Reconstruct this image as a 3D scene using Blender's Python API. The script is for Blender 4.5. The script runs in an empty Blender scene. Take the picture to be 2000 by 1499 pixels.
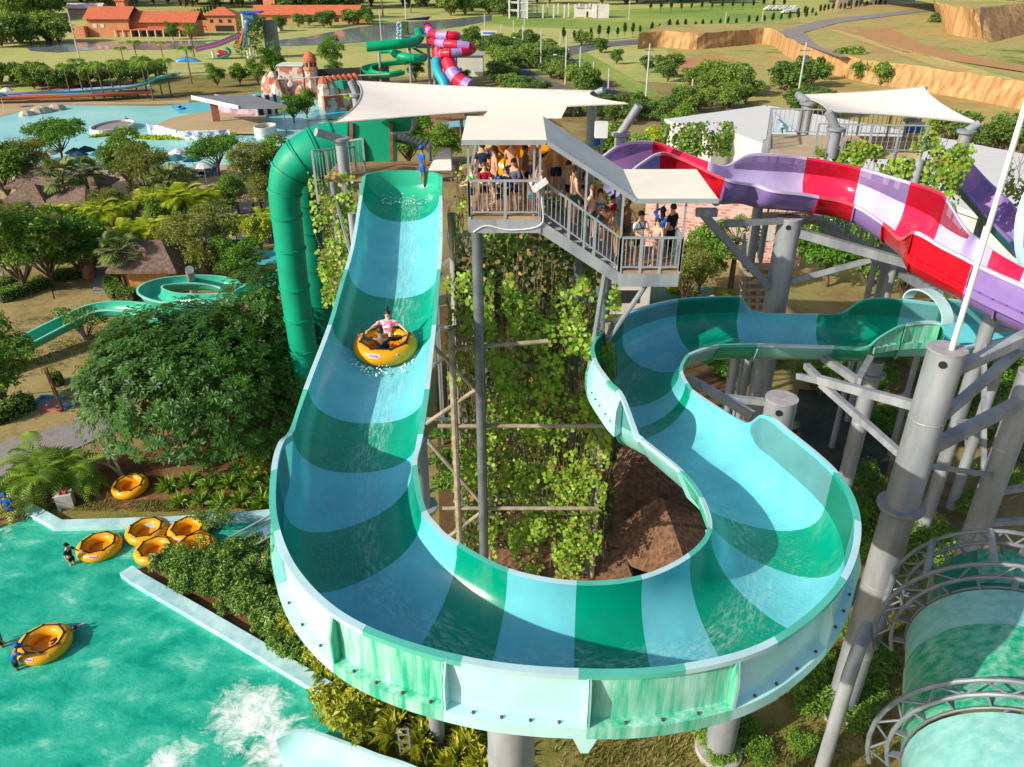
import bpy, bmesh, math, random
from mathutils import Vector, Matrix, noise
R=math.radians; PI=math.pi
random.seed(7)
S=bpy.context.scene; COL=S.collection
V=Vector
# ---------- camera model (metres, camera over the origin, looking along +Y) ----------
FL=1520.0; PIT=R(28.7); CH=24.0
def ray(px,py):
    a=(px-1000)/FL; b=(749.5-py)/FL
    return V((a, math.cos(PIT)+b*math.sin(PIT), -math.sin(PIT)+b*math.cos(PIT)))
def at(px,py,z=0.0):
    d=ray(px,py); t=(CH-z)/(-d.z); return V((d.x*t,d.y*t,z))
def atY(px,py,Y):
    d=ray(px,py); t=Y/d.y; return V((d.x*t,Y,CH+d.z*t))
# ---------- materials ----------
def nd(nt,t,**k):
    n=nt.nodes.new(t)
    for a,b in k.items():
        if a.startswith('i_'): n.inputs[a[2:].replace('_',' ')].default_value=b
        elif a.startswith('n_'): n.inputs[int(a[2:])].default_value=b
        else: setattr(n,a,b)
    return n
def c4(c): return (c[0],c[1],c[2],1)
MATS={}
def base(name):
    m=bpy.data.materials.new(name); m.use_nodes=True; nt=m.node_tree
    return m,nt,nt.nodes['Principled BSDF']
def pos(nt): return nd(nt,'ShaderNodeNewGeometry').outputs['Position']
def noi(nt,vec,scale,detail=4,rough=.55,dist=0):
    n=nd(nt,'ShaderNodeTexNoise'); n.inputs['Scale'].default_value=scale; n.inputs['Detail'].default_value=detail
    n.inputs['Roughness'].default_value=rough; n.inputs['Distortion'].default_value=dist
    nt.links.new(vec,n.inputs['Vector']); return n.outputs['Fac']
def mapv(nt,vec,sc):
    n=nd(nt,'ShaderNodeMapping'); n.inputs['Scale'].default_value=sc; nt.links.new(vec,n.inputs['Vector']); return n.outputs['Vector']
def ramp(nt,fac,stops,interp='LINEAR'):
    n=nd(nt,'ShaderNodeValToRGB'); e=n.color_ramp.elements; n.color_ramp.interpolation=interp
    while len(e)<len(stops): e.new(.5)
    for i,(p,c) in enumerate(stops):
        e[i].position=p; e[i].color=c4(c) if len(c)==3 else c
    nt.links.new(fac,n.inputs['Fac']); return n.outputs['Color']
def mixc(nt,fac,a,b,blend='MIX'):
    n=nd(nt,'ShaderNodeMix',data_type='RGBA',blend_type=blend)
    for s,x in ((0,fac),(6,a),(7,b)):
        if hasattr(x,'links'): nt.links.new(x,n.inputs[s])
        else: n.inputs[s].default_value=x if s==0 else c4(x)
    return n.outputs[2]
def bump(nt,bs,h,strength=.3,dist=.05):
    b=nd(nt,'ShaderNodeBump'); b.inputs['Strength'].default_value=strength; b.inputs['Distance'].default_value=dist
    nt.links.new(h,b.inputs['Height']); nt.links.new(b.outputs['Normal'],bs.inputs['Normal'])
def sc3(c,f): return tuple(min(1,x*f) for x in c)
def mat(name,col,rough=.55,var=.18,scale=2.5,metal=0,bmp=0,col2=None,stretch=None,spec=.4,bscale=None,lo=.35,hi=.65):
    if name in MATS: return MATS[name]
    m,nt,bs=base(name); p=pos(nt)
    v=mapv(nt,p,stretch) if stretch else p
    f=noi(nt,v,scale,5,.6)
    c=ramp(nt,f,[(lo,sc3(col,1-var)),(hi,col2 or sc3(col,1+var))])
    nt.links.new(c,bs.inputs['Base Color'])
    bs.inputs['Roughness'].default_value=rough; bs.inputs['Metallic'].default_value=metal
    bs.inputs['Specular IOR Level'].default_value=spec
    if bmp: bump(nt,bs,noi(nt,v,bscale or scale*4,4),bmp)
    MATS[name]=m; return m
def leafmat(name,dark,light,s1=.7,s2=6.0,tr=.3,third=None):
    if name in MATS: return MATS[name]
    m,nt,bs=base(name); p=pos(nt)
    a=noi(nt,p,s1,3); b=noi(nt,p,s2,2,.7)
    mx=nd(nt,'ShaderNodeMath',operation='MULTIPLY_ADD'); nt.links.new(a,mx.inputs[0]); mx.inputs[1].default_value=.75
    mb=nd(nt,'ShaderNodeMath',operation='MULTIPLY'); nt.links.new(b,mb.inputs[0]); mb.inputs[1].default_value=.35
    nt.links.new(mb.outputs[0],mx.inputs[2])
    st=[(.34,dark),(.68,light)]
    if third: st.append((.78,third))
    c=ramp(nt,mx.outputs[0],st)
    nt.links.new(c,bs.inputs['Base Color']); bs.inputs['Roughness'].default_value=.45; bs.inputs['Specular IOR Level'].default_value=.35
    t=nd(nt,'ShaderNodeBsdfTranslucent'); c2=mixc(nt,.5,c,(.30,.42,.03)); nt.links.new(c2,t.inputs['Color'])
    ms=nd(nt,'ShaderNodeMixShader'); ms.inputs[0].default_value=tr
    out=nt.nodes['Material Output']; nt.links.new(bs.outputs[0],ms.inputs[1]); nt.links.new(t.outputs[0],ms.inputs[2]); nt.links.new(ms.outputs[0],out.inputs['Surface'])
    MATS[name]=m; return m
# ---------- mesh builder ----------
ORG={}
class MB:
    def __init__(s): s.v=[]; s.f=[]; s.m=[]; s.uv=None
    def add(s,vs,fs,mi=0):
        o=len(s.v); s.v+= [V(x) for x in vs]
        for f in fs: s.f.append([o+i for i in f]); s.m.append(mi)
        return s
    def box(s,c,d,rz=0,mi=0,M=None):
        hx,hy,hz=d[0]/2,d[1]/2,d[2]/2
        m=M or Matrix.Rotation(rz,3,'Z'); c=V(c)
        vs=[c+m@V((x*hx,y*hy,z*hz)) for z in(-1,1) for y in(-1,1) for x in(-1,1)]
        return s.add(vs,[(0,2,3,1),(4,5,7,6),(0,1,5,4),(2,6,7,3),(0,4,6,2),(1,3,7,5)],mi)
    def bar(s,p,q,w,h=None,mi=0,up=(0,0,1)):
        p=V(p);q=V(q);h=h or w; d=q-p; L=d.length
        if L<1e-6: return s
        d/=L; u=V(up)
        if abs(d.dot(u))>.98: u=V((0,1,0))
        x=d.cross(u).normalized(); y=x.cross(d).normalized()
        M=Matrix((x,d,y)).transposed()
        return s.box((p+q)/2,(w,L,h),M=M,mi=mi)
    def tube(s,pts,r,n=10,cap=True,mi=0,closed=False):
        pts=[V(p) for p in pts]; N=len(pts); rs=r if isinstance(r,(list,tuple)) else [r]*N
        rings=[]; prev=None
        for i,p in enumerate(pts):
            a=pts[(i-1)%N] if (i>0 or closed) else p; b=pts[(i+1)%N] if (i<N-1 or closed) else p
            d=(b-a); d=d.normalized() if d.length>1e-9 else V((0,0,1))
            if prev is None:
                u=V((0,0,1)) if abs(d.z)<.9 else V((1,0,0))
                x=d.cross(u).normalized()
            else:
                x=prev-d*prev.dot(d); x=x.normalized() if x.length>1e-6 else d.orthogonal().normalized()
            prev=x; y=d.cross(x)
            rings.append([p+(x*math.cos(2*PI*k/n)+y*math.sin(2*PI*k/n))*rs[i] for k in range(n)])
        return s.loft(rings,cap,mi,closed)
    def loft(s,rings,cap=True,mi=0,closed=False,ringclosed=True):
        n=len(rings[0]); o=len(s.v)
        for r in rings: s.v+=[V(x) for x in r]
        N=len(rings)
        for i in range(N if closed else N-1):
            a=o+i*n; b=o+((i+1)%N)*n
            for k in range(n if ringclosed else n-1):
                k2=(k+1)%n; s.f.append([a+k,a+k2,b+k2,b+k]); s.m.append(mi)
        if cap and not closed:
            s.f.append([o+k for k in range(n)][::-1]); s.m.append(mi)
            s.f.append([o+(N-1)*n+k for k in range(n)]); s.m.append(mi)
        return s
    def lathe(s,c,prof,n=20,mi=0,axis=None,cap=True):
        c=V(c); M=axis if axis else Matrix.Identity(3)
        rings=[[c+M@V((r*math.cos(2*PI*k/n),r*math.sin(2*PI*k/n),z)) for k in range(n)] for r,z in prof]
        return s.loft(rings,cap,mi)
    def ball(s,c,r,n=10,mi=0,sx=1,sy=1,sz=1):
        c=V(c); pr=[(max(.02,math.sin(PI*i/(n//2+1)))*r,-math.cos(PI*i/(n//2+1))*r) for i in range(n//2+2)]
        rings=[[c+V((a*math.cos(2*PI*k/n)*sx,a*math.sin(2*PI*k/n)*sy,z*sz)) for k in range(n)] for a,z in pr]
        return s.loft(rings,True,mi)
    def torus(s,c,Rr,r,n=32,m=12,mi=0,M=None,sq=1):
        c=V(c); M=M or Matrix.Identity(3)
        rings=[]
        for i in range(n):
            a=2*PI*i/n; e=V((math.cos(a),math.sin(a),0))
            rings.append([c+M@(e*(Rr+r*math.cos(2*PI*k/m))+V((0,0,r*sq*math.sin(2*PI*k/m)))) for k in range(m)])
        return s.loft(rings,False,mi,closed=True)
    def poly(s,pts,mi=0): return s.add(pts,[tuple(range(len(pts)))],mi)
    def build(s,name,mats,parent=None,org=None,smooth=35,kind=None,hid=None):
        if not isinstance(mats,(list,tuple)): mats=[mats]
        o=V(ORG[parent.name]) if parent else V(org or (0,0,0))
        me=bpy.data.meshes.new(name); me.from_pydata([v-o for v in s.v],[],s.f)
        for m in mats: me.materials.append(m)
        me.polygons.foreach_set('material_index',s.m)
        if s.uv:
            ul=me.uv_layers.new(name='UVMap')
            for l in me.loops: ul.data[l.index].uv=s.uv[l.vertex_index]
        me.update()
        if smooth:
            me.polygons.foreach_set('use_smooth',[True]*len(me.polygons)); me.set_sharp_from_angle(angle=R(smooth))
        ob=bpy.data.objects.new(name,me); COL.objects.link(ob)
        if parent: ob.parent=parent
        else: ob.location=o
        ORG[ob.name]=o
        if kind: ob['kind']=kind
        return ob
def tag(o,label,cat,group=None):
    o['label']=label; o['category']=cat
    if group: o['group']=group
    return o
def thing(name,label,cat,loc=(0,0,0),group=None):
    o=bpy.data.objects.new(name,None); o.empty_display_size=.2; COL.objects.link(o); o.location=loc; ORG[o.name]=V(loc)
    return tag(o,label,cat,group)
def dup(o,loc=None,rz=None,scale=None,label=None,group=None,parent=None):
    c=o.copy(); COL.objects.link(c)
    if parent: c.parent=parent
    if loc is not None: c.location=loc
    if rz is not None: c.rotation_euler=(0,0,rz)
    if scale is not None: c.scale=scale if hasattr(scale,'__len__') else (scale,)*3
    if label: c['label']=label
    if group: c['group']=group
    for ch in list(o.children): dup(ch,parent=c)
    return c
def area(name,pts,z,m,kind='structure'):
    b=MB(); b.poly([at(x,y,z) if not isinstance(x,Vector) else x for x,y in pts]); return b.build(name,m,smooth=0,kind=kind)
def cr(P,t):
    n=len(P); i=min(max(int(t),0),n-2); f=t-i
    p0=P[max(i-1,0)];p1=P[i];p2=P[i+1];p3=P[min(i+2,n-1)]
    return [.5*(2*b+(c-a)*f+(2*a-5*b+4*c-d)*f*f+(3*b-a-3*c+d)*f**3) for a,b,c,d in zip(p0,p1,p2,p3)]
def spl(pts,k=6):
    P=[tuple(p) for p in pts]; return [V(cr(P,i/k)) for i in range((len(P)-1)*k+1)]
# ---------- world, sun, camera ----------
SUN=V((-.86,-.505,0)).normalized(); EL=R(29)
w=bpy.data.worlds.new('World'); S.world=w; w.use_nodes=True; nt=w.node_tree
sky=nt.nodes.new('ShaderNodeTexSky'); sky.sky_type='NISHITA'; sky.sun_disc=False
sky.sun_elevation=EL; sky.sun_rotation=math.atan2(SUN.x,SUN.y); sky.air_density=1.0; sky.dust_density=2.2; sky.ozone_density=1.2
bg=nt.nodes['Background']; nt.links.new(sky.outputs[0],bg.inputs[0]); bg.inputs[1].default_value=.15
sl=bpy.data.lights.new('sun','SUN'); sl.energy=5.0; sl.angle=R(.53); sl.color=(1,.92,.77)
so=bpy.data.objects.new('sun',sl); COL.objects.link(so)
so.rotation_euler=(-V((SUN.x*math.cos(EL),SUN.y*math.cos(EL),math.sin(EL)))).to_track_quat('-Z','Y').to_euler()
cam=bpy.data.cameras.new('camera'); co=bpy.data.objects.new('camera',cam); COL.objects.link(co); S.camera=co
cam.sensor_width=36; cam.sensor_fit='HORIZONTAL'; cam.lens=36*FL/2000; cam.clip_end=4000; cam.clip_start=.1
co.location=(0,0,CH); co.rotation_euler=(PI/2-PIT,0,0)
S.view_settings.view_transform='Standard'; S.view_settings.look='None'; S.view_settings.exposure=0
S.cycles.max_bounces=6; S.cycles.transparent_max_bounces=6; S.cycles.caustics_reflective=False; S.cycles.caustics_refractive=False
# shared materials
STEEL=mat('galvanised_steel',(.27,.30,.34),.5,.16,1.4,metal=.2,col2=(.40,.42,.45),stretch=(1,1,.22),bmp=.06)
STEELD=mat('dark_steel',(.16,.18,.20),.5,.2,2,metal=.3)
_nt=STEEL.node_tree; _bs=_nt.nodes['Principled BSDF']; _c=_bs.inputs['Base Color'].links[0].from_socket
_r=ramp(_nt,noi(_nt,mapv(_nt,pos(_nt),(1,1,.12)),3.2,6,.7),[(.60,(0,0,0)),(.74,(.55,.55,.55))])
_nt.links.new(mixc(_nt,_r,_c,(.20,.13,.085)),_bs.inputs['Base Color'])
WHITE=mat('white_paint',(.72,.72,.70),.5,.07,1.5)
RUST=mat('rusty_metal',(.20,.10,.05),.8,.35,6)
CONC=mat('concrete',(.42,.40,.37),.85,.18,1.6,bmp=.2)
WOOD=mat('deck_wood',(.30,.18,.09),.75,.3,2.0,stretch=(1,8,1),bmp=.2)
BLACK=mat('black_webbing',(.015,.015,.017),.6,.2)
BARK=mat('bark',(.16,.11,.075),.9,.35,3,stretch=(4,4,1),bmp=.5)
# ================= GROUND AND WATER =================
def groundmat(name,cs,s1=.05,s2=.9,bmp=.4,stops=None,s3=9):
    m,nt,bs=base(name); p=pos(nt)
    a=noi(nt,p,s1,6,.6); b=noi(nt,p,s2,5,.65); c=noi(nt,p,s3,3,.7)
    ma=nd(nt,'ShaderNodeMath',operation='MULTIPLY_ADD'); nt.links.new(a,ma.inputs[0]); ma.inputs[1].default_value=.6
    mb=nd(nt,'ShaderNodeMath',operation='MULTIPLY_ADD'); nt.links.new(b,mb.inputs[0]); mb.inputs[1].default_value=.28
    mc=nd(nt,'ShaderNodeMath',operation='MULTIPLY'); nt.links.new(c,mc.inputs[0]); mc.inputs[1].default_value=.12
    nt.links.new(mc.outputs[0],mb.inputs[2]); nt.links.new(mb.outputs[0],ma.inputs[2])
    n=len(cs); st=stops or [.36+.28*i/(n-1) for i in range(n)]
    col=ramp(nt,ma.outputs[0],list(zip(st,cs)))
    # fine mottling
    col=mixc(nt,.35,col,ramp(nt,c,[(.3,(.25,.25,.25)),(.7,(1,1,1))]),'MULTIPLY')
    nt.links.new(col,bs.inputs['Base Color']); bs.inputs['Roughness'].default_value=.95; bs.inputs['Specular IOR Level'].default_value=.1
    if bmp: bump(nt,bs,c,bmp,.08)
    return m
SOIL=groundmat('soil_ground',[(.15,.11,.05),(.29,.21,.095),(.36,.31,.12),(.20,.25,.06)],.12,1.3)
SOILD=groundmat('brown_soil',[(.10,.05,.025),(.24,.12,.055),(.32,.18,.085)],.3,2)
FIELD=groundmat('dry_field_grass',[(.22,.31,.07),(.40,.44,.13),(.53,.50,.18),(.28,.36,.09)],.012,.12,.3,s3=1.2)
MEADOW=groundmat('green_meadow',[(.16,.27,.05),(.28,.38,.08),(.46,.46,.13)],.015,.15,.3,s3=1.0)
SCRUB=groundmat('scrub_terrain',[(.12,.16,.035),(.34,.34,.09),(.48,.42,.15),(.50,.31,.13),(.30,.33,.09)],.02,.16,.4,s3=1.2)
REDDIRT=groundmat('red_dirt',[(.50,.24,.10),(.56,.29,.13),(.38,.28,.10)],.06,.4,.3,s3=2)
SOILDD=groundmat('dark_shaded_soil',[(.06,.035,.02),(.13,.08,.04),(.18,.11,.055),(.08,.09,.025)],.3,2)  # darkest soil, the shade under the tower is put into these tones
LAWN=groundmat('dry_lawn',[(.26,.20,.08),(.42,.32,.14),(.30,.27,.09)],.15,1.2,.3)
TURF=groundmat('turf',[(.13,.11,.03),(.22,.22,.055),(.34,.25,.09),(.16,.20,.04)],.25,1.6,.6)
SAND=groundmat('sand',[(.46,.34,.19),(.58,.44,.26)],.1,.8,.1)
PAVE=groundmat('paving',[(.20,.18,.17),(.34,.30,.28),(.26,.26,.28)],.25,2.0,.2)
ROAD=groundmat('asphalt_road',[(.14,.14,.15),(.22,.21,.21)],.1,1,.1)
TENNIS=groundmat('dark_green_mat',[(.03,.045,.035),(.06,.07,.05),(.12,.10,.06)],.3,2,.2)
g=MB(); n=40
g.poly([V((-1600,-60,0)),V((1600,-60,0)),V((1600,2600,0)),V((-1600,2600,0))])
g.build('ground',SOIL,smooth=0,kind='structure')
area('far_field',[(-900,168),(200,190),(700,150),(1100,150),(1500,175),(2900,230),(2900,-60),(-900,-60)],.03,FIELD)
area('green_field',[(1000,52),(1270,62),(1500,60),(1560,30),(1500,5),(1200,20),(900,35)],.07,MEADOW)
area('near_meadow',[(-100,90),(60,95),(120,104),(330,98),(560,92),(560,130),(300,135),(-100,165)],.07,FIELD)
area('roadside_lawn',[(1105,105),(1140,100),(1300,190),(1250,190),(1150,130)],.08,MEADOW)
area('scrubland',[(1290,75),(1600,88),(1760,150),(2000,190),(2300,240),(2300,330),(2000,300),(1500,215),(1330,160)],.09,SCRUB)
area('dirt_patch',[(1305,118),(1400,108),(1465,128),(1420,150),(1330,140)],.12,REDDIRT)
area('dirt_clearing',[(1505,155),(1570,150),(1600,168),(1530,178)],.12,REDDIRT)
area('access_road',[(985,125),(1005,112),(1052,150),(1130,175),(1190,195),(1150,200),(1060,175),(1000,165)],.13,ROAD)
area('country_road',[(1085,95),(1150,85),(1300,72),(1450,58),(1560,48),(1700,30),(1700,36),(1560,58),(1450,66),(1300,82),(1180,92),(1110,110),(1090,108)],.13,ROAD)
area('roadside_track',[(1070,105),(1100,100),(1200,175),(1215,185),(1190,185),(1110,130)],.14,ROAD)
# terraces of the excavated hill on the right
CLIFF=mat('cut_earth_cliff',(.44,.22,.08),.95,.3,.35,col2=(.56,.34,.15),stretch=(2.4,2.4,.12),bmp=.9,bscale=.9)
def cliff(nm,foot,top_py,zt,seed,back):
    rnd=random.Random(seed); F=[at(x,y,.1) for x,y in foot]; F=spl(F,5); b=MB(); rows=[]
    for k,h in enumerate((0,.3,.65,1)):
        r=[]
        for i,p in enumerate(F):
            d=V((p.x,p.y,0)).normalized(); j=rnd.uniform(-.5,.5)+noise.noise(p*.18)*2
            r.append(p+d*(h*zt*.45+j*(.5 if 0<k<3 else .3))+V((0,0,h*zt+ (rnd.uniform(-.25,.25) if k else 0))))
        rows.append(r)
    b.loft(rows,False,ringclosed=False)
    o=b.build(nm,CLIFF,smooth=0,kind='structure')
    t=MB(); t.poly(rows[-1]+[at(x,y,zt) for x,y in back]); t.build(nm.replace('cliff','terrace'),SCRUB,smooth=0,kind='structure')
    return rows[-1]
def zat(px,py,z): return at(px,py,z)
cliff('lower_cliff',[(1245,97),(1290,93),(1360,97),(1430,91),(1500,87),(1540,112),(1600,137),(1680,160),(1750,172),(1830,184),(1920,200),(2000,215),(2200,250)],0,4.3,3,[(2500,120),(2300,30),(1900,6),(1700,10),(1560,38),(1480,44),(1380,47),(1290,50)])
area('red_terrace',[(1672,56),(1735,55),(1800,85),(1890,108),(2010,130),(2010,142),(1880,122),(1760,100),(1690,75)],4.42,REDDIRT)
area('terrace_track',[(1520,62),(1600,40),(1830,14),(1830,20),(1640,44),(1570,64),(1600,92),(1660,112),(1640,112),(1560,84)],4.43,PAVE)
F2=[(1832,36),(1845,52),(1850,66),(1900,76),(1930,84),(1990,70),(2080,60),(2200,60)]
rows=[]; 
b=MB(); rr=random.Random(5)
Fb=spl([at(x,y,4.3) for x,y in F2],5)
for h in (0,.35,.7,1): rows.append([p+V((0,h*10+rr.uniform(-.7,.7),h*7.5+rr.uniform(-.4,.4)*(h>0))) for p in Fb])
b.loft(rows,False,ringclosed=False); b.build('upper_cliff',CLIFF,smooth=0,kind='structure')
b=MB(); b.poly(rows[-1]+[p+V((40,260,6)) for p in reversed(rows[-1])]); b.build('upper_terrace',SCRUB,smooth=0,kind='structure')
# far wooded ridge at the top left
b=MB(); rid=[]
for i in range(41):
    x=-700+i*45; rid.append(x)
rows=[]
for yy,hh in ((620,0),(680,7),(780,16),(900,22),(1100,20)):
    rows.append([V((x,yy,hh*(.55+.7*noise.noise(V((x*.004,yy*.004,3)))**2+.35*noise.noise(V((x*.01,yy*.01,8)))))) for x in rid])
b.loft(rows,False,ringclosed=False)
b.build('distant_hills',mat('hill_woods',(.05,.085,.03),.95,.45,.06,col2=(.16,.19,.07),bmp=.8),smooth=60,kind='structure')
# --- water ---
def watermat(name,cs,s=.9,bs_=3.0,foam=None,rough=.12,stretch=(1,1,1),bst=.35):
    m,nt,b=base(name); p=pos(nt); v=mapv(nt,p,stretch)
    f=noi(nt,v,s,7,.66,.35); n=len(cs)
    col=ramp(nt,f,[(.30+.42*i/(n-1),c) for i,c in enumerate(cs)])
    h=noi(nt,v,bs_,5,.6,.6)
    if foam:
        for (cx,cy,r) in foam:
            d=nd(nt,'ShaderNodeVectorMath',operation='DISTANCE'); nt.links.new(p,d.inputs[0]); d.inputs[1].default_value=(cx,cy,.1)
            mr=nd(nt,'ShaderNodeMapRange'); mr.inputs[1].default_value=r; mr.inputs[2].default_value=0; nt.links.new(d.outputs['Value'],mr.inputs[0]); mr.inputs[3].default_value=-.25; mr.inputs[4].default_value=.32
            ad=nd(nt,'ShaderNodeMath',operation='ADD'); nt.links.new(mr.outputs[0],ad.inputs[0]); nt.links.new(noi(nt,p,1.5,8,.74,.6),ad.inputs[1])
            k=ramp(nt,ad.outputs[0],[(.56,(0,0,0)),(.80,(1,1,1))])
            col=mixc(nt,k,col,(.85,.92,.90))
    nt.links.new(col,b.inputs['Base Color']); b.inputs['Roughness'].default_value=rough; b.inputs['Specular IOR Level'].default_value=.35
    bump(nt,b,h,bst,.12); return m
WZ=.10
f1=at(490,1395,WZ); f2=at(545,1465,WZ); f3=at(470,1290,WZ); f4=at(40,1010,WZ)
POOLW=watermat('pool_water',[(.0,.24,.16),(.01,.37,.25),(.05,.47,.33),(.28,.66,.50)],.55,2.6,[(f1.x,f1.y,3.6),(f2.x,f2.y,3.2),(at(330,1490,WZ).x,at(330,1490,WZ).y,1.8),(f4.x-2,f4.y-2,4.5)],stretch=(1,1.5,1))
LAGW=watermat('lagoon_water',[(.20,.54,.54),(.30,.66,.63),(.42,.72,.67)],.06,1.5,rough=.3,bst=.1)
LAGB=watermat('turquoise_water',[(.05,.45,.52),(.12,.58,.62)],.1,1.2,rough=.25,bst=.1)
PONDW=watermat('pond_surface',[(.20,.24,.27),(.30,.33,.36)],.03,.5,rough=.08,bst=.04)
area('splash_pool_water',[(-900,1130),(-300,1040),(0,1030),(60,1000),(118,1030),(330,1025),(560,1003),(640,1000),(640,1045),(560,1090),(250,1112),(300,1160),(520,1290),(660,1360),(720,1400),(690,1450),(800,1540),(800,1900),(-900,1900)],WZ,POOLW)
area('lagoon_water',[(-160,236),(0,228),(60,212),(95,205),(200,206),(300,208),(380,203),(425,196),(640,196),(640,330),(400,340),(0,320),(-160,330)],.02,LAGW)
area('turquoise_lagoon_water',[(330,206),(420,196),(560,190),(560,205),(415,218),(350,222)],.04,LAGB)
area('canal_water',[(470,190),(500,181),(560,186),(560,200),(500,205)],.06,LAGB)
area('canal_channel_water',[(615,215),(680,205),(680,230),(600,236)],.06,LAGB)
area('swimming_pool_water',[(440,490),(500,486),(560,490),(560,512),(500,520),(455,512)],.08,LAGB)
area('far_pool_water',[(860,240),(1010,225),(1020,240),(880,250)],.06,LAGB)
area('pond_water',[(50,92),(80,86),(200,82),(395,80),(420,92),(300,98),(210,96),(110,103),(60,100)],.10,PONDW)
area('long_pond_water',[(530,80),(600,72),(680,56),(760,46),(880,38),(960,30),(960,40),(900,52),(800,64),(760,78),(660,86),(560,90),(530,90)],.11,PONDW)
# sandy shores
area('sand_beach',[(-100,330),(0,318),(120,322),(230,322),(330,330),(480,320),(480,380),(330,400),(-100,400)],.05,SAND)
area('sand_island',[(300,246),(330,233),(372,222),(420,218),(520,226),(520,262),(470,262),(400,258),(320,252)],.30,SAND)
area('sand_shore',[(-60,215),(0,200),(90,196),(250,200),(370,196),(370,203),(200,205),(95,205),(60,212),(0,228),(-60,236)],.055,SAND)
area('palm_bed',[(80,196),(300,190),(560,175),(640,150),(560,140),(300,150),(80,165)],.05,TURF)
area('hut_yard',[(0,400),(330,390),(520,380),(560,470),(330,500),(0,520)],.045,PAVE)
area('lawn',[(-60,560),(95,545),(105,585),(200,560),(250,640),(150,760),(-60,780)],.05,LAWN)
area('lawn_by_pool',[(-60,800),(190,790),(200,820),(0,870),(-60,890)],.055,LAWN)
area('stone_path',[(-80,905),(0,865),(120,830),(200,815),(260,825),(140,880),(0,960),(-80,1000)],.065,PAVE)
area('garden_path',[(190,500),(230,505),(225,575),(180,575)],.065,PAVE)
area('soil_bed',[(60,985),(115,1026),(330,1020),(560,1000),(700,990),(720,900),(520,860),(300,880),(150,900)],.06,SOILD)
area('pool_edge_grass',[(70,985),(115,1024),(330,1018),(560,1000),(560,990),(330,1000),(140,990)],.07,TURF)
area('planting_bed',[(255,1112),(420,1080),(620,1060),(760,1200),(860,1420),(720,1390),(520,1280),(330,1160)],.06,SOILD)
area('turf_ground',[(860,1400),(1100,1440),(1300,1380),(1500,1250),(1700,1080),(2400,1000),(2600,1700),(700,1700)],.05,TURF)
area('dark_court',[(1560,760),(1700,770),(1745,860),(1730,930),(1640,930),(1540,880)],.07,TENNIS)  # court ground in near-black green
area('court_mat',[(1150,560),(1400,560),(1380,600),(1150,600)],.07,mat('green_court',(.12,.24,.15),.9,.2,.4))
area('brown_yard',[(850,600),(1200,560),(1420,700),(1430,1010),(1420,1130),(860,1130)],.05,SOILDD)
# pool curbs
CURB=mat('aqua_pool_curb',(.36,.66,.70),.5,.18,1.2,col2=(.55,.78,.80))
def curb(lbl,pts,wd=.55,ht=.38,z=0):
    P=[at(x,y,ht) for x,y in pts]; b=MB(); L=[];Rr=[]
    for i,p in enumerate(P):
        d=(P[min(i+1,len(P)-1)]-P[max(i-1,0)]); d.z=0; d.normalize(); nn=V((-d.y,d.x,0))*wd/2
        L.append(p+nn); Rr.append(p-nn)
    dz=V((0,0,-ht-.3))
    b.loft([[l,r,r+dz,l+dz] for l,r in zip(L,Rr)],True)
    o=b.build('pool_curb',CURB,smooth=0); tag(o,lbl,'pool curb','pale aqua curbs of the splash pool'); return o
curb('pale aqua curb along the soil bank under the lone yellow raft',[(46,985),(112,1022),(200,1020),(330,1016),(480,1006),(620,992)])
curb('long pale aqua curb running beside the planted shrubs',[(246,1112),(268,1128),(380,1192),(500,1262),(640,1345),(700,1385),(668,1425)],.6)
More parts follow.
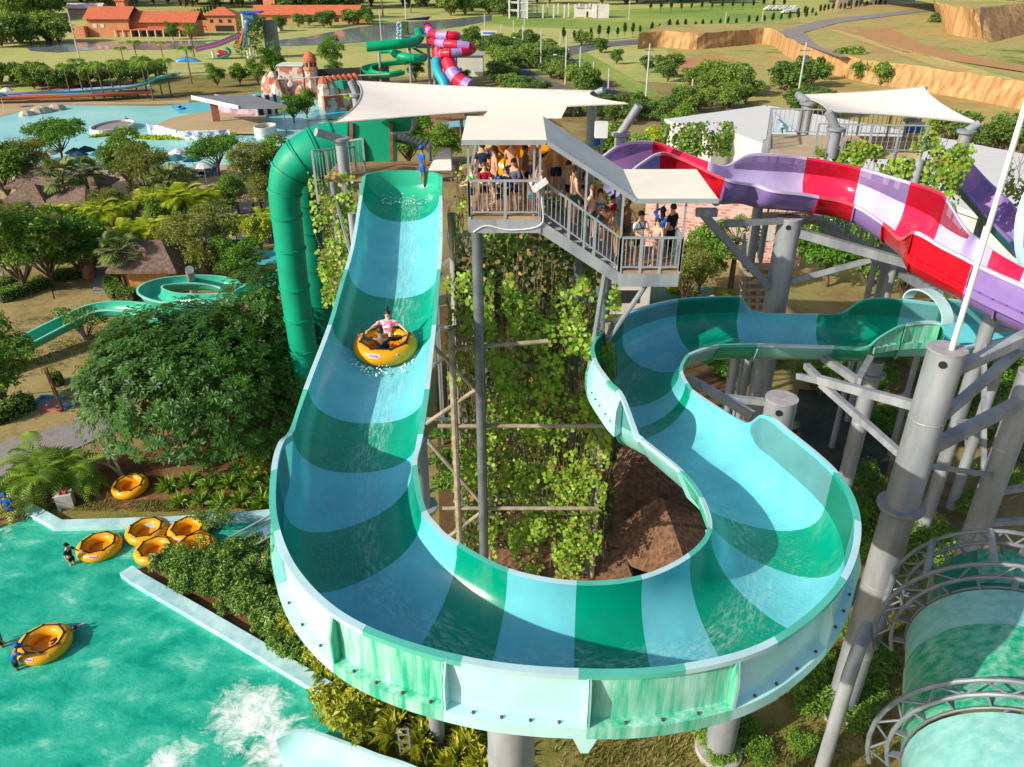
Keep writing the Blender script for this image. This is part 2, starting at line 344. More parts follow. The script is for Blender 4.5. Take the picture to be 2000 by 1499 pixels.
# ================= WATER SLIDES =================
def fiber(name,col,wet=False,worn=0,rough=.22):
    m,nt,bs=base(name); p=pos(nt)
    f=noi(nt,p,.9,5,.6); c=ramp(nt,f,[(.35,sc3(col,.88)),(.65,sc3(col,1.08))])
    if worn:
        st=noi(nt,mapv(nt,p,(2.2,2.2,.22)),2.0,6,.65); k=ramp(nt,st,[(.38,(0,0,0)),(.66,(worn,)*3)])
        c=mixc(nt,k,c,(.55,.82,.76))
        gr=noi(nt,mapv(nt,p,(2.5,2.5,.5)),3.2,5,.7); c=mixc(nt,ramp(nt,gr,[(.6,(0,0,0)),(.85,(.45,)*3)]),c,(.24,.30,.24))
    if wet:
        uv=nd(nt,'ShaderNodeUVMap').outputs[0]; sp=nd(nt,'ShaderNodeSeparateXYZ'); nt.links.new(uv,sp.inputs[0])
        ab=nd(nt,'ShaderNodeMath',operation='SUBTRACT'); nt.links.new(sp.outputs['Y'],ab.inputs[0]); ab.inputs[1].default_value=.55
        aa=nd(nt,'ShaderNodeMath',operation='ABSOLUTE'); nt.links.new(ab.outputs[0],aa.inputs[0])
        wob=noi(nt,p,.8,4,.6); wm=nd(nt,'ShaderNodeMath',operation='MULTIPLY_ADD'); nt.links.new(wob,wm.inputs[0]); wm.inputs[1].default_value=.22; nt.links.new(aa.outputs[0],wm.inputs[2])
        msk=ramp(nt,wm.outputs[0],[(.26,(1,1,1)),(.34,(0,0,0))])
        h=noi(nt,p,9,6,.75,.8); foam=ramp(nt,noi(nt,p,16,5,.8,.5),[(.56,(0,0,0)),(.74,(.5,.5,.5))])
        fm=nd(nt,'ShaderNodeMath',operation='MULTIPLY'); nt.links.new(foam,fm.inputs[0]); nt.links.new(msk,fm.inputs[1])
        c=mixc(nt,fm.outputs[0],c,(.70,.92,.88))  # foam and sun glitter on the wet floor, both put into the colour
        hm=nd(nt,'ShaderNodeMath',operation='MULTIPLY'); nt.links.new(h,hm.inputs[0]); nt.links.new(msk,hm.inputs[1])
        bump(nt,bs,hm.outputs[0],.45,.06)
        sk=noi(nt,mapv(nt,uv,(.9,26,1)),2.0,5,.7,.4); wd=noi(nt,mapv(nt,uv,(.25,2.2,1)),2.2,3,.6)
        cm=nd(nt,'ShaderNodeMath',operation='SUBTRACT'); nt.links.new(sp.outputs['Y'],cm.inputs[0]); cm.inputs[1].default_value=.44
        ca=nd(nt,'ShaderNodeMath',operation='ABSOLUTE'); nt.links.new(cm.outputs[0],ca.inputs[0])
        cb=nd(nt,'ShaderNodeMath',operation='MULTIPLY_ADD'); nt.links.new(wd,cb.inputs[0]); cb.inputs[1].default_value=.30; nt.links.new(ca.outputs[0],cb.inputs[2])
        k1=ramp(nt,cb.outputs[0],[(.18,(1,1,1)),(.27,(0,0,0))]); k2=ramp(nt,sk,[(.46,(0,0,0)),(.66,(.42,)*3)])
        km=nd(nt,'ShaderNodeMath',operation='MULTIPLY'); nt.links.new(k1,km.inputs[0]); nt.links.new(k2,km.inputs[1]); c=mixc(nt,km.outputs[0],c,(.66,.88,.85))
        # damp scale marks near the edge of the water
        dm=noi(nt,mapv(nt,p,(1,1,.4)),1.1,6,.7); c=mixc(nt,ramp(nt,dm,[(.54,(0,0,0)),(.70,(.09,)*3)]),c,(.62,.84,.80))
    nt.links.new(c,bs.inputs['Base Color']); bs.inputs['Roughness'].default_value=rough; bs.inputs['Specular IOR Level'].default_value=.35
    return m
AQ=(.155,.61,.70); GR=(.0,.34,.21)
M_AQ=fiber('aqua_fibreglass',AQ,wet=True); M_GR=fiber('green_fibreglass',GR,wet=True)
M_AQW=fiber('worn_aqua_fibreglass',(.46,.80,.80),worn=.5); M_GRW=fiber('worn_green_fibreglass',(.02,.46,.26),worn=.8)
M_AQU=fiber('aqua_underside',(.26,.62,.62)); M_GRU=fiber('green_underside',(.03,.42,.26))
LIP_AQ=fiber('aqua_rim',(.50,.74,.77)); LIP_GR=fiber('green_rim',(.10,.52,.40))
BOLT=mat('rusty_bolt',(.10,.05,.03),.7,.3)
NE=18
def ringpts(st,depth=1.05,ex=2.3,nE=NE):
    (ax,ay,da,bx,by,db,z)=st
    A=V((ax,ay,z)); B=V((bx,by,z)); e=B-A; W=e.length; e/=W; fw=.13
    P=[]
    def q(s,dz): P.append(A+e*s+V((0,0,dz)))
    q(0,da-.10); q(0,da); q(fw,da)
    c=W/2; a=c-fw
    ins=[]
    q(fw,da*.5+.0)
    for i in range(nE+1):
        th=PI*i/nE; x=-math.cos(th); s=c+a*x
        q(s,-depth*(max(0,1-abs(x)**ex))**(1/ex))
    q(W-fw,db*.5); q(W-fw,db); q(W,db); q(W,db-.10)
    ob=.05+.08*min(1,db*4); oa=.05+.08*min(1,da*4)
    q(W-ob,db-.10)
    q(W-ob,-.12)
    for i in range(nE-1,0,-2):
        th=PI*i/nE; x=-math.cos(th); s=c+(a+.0)*x
        q(s,-.07-depth*(max(0,1-abs(x)**ex))**(1/ex))
    q(oa,-.12); q(oa,da-.10)
    return P
# indices: 0,1,2 = rim A ; nE+6.. rim B
def build_channel(th,stations,seams,cols,step=.10,depth=1.05,partname='channel_section',ribs=False):
    """one fibreglass section (a part) between each pair of seams; cols -> (inside, underside, rim) materials"""
    nr=len(ringpts(stations[0],depth))
    u=0; parts=[]
    for k in range(len(seams)-1):
        t0,t1=seams[k],seams[k+1]; n=max(3,int((t1-t0)/step)); b=MB(); b.uv=[]
        rings=[]; us=[]; prev=None
        for i in range(n+1):
            t=t0+(t1-t0)*i/n
            r=ringpts(cr(stations,t),depth); rings.append(r); us.append((t0+(t1-t0)*i/n)*3)
        o=0
        for r,uu in zip(rings,us):
            b.v+=r; b.uv+=[(uu,min(1,max(0,(j-4)/NE))) for j in range(nr)]
        for i in range(n):
            for j in range(nr):
                j2=(j+1)%nr; b.f.append([i*nr+j,i*nr+j2,(i+1)*nr+j2,(i+1)*nr+j])
                rim= j in(0,1) or j in(NE+6,NE+7)
                b.m.append(2 if rim else (0 if 2<=j<NE+6 else 1))
        b.f.append(list(range(nr))[::-1]); b.m.append(1); b.f.append([n*nr+j for j in range(nr)]); b.m.append(1)
        if ribs and k>0:
            fl=MB(); rr=[]
            ds=(rings[1][0]-rings[0][0]).normalized()*.035
            cen=(rings[0][1]+rings[0][NE+7])/2
            idx=list(range(NE+10,nr-1))
            inn=[rings[0][j] for j in idx]; out=[p+(p-cen).normalized()*.10 for p in inn]
            for p_,q_ in zip(inn,out): rr.append([p_-ds,q_-ds,q_+ds,p_+ds])
            fl.loft(rr,True); fl.build('joint_flange',cols[k][1],th,smooth=0)
        parts.append(b.build(partname,list(cols[k]),th,smooth=38))
    return parts
def st3(ST):
    out=[]
    for A,da,B,db,z in ST:
        a=at(*A,z+da); b=at(*B,z+db); out.append((a.x,a.y,da,b.x,b.y,db,z))
    return out
def wall_panel(th,stations,t0,t1,side,m_out,boltmesh,step=.12,ribs=True):
    """outside of a raised wall: panel face, ledge, skirt and end ribs"""
    n=max(3,int((t1-t0)/step)); rings=[]; led=[]
    for i in range(n+1):
        s=cr(stations,t0+(t1-t0)*i/n); A=V((s[0],s[1],s[6])); B=V((s[3],s[4],s[6])); e=(B-A).normalized(); dz=s[2] if side=='A' else s[5]
        P=A if side=='A' else B; o=-e if side=='A' else e
        f=lambda s_,z: P+o*s_+V((0,0,z))
        rings.append([f(-.10,dz-.02),f(-.075,dz-.08),f(-.06,.0),f(.13,-.012),f(.135,-.26),f(.05,-.27),f(-.12,-.2),f(-.10,-.02)])
        led.append((f(.05,0.0),o))
    b=MB(); b.loft(rings,True)
    if ribs:
        for r in (0,-1):
            q=rings[r]; a=(rings[1][0]-rings[0][0]).normalized()*.03*(1 if r==0 else -1)
            pts=[q[1],q[2],q[3],q[3]+(q[1]-q[2])*.55+ (q[2]-q[3])*.1, q[1]+(q[3]-q[2])*.25]
            pts=[q[0],q[2],q[3],q[3]+V((0,0,max(.02,(q[0]-q[2]).z*.55))),q[0]+(q[3]-q[2])*.45]
            N=len(pts); b.add([p+a*.2 for p in pts]+[p+a*1.3 for p in pts],[tuple(range(N))[::-1],tuple(range(N,2*N))]+[(i,(i+1)%N,N+(i+1)%N,N+i) for i in range(N)])
    w=b.build('wall_panel',m_out,th,smooth=30)
    # bolts along the ledge
    L=0; last=None; k=0
    for p,o in led:
        if last is None or (p-last).length>.42:
            if last is not None:
                c=bpy.data.objects.new('bolt',boltmesh); COL.objects.link(c); c.parent=w; c.location=p-V(ORG[th.name]); ORG[c.name]=p
            last=p
    return w
bm_=MB().lathe((0,0,0),[(.028,-.01),(.028,.02),(.016,.032)],8); me=bpy.data.meshes.new('bolt'); me.from_pydata(bm_.v,[],bm_.f); me.materials.append(BOLT); BOLTME=me
ST=[((864,345),0,(708,345),0,16.2),((864,375),0,(703,375),0,15.9),((864,481),0,(685,481),0,15.05),((858,560),0,(662,560),0,14.65),((852,635),0,(640,635),0,14.4),((840,750),0,(596,750),0,14.15),((828,838),0,(566,838),0,14.0),
((822,870),0,(543,865),1,13.95),((815,907),0,(529,920),1,13.93),((829,986),0,(529,1018),1,13.9),((855,1025),0,(575,1126),1,13.85),((890,1055),0,(690,1224),1,13.8),((994,1110),0,(900,1294),1,13.72),((1126,1134),0,(1130,1319),1,13.65),((1252,1123),0,(1340,1309),1,13.55),((1344,1080),0,(1520,1255),1,13.45),((1382,1030),0,(1650,1140),1,13.35),((1366,970),0,(1682,1020),1,13.2),((1327,919),0,(1640,925),1,13.05),((1270,873),0,(1545,842),1,12.85),((1250,858),0,(1500,811),.95,12.8),((1240,851),0,(1457,824),0,12.75),
((1212,775),1,(1366,770),0,12.45),((1185,745),1,(1345,748),0,12.3),((1157,700),1,(1334,725),0,12.1),((1162,660),.95,(1339,706),0,11.8),((1228,609),.75,(1356,690),0,11.5),((1321,584),.7,(1405,676),0,11.2),((1429,578),.7,(1467,674),0,11.0),((1449,582),.65,(1485,674),0,10.95),((1478,609),0,(1500,674),0,10.9),((1596,613),0,(1630,678),0,10.7),((1640,612),0,(1690,680),0,10.6),((1690,584),.7,(1722,658),.4,10.5),((1764,584),.8,(1770,634),.8,10.4),((1838,592),.8,(1838,633),.8,10.3),((1850,584),1,(1849,680),0,10.3),((1920,590),1,(1915,672),0,10.2),((2010,600),1,(2000,652),0,10.1),((2100,615),1,(2090,630),0,10.0)]
MS=st3(ST)
slide=thing('water_slide','giant open raft slide of alternating aqua and green sections sweeping through an S bend','water slide',(0,12,0))
# seams as station numbers: index of the station nearest each colour change
SE=[0,1.1,2.55,4.0,5.1,6.2,8.0,9.2,11.1,12.0,13.0,14.0,15.0,16.05,17.0,18.0,22.3,23.0,24.0,25.8,27.0,28.6,31.0,34.0,35.0,36.05,39.0]
LT=(M_AQ,M_AQU,LIP_AQ); DK=(M_GR,M_GRU,LIP_GR)
SC=[DK,LT,DK,LT,DK,LT]+[DK,LT]*20
# order: tub green, light, green, light, green, light | green light green ... 
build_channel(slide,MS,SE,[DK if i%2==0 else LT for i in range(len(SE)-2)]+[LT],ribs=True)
WP=[(7.0,9.3,M_GRW),(9.3,10.7,M_AQW),(10.7,11.85,M_GRW),(11.85,13.1,M_AQW),(13.1,14.55,M_GRW),(14.55,15.75,M_AQW),(15.75,16.6,M_AQW),(16.6,18.2,M_GRW),(18.2,20.0,M_AQW)]
for a,b_,m in WP: wall_panel(slide,MS,a,b_,'B',m,BOLTME)
for a,b_,m in [(22,24,M_AQW),(24,25.8,M_GRW),(25.8,27.2,M_AQW),(27.2,29,M_GRW)]: wall_panel(slide,MS,a,b_,'A',m,BOLTME)
# near-side low wall and hood of the last section
wall_panel(slide,MS,32.6,33.95,'B',M_GRW,BOLTME,ribs=False); wall_panel(slide,MS,34.0,35.0,'B',M_GRW,BOLTME)
def arch(th,name,mats,p,q,h,ln,n=16,thk=.07):
    b=MB(); d=(q-p); e=d.normalized(); f=V((-e.y,e.x,0)); f=-f if f.x<0 else f
    rings=[]
    for k in range(n+1):
        t=PI*k/n; c=(p+q)/2-e*(d.length/2*math.cos(t))+V((0,0,h*math.sin(t))); nrm=(c-(p+q)/2).normalized()
        rings.append([c,c+f*ln,c+f*ln+nrm*thk,c+nrm*thk])
    b.loft(rings,True); return b.build(name,mats,th,smooth=40)
pA=V((MS[34][0],MS[34][1],MS[34][6]+.8)); pB=V((MS[35][3],MS[35][4],MS[35][6]+.8))
arch(slide,'tunnel_hood',LIP_AQ,pA,pB,.75,.5)
# ---- red and lavender slide ----
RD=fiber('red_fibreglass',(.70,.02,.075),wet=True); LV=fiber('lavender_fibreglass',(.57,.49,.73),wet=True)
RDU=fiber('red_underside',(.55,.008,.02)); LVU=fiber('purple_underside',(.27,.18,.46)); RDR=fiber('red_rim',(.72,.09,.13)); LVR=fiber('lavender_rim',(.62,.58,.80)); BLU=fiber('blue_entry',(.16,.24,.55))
ST2=[((1175,305),.3,(1222,345),0,16.7),((1215,280),.6,(1255,318),.3,16.65),((1275,276),.35,(1291,299),.6,16.6),((1330,295),.2,(1335,311),.5,16.4),((1382,315),.2,(1417,349),.2,16.2),((1417,323),.1,(1472,360),0,16.0),((1460,301),.65,(1510,372),0,15.85),((1510,300),.75,(1559,377),0,15.7),((1575,307),.7,(1600,384),0,15.5),((1672,325),.65,(1663,398),0,15.25),((1776,354),.9,(1722,434),0,15.05),((1831,372),1,(1757,465),0,14.95),((1850,387),1,(1787,453),.8,14.85),((1886,442),.4,(1840,481),.8,14.75),((1915,468),0,(1880,501),.8,14.65),((1940,487),0,(1900,512),.8,14.6),((1992,517),0,(1950,536),.8,14.5),((2050,545),0,(2010,562),.8,14.4),((2130,580),0,(2090,600),.8,14.3)]
MS2=st3(ST2)
red=thing('water_slide','red and lavender open slide curving down from the upper platform on the right','water slide',(12,31,0))
LVm=(LV,LVU,LVR); RDm=(RD,RDU,RDR); BLm=(LV,BLU,LVR)
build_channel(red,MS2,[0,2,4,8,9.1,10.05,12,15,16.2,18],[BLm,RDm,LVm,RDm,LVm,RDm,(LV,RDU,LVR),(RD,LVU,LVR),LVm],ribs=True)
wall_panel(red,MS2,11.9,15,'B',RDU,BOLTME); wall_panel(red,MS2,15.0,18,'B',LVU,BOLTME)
# ---- generic enclosed tube ----
def tube_slide(th,pts,r,cols,ring,k=8,per=5,n=20,name='tube_section'):
    P=spl(pts,k); rs=r if isinstance(r,(int,float)) else [cr([(x,) for x in r],i/k)[0] for i in range((len(pts)-1)*k+1)]
    i=0; j=0
    while i<len(P)-1:
        e=min(i+per,len(P)-1); b=MB(); rr=rs if isinstance(rs,(int,float)) else rs[i:e+1]
        b.tube(P[i:e+1],rr,n); b.build(name,cols[j%len(cols)],th,smooth=50)
        if i>0:
            b=MB(); d=(P[i]-P[i-1]).normalized(); r0=rs if isinstance(rs,(int,float)) else rs[i]
            b.tube([P[i]-d*.05,P[i]+d*.05],r0+.07,n); b.build('flange',ring,th,smooth=50)
        i=e; j+=1
GT=fiber('green_tube_fibreglass',(.0,.33,.19),rough=.5); GT_SHADE=fiber('shade_green_tube_fibreglass',(.0,.20,.12),rough=.4)  # the rear tube's shadow is put into the darker green
t1=thing('enclosed_slide_tube','bright green enclosed tube bending over and dropping straight down beside the big slide','slide tube',(-10.6,36.5,0))
T1=[atY(712,292,37.2),atY(660,290,37),atY(618,298,36.6),atY(575,325,36.3),atY(556,375,36.2),atY(563,450,36.2),atY(575,560,36.2),atY(588,650,36.2),atY(602,745,36.2),atY(620,850,36.2)]
tube_slide(t1,T1,[1.25,1.2,1.1,.95,.74,.70,.70,.70,.70,.70],[GT],GT,per=4,k=6)
t2=thing('enclosed_slide_tube','green tube coloured as in shade, dropping behind the bright vertical tube','slide tube',(-9.6,37.6,0))
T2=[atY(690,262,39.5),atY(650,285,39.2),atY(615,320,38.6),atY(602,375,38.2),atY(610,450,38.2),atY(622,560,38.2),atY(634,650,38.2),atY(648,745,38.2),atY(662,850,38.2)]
tube_slide(t2,T2,[.9,.9,.85,.68,.62,.62,.62,.62,.62],[GT_SHADE],GT_SHADE,per=4,k=6)
# canvas-like square green chamber at the tube entrance
ch=thing('slide_entry_chamber','big square green fibreglass chamber under the large shade sail','entry chamber',atY(755,345,36.5))
b=MB(); Yc=36.2
def fr(x0,y0,x1,y1,Y,dep): 
    p=[atY(x0,y0,Y),atY(x1,y0,Y),atY(x1,y1,Y),atY(x0,y1,Y)]; q=[v+V((0,dep,0)) for v in p]
    return p,q
p,q=fr(683,240,764,358,Yc,2.2); b.add(p+q,[(0,1,2,3),(5,4,7,6),(4,5,1,0),(3,2,6,7),(4,0,3,7),(1,5,6,2)]); b.build('chamber_wall',GT,ch,smooth=0)
p,q=fr(760,232,806,258,Yc+.3,2.0); b=MB(); b.add(p+q,[(0,1,2,3),(5,4,7,6),(4,5,1,0),(3,2,6,7),(4,0,3,7),(1,5,6,2)]); b.build('chamber_hood',GT,ch,smooth=0)
b=MB(); b.tube([atY(764,261,36.0),atY(800,259,36),atY(806,250,36),atY(806,232,36)],.06,8); b.build('hood_pipe',STEEL,ch)
for x in (686,764):
    b=MB(); b.bar(atY(x,240,36.1),atY(x+2,358,36.1),.16,.1); b.build('flange',RUST,ch,smooth=0)
# ---- green spiral slide on the left ----
def open_chute(th,pts,w,dep,cols,seg=8,k=8,name='chute_section',under=None,rim=None,bank=0):
    P=spl(pts,k); st=[]
    for i,p in enumerate(P):
        d=P[min(i+1,len(P)-1)]-P[max(i-1,0)]; d.z=0; d.normalize(); nn=V((-d.y,d.x,0))
        A=p+nn*w/2; B=p-nn*w/2; st.append((A.x,A.y,0,B.x,B.y,0,p.z))
    seams=list(range(0,len(st)-1,seg))+[len(st)-1]
    build_channel(th,st,seams,[(cols[i%len(cols)],under,rim) for i in range(len(seams)-1)],step=1,depth=dep,partname=name)
M_SP=fiber('spiral_green',(.05,.46,.30),wet=False); SPU=fiber('spiral_underside',(.08,.52,.36)); SPR=fiber('spiral_rim',(.25,.66,.52))
sp=thing('spiral_slide','pale green open spiral slide looping above the garden behind the round tree','water slide',at(375,540,3))
zz=2.6
SPP=[at(700,470,6.0),at(600,505,5.2),at(545,535,4.7),at(480,575,4.4),at(420,578,4.2),at(330,577,4.0),at(285,562,3.85),at(300,545,3.7),at(370,534,3.6),at(430,538,3.4),at(462,552,3.2),at(440,580,3.0),at(380,592,2.9),at(310,606,2.8),at(240,598,2.6),at(175,607,2.3),at(110,635,1.9),at(40,665,1.5),at(-60,700,1.1)]
SPP=[at(720,455,6.3),at(620,500,5.4),at(555,532,4.9),at(505,556,4.6),at(455,578,4.35),at(390,583,4.2),at(325,580,4.05),at(292,566,3.9),at(310,552,3.75),at(370,545,3.6),at(425,548,3.45),at(455,562,3.3),at(430,585,3.15),at(375,600,3.0),at(320,612,2.8),at(250,598,2.5),at(185,600,2.3),at(120,628,1.9),at(40,668,1.5),at(-60,712,1.1)]
open_chute(sp,SPP,1.7,.75,[M_SP],seg=10,k=8,under=SPU,rim=SPR)
b=MB(); b.tube([at(379,575,0)+V((0,0,0)),at(370,527,5.4)],[.28,.28],12); b.build('support_column',STEEL,sp)
b=MB(); b.tube([at(372,560,3.0),at(337,578,2.8)],.09,8); b.build('brace',STEEL,sp)
for (x,y,z) in [(150,615,2),(560,532,4.8),(250,600,2.4)]:
    p=at(x,y,z); b=MB(); b.tube([V((p.x,p.y,0)),p+V((0,0,-.8))],.14,10); b.build('support_column',STEEL,sp)
# ---- big ribbed tube bottom right ----
TQ=fiber('tube_aqua',(.20,.54,.52),worn=.4); TG=fiber('tube_green',(.0,.33,.17),worn=.4); TQD=fiber('tube_teal',(.12,.50,.48)); TGD=fiber('tube_dark_green',(.0,.22,.13))
TRS=mat('truss_grey',(.19,.21,.24),.5,.2,2,metal=.2)
def ribtube():
    th=thing('giant_tunnel_slide','wide aqua and green tunnel slide wrapped in curved grey steel trusses','tunnel slide',(12.2,12,0))
    ax0=V((13.9,16.4,7.6)); ax1=V((9.9,7.4,7.2)); ax=(ax1-ax0).normalized(); sd=V((0,0,1)).cross(ax).normalized(); up=ax.cross(sd)
    L=(ax1-ax0).length
    def ring(t,r,a0,a1,n=26): 
        c=ax0+ax*(L*t); return [c+(sd*math.cos(a)+up*math.sin(a))*r for a in [a0+(a1-a0)*i/n for i in range(n+1)]]
    def sec(t0,t1,r0,r1,a0,a1,m,nm='tunnel_section',thk=.08):
        b=MB(); rr=[]
        for i in range(5):
            f=i/4; r=r0+(r1-r0)*f; t=t0+(t1-t0)*f
            o=ring(t,r,a0,a1); inn=ring(t,r-thk,a0,a1); rr.append(o+inn[::-1])
        b.loft(rr,True); return b.build(nm,m,th,smooth=40)
    A0,A1=R(-25),R(205)
    sec(-.06,.165,1.75,1.95,A0,A1,TGD); sec(-.05,.10,1.86,1.90,R(30),R(120),TG,'upper_patch')
    sec(.18,.565,2.35,2.40,A0,A1,TQ); sec(.31,.565,2.40,2.425,R(-26),R(206),TG,'lower_cover'); sec(.585,1.0,2.40,2.40,A0,A1,TQ); sec(.80,1.0,2.42,2.44,R(-26),R(206),TG,'lower_cover')
    for t,r in ((.172,2.36),(.575,2.42)):
        b=MB(); b.tube(ring(t,r,A0,A1),.035,6); b.build('flange',STEELD,th)
    def truss(t,r1,r2,a0,a1,dt=0):
        b=MB(); R1=ring(t,r1,a0,a1,24); R2=ring(t+dt,r2,a0,a1,24)
        b.tube(R1,.06,8); b.tube(R2,.06,8)
        for i in range(0,24,2): b.tube([R1[i],R2[i+1]],.03,6); b.tube([R2[i+1],R1[i+2]],.03,6)
        for i in range(1,24,2): b.bar(R1[i],R1[i]+(ring(t,r1-.35,a0,a1,24)[i]-R1[i]),.16,.05)
        b.build('curved_truss',TRS,th,smooth=40)
    truss(.176,2.72,3.15,R(-20),R(200)); truss(.0,2.45,2.85,R(60),R(205)); truss(.565,2.72,3.15,R(-20),R(200))
    R1=ring(.0,2.85,R(60),R(205),24); R2=ring(.176,3.15,R(60),R(205),24)
    for i in (8,13,18,23):
        b=MB(); b.tube([R1[i],R2[i]],.09,8); b.build('truss_tie',STEEL,th)
    for t,s in ((.25,.15),(.62,.15)):
        c=ax0+ax*(L*t)+sd*(2.9*s); b=MB(); b.tube([V((c.x,c.y,0)),c],.2,12); b.build('support_column',STEEL,th)
    return th
ribtube()
# green bowl edge at the far right
bw=thing('tube_mouth','mint rimmed green tube mouth with grey truss at the edge of the picture','tube mouth',atY(2035,560,30))
c=atY(2075,450,30); M=Matrix.Rotation(R(25),3,'Z')@Matrix.Rotation(R(70),3,'X')
b=MB(); b.torus(c,2.35,.32,36,10,M=M); b.build('mouth_rim',M_AQW,bw)
b=MB(); b.lathe(c,[(2.3,0),(2.2,.6),(1.9,1.6),(1.2,2.4)],30,axis=M,cap=False); b.build('tube_wall',TG,bw)
b=MB(); b.torus(c+V((0,-.8,.1)),2.5,.08,36,8,M=M); b.torus(c+V((0,-.8,.1)),2.95,.08,36,8,M=M)
for i in range(24):
    a=2*PI*i/24; a2=2*PI*(i+.5)/24; e=lambda a,r: c+V((0,-.8,.1))+M@V((r*math.cos(a),r*math.sin(a),0))
    b.tube([e(a,2.5),e(a2,2.95)],.04,6); b.tube([e(a2,2.95),e(a+2*PI/24,2.5)],.04,6)
b.build('ring_truss',STEEL,bw)
b=MB(); b.tube([V((c.x,c.y+1,0)),c+V((0,1,-2))],.25,12); b.build('support_column',STEEL,bw)
# purple flume at the right rear
pf=thing('stepped_flume','purple and teal stepped flume descending behind the red slide','water slide',atY(1900,340,44))
b=MB(); pts=[atY(1855,305,44),atY(1890,345,42),atY(1930,385,40),atY(1965,425,38),atY(2010,470,36)]
open_chute(pf,pts,1.9,.9,[LVU,fiber('purple_bright',(.42,.22,.50))],seg=3,k=6,under=fiber('teal_dark',(.02,.18,.22)),rim=LVU)
b=MB(); p=pts[2]; b.tube([V((p.x,p.y,0)),p+V((0,0,-.8))],.2,10); b.build('support_column',STEEL,pf)
# mint slide outlet lip into the pool
ol=thing('slide_outlet','pale mint slide outlet lip pouring into the splash pool','slide outlet',at(600,1480,0))
lp=[at(518,1446,1.15),at(540,1436,1.25),at(580,1447,1.2),at(620,1462,1.05),at(670,1482,1.05),at(730,1502,1.1),at(800,1540,1.2)]
open_chute(ol,[p+V((.75,-.75,-.15)) for p in lp],2.2,.9,[M_AQW],seg=20,k=4,under=M_AQU,rim=LIP_AQ)
b=MB(); b.box(at(660,1530,.15),(.8,.6,.3),rz=-.5); b.build('outlet_footing',CONC,ol,smooth=0)
# ================= STEEL COLUMNS AND BRACKETS =================
def column(lbl,x,y,z1,r,collar=(),hole=True,group='large grey steel columns carrying the slides'):
    t=thing('steel_column',lbl,'column',(x,y,0),group)
    b=MB(); b.lathe((x,y,0),[(r,-.2),(r,z1)],32,cap=True); b.build('shaft',STEEL,t)
    b=MB(); b.lathe((x,y,0),[(r+.02,z1-.02),(r+.02,z1+.03),(r-.05,z1+.035)],32); b.build('cap_plate',mat('weathered_cap',(.36,.33,.34),.7,.25,2),t)
    for z in collar:
        b=MB(); b.lathe((x,y,0),[(r,z-.22),(r+.02,z-.2),(r+.17,z-.1),(r+.2,z-.04),(r+.2,z+.05),(r,z+.06)],32,cap=False); b.build('flange_collar',STEEL,t)
    for k in range(1,int(z1/3.1)+1):
        b=MB(); b.lathe((x,y,k*3.1),[(r,-.03),(r+.012,0),(r,.03)],28,cap=False); b.build('weld_ring',STEEL,t)
    b=MB(); b.lathe((x,y,0),[(r+.32,-.1),(r+.32,.22),(r+.28,.26),(r,.27)],24,cap=False); b.build('footing',CONC,t)
    if hole:
        b=MB(); cp=V((x,y,0)); d=(V((0,0,0))-cp).normalized(); M=Matrix((V((-d.y,d.x,0)),V((0,0,1)),d)).transposed()
        b.lathe(cp+d*(r-.02)+V((0,0,z1-.28)),[(.11,0),(.11,.035)],14,axis=M); b.build('cable_hole',BLACK,t)  # black disc standing in for the dark inside the hole
    return t
column('tallest grey column right of the S bend with a flange collar and a thin mast on top',11.9,19.1,14.62,.49,(9.3,))
column('short grey column end poking up inside the second bend',8.55,21.4,11.75,.49)
column('dark grey column under the start of the red slide',11.75,32.2,14.35,.50)
column('thick grey column at the right edge beside the tunnel slide',16.9,22.3,12.2,.42)
column('slim grey column between the mast column and the right edge',19.1,28.5,12.4,.28,hole=False)
column('grey column under the near side of the large bend',-.02,10.7,12.2,.49,hole=False)
column('grey column whose foot shows below the right of the large bend',7.1,17.4,11.6,.49,hole=False)
column('blue grey flanged column under the straight run',-2.55,17.6,12.6,.26,(10.4,),hole=False)
column('short white sleeved column under the green low wall',15.2,29.0,9.2,.34,(8.6,),hole=False)
column('short white sleeved column right of the mast column',18.2,29.6,9.0,.34,(8.4,),hole=False)
b=MB(); b.tube([V((11.95,19.0,14.6)),V((11.95,19.0,26.5))],[.075,.06],10); tag(b.build('mast',WHITE,org=(11.95,19.0,14.6)),'thin white mast rising from the cap of the tallest column','mast')
def beam(lbl,segs,nm='steel_bracket',group='steel brackets under the slides',m=STEEL):
    c=V(segs[0][0]); t=thing(nm,lbl,'steel bracket',c,group)
    for s in segs:
        b=MB(); w,h=(s[2],s[3]) if len(s)>2 else (.22,.26)
        b.bar(s[0],s[1],w,h); b.build('beam' if s is segs[0] else 'brace',m,t,smooth=0)
    return t
C1=V((11.9,19.1,0))
beam('steel bracket with a diagonal brace left of the mast column',[(atY(1600,742,22.0),V((11.6,19.3,12.7))),(atY(1604,750,22.0),V((11.6,19.3,11.0)),.2,.2),(atY(1604,745,22),atY(1575,715,23.5),.2,.2),(atY(1604,745,22),atY(1560,735,23.5),.2,.2)])
beam('heavy box beams reaching right from the mast column',[(V((12.2,19.3,13.75)),atY(2015,652,20.5),.3,.3),(V((12.2,19.3,12.0)),atY(1985,690,20.5),.24,.24),(atY(1985,690,20.5),atY(2030,700,20.6),.2,.2)])
beam('pipe brace joining the mast column and the right edge column',[(V((12.2,19.4,11.0)),V((16.8,22.2,11.2)),.34,.34),(V((12.2,19.4,10.6)),V((16.8,22.2,8.2)),.14,.14)])
beam('long grey box beam under the red slide with a slanting strut',[(atY(1563,456,32.0),atY(1774,515,30.4),.30,.36),(atY(1545,550,32),atY(1700,508,31),.2,.2),(atY(1774,515,30.4),atY(1760,480,29.8),.24,.2)])
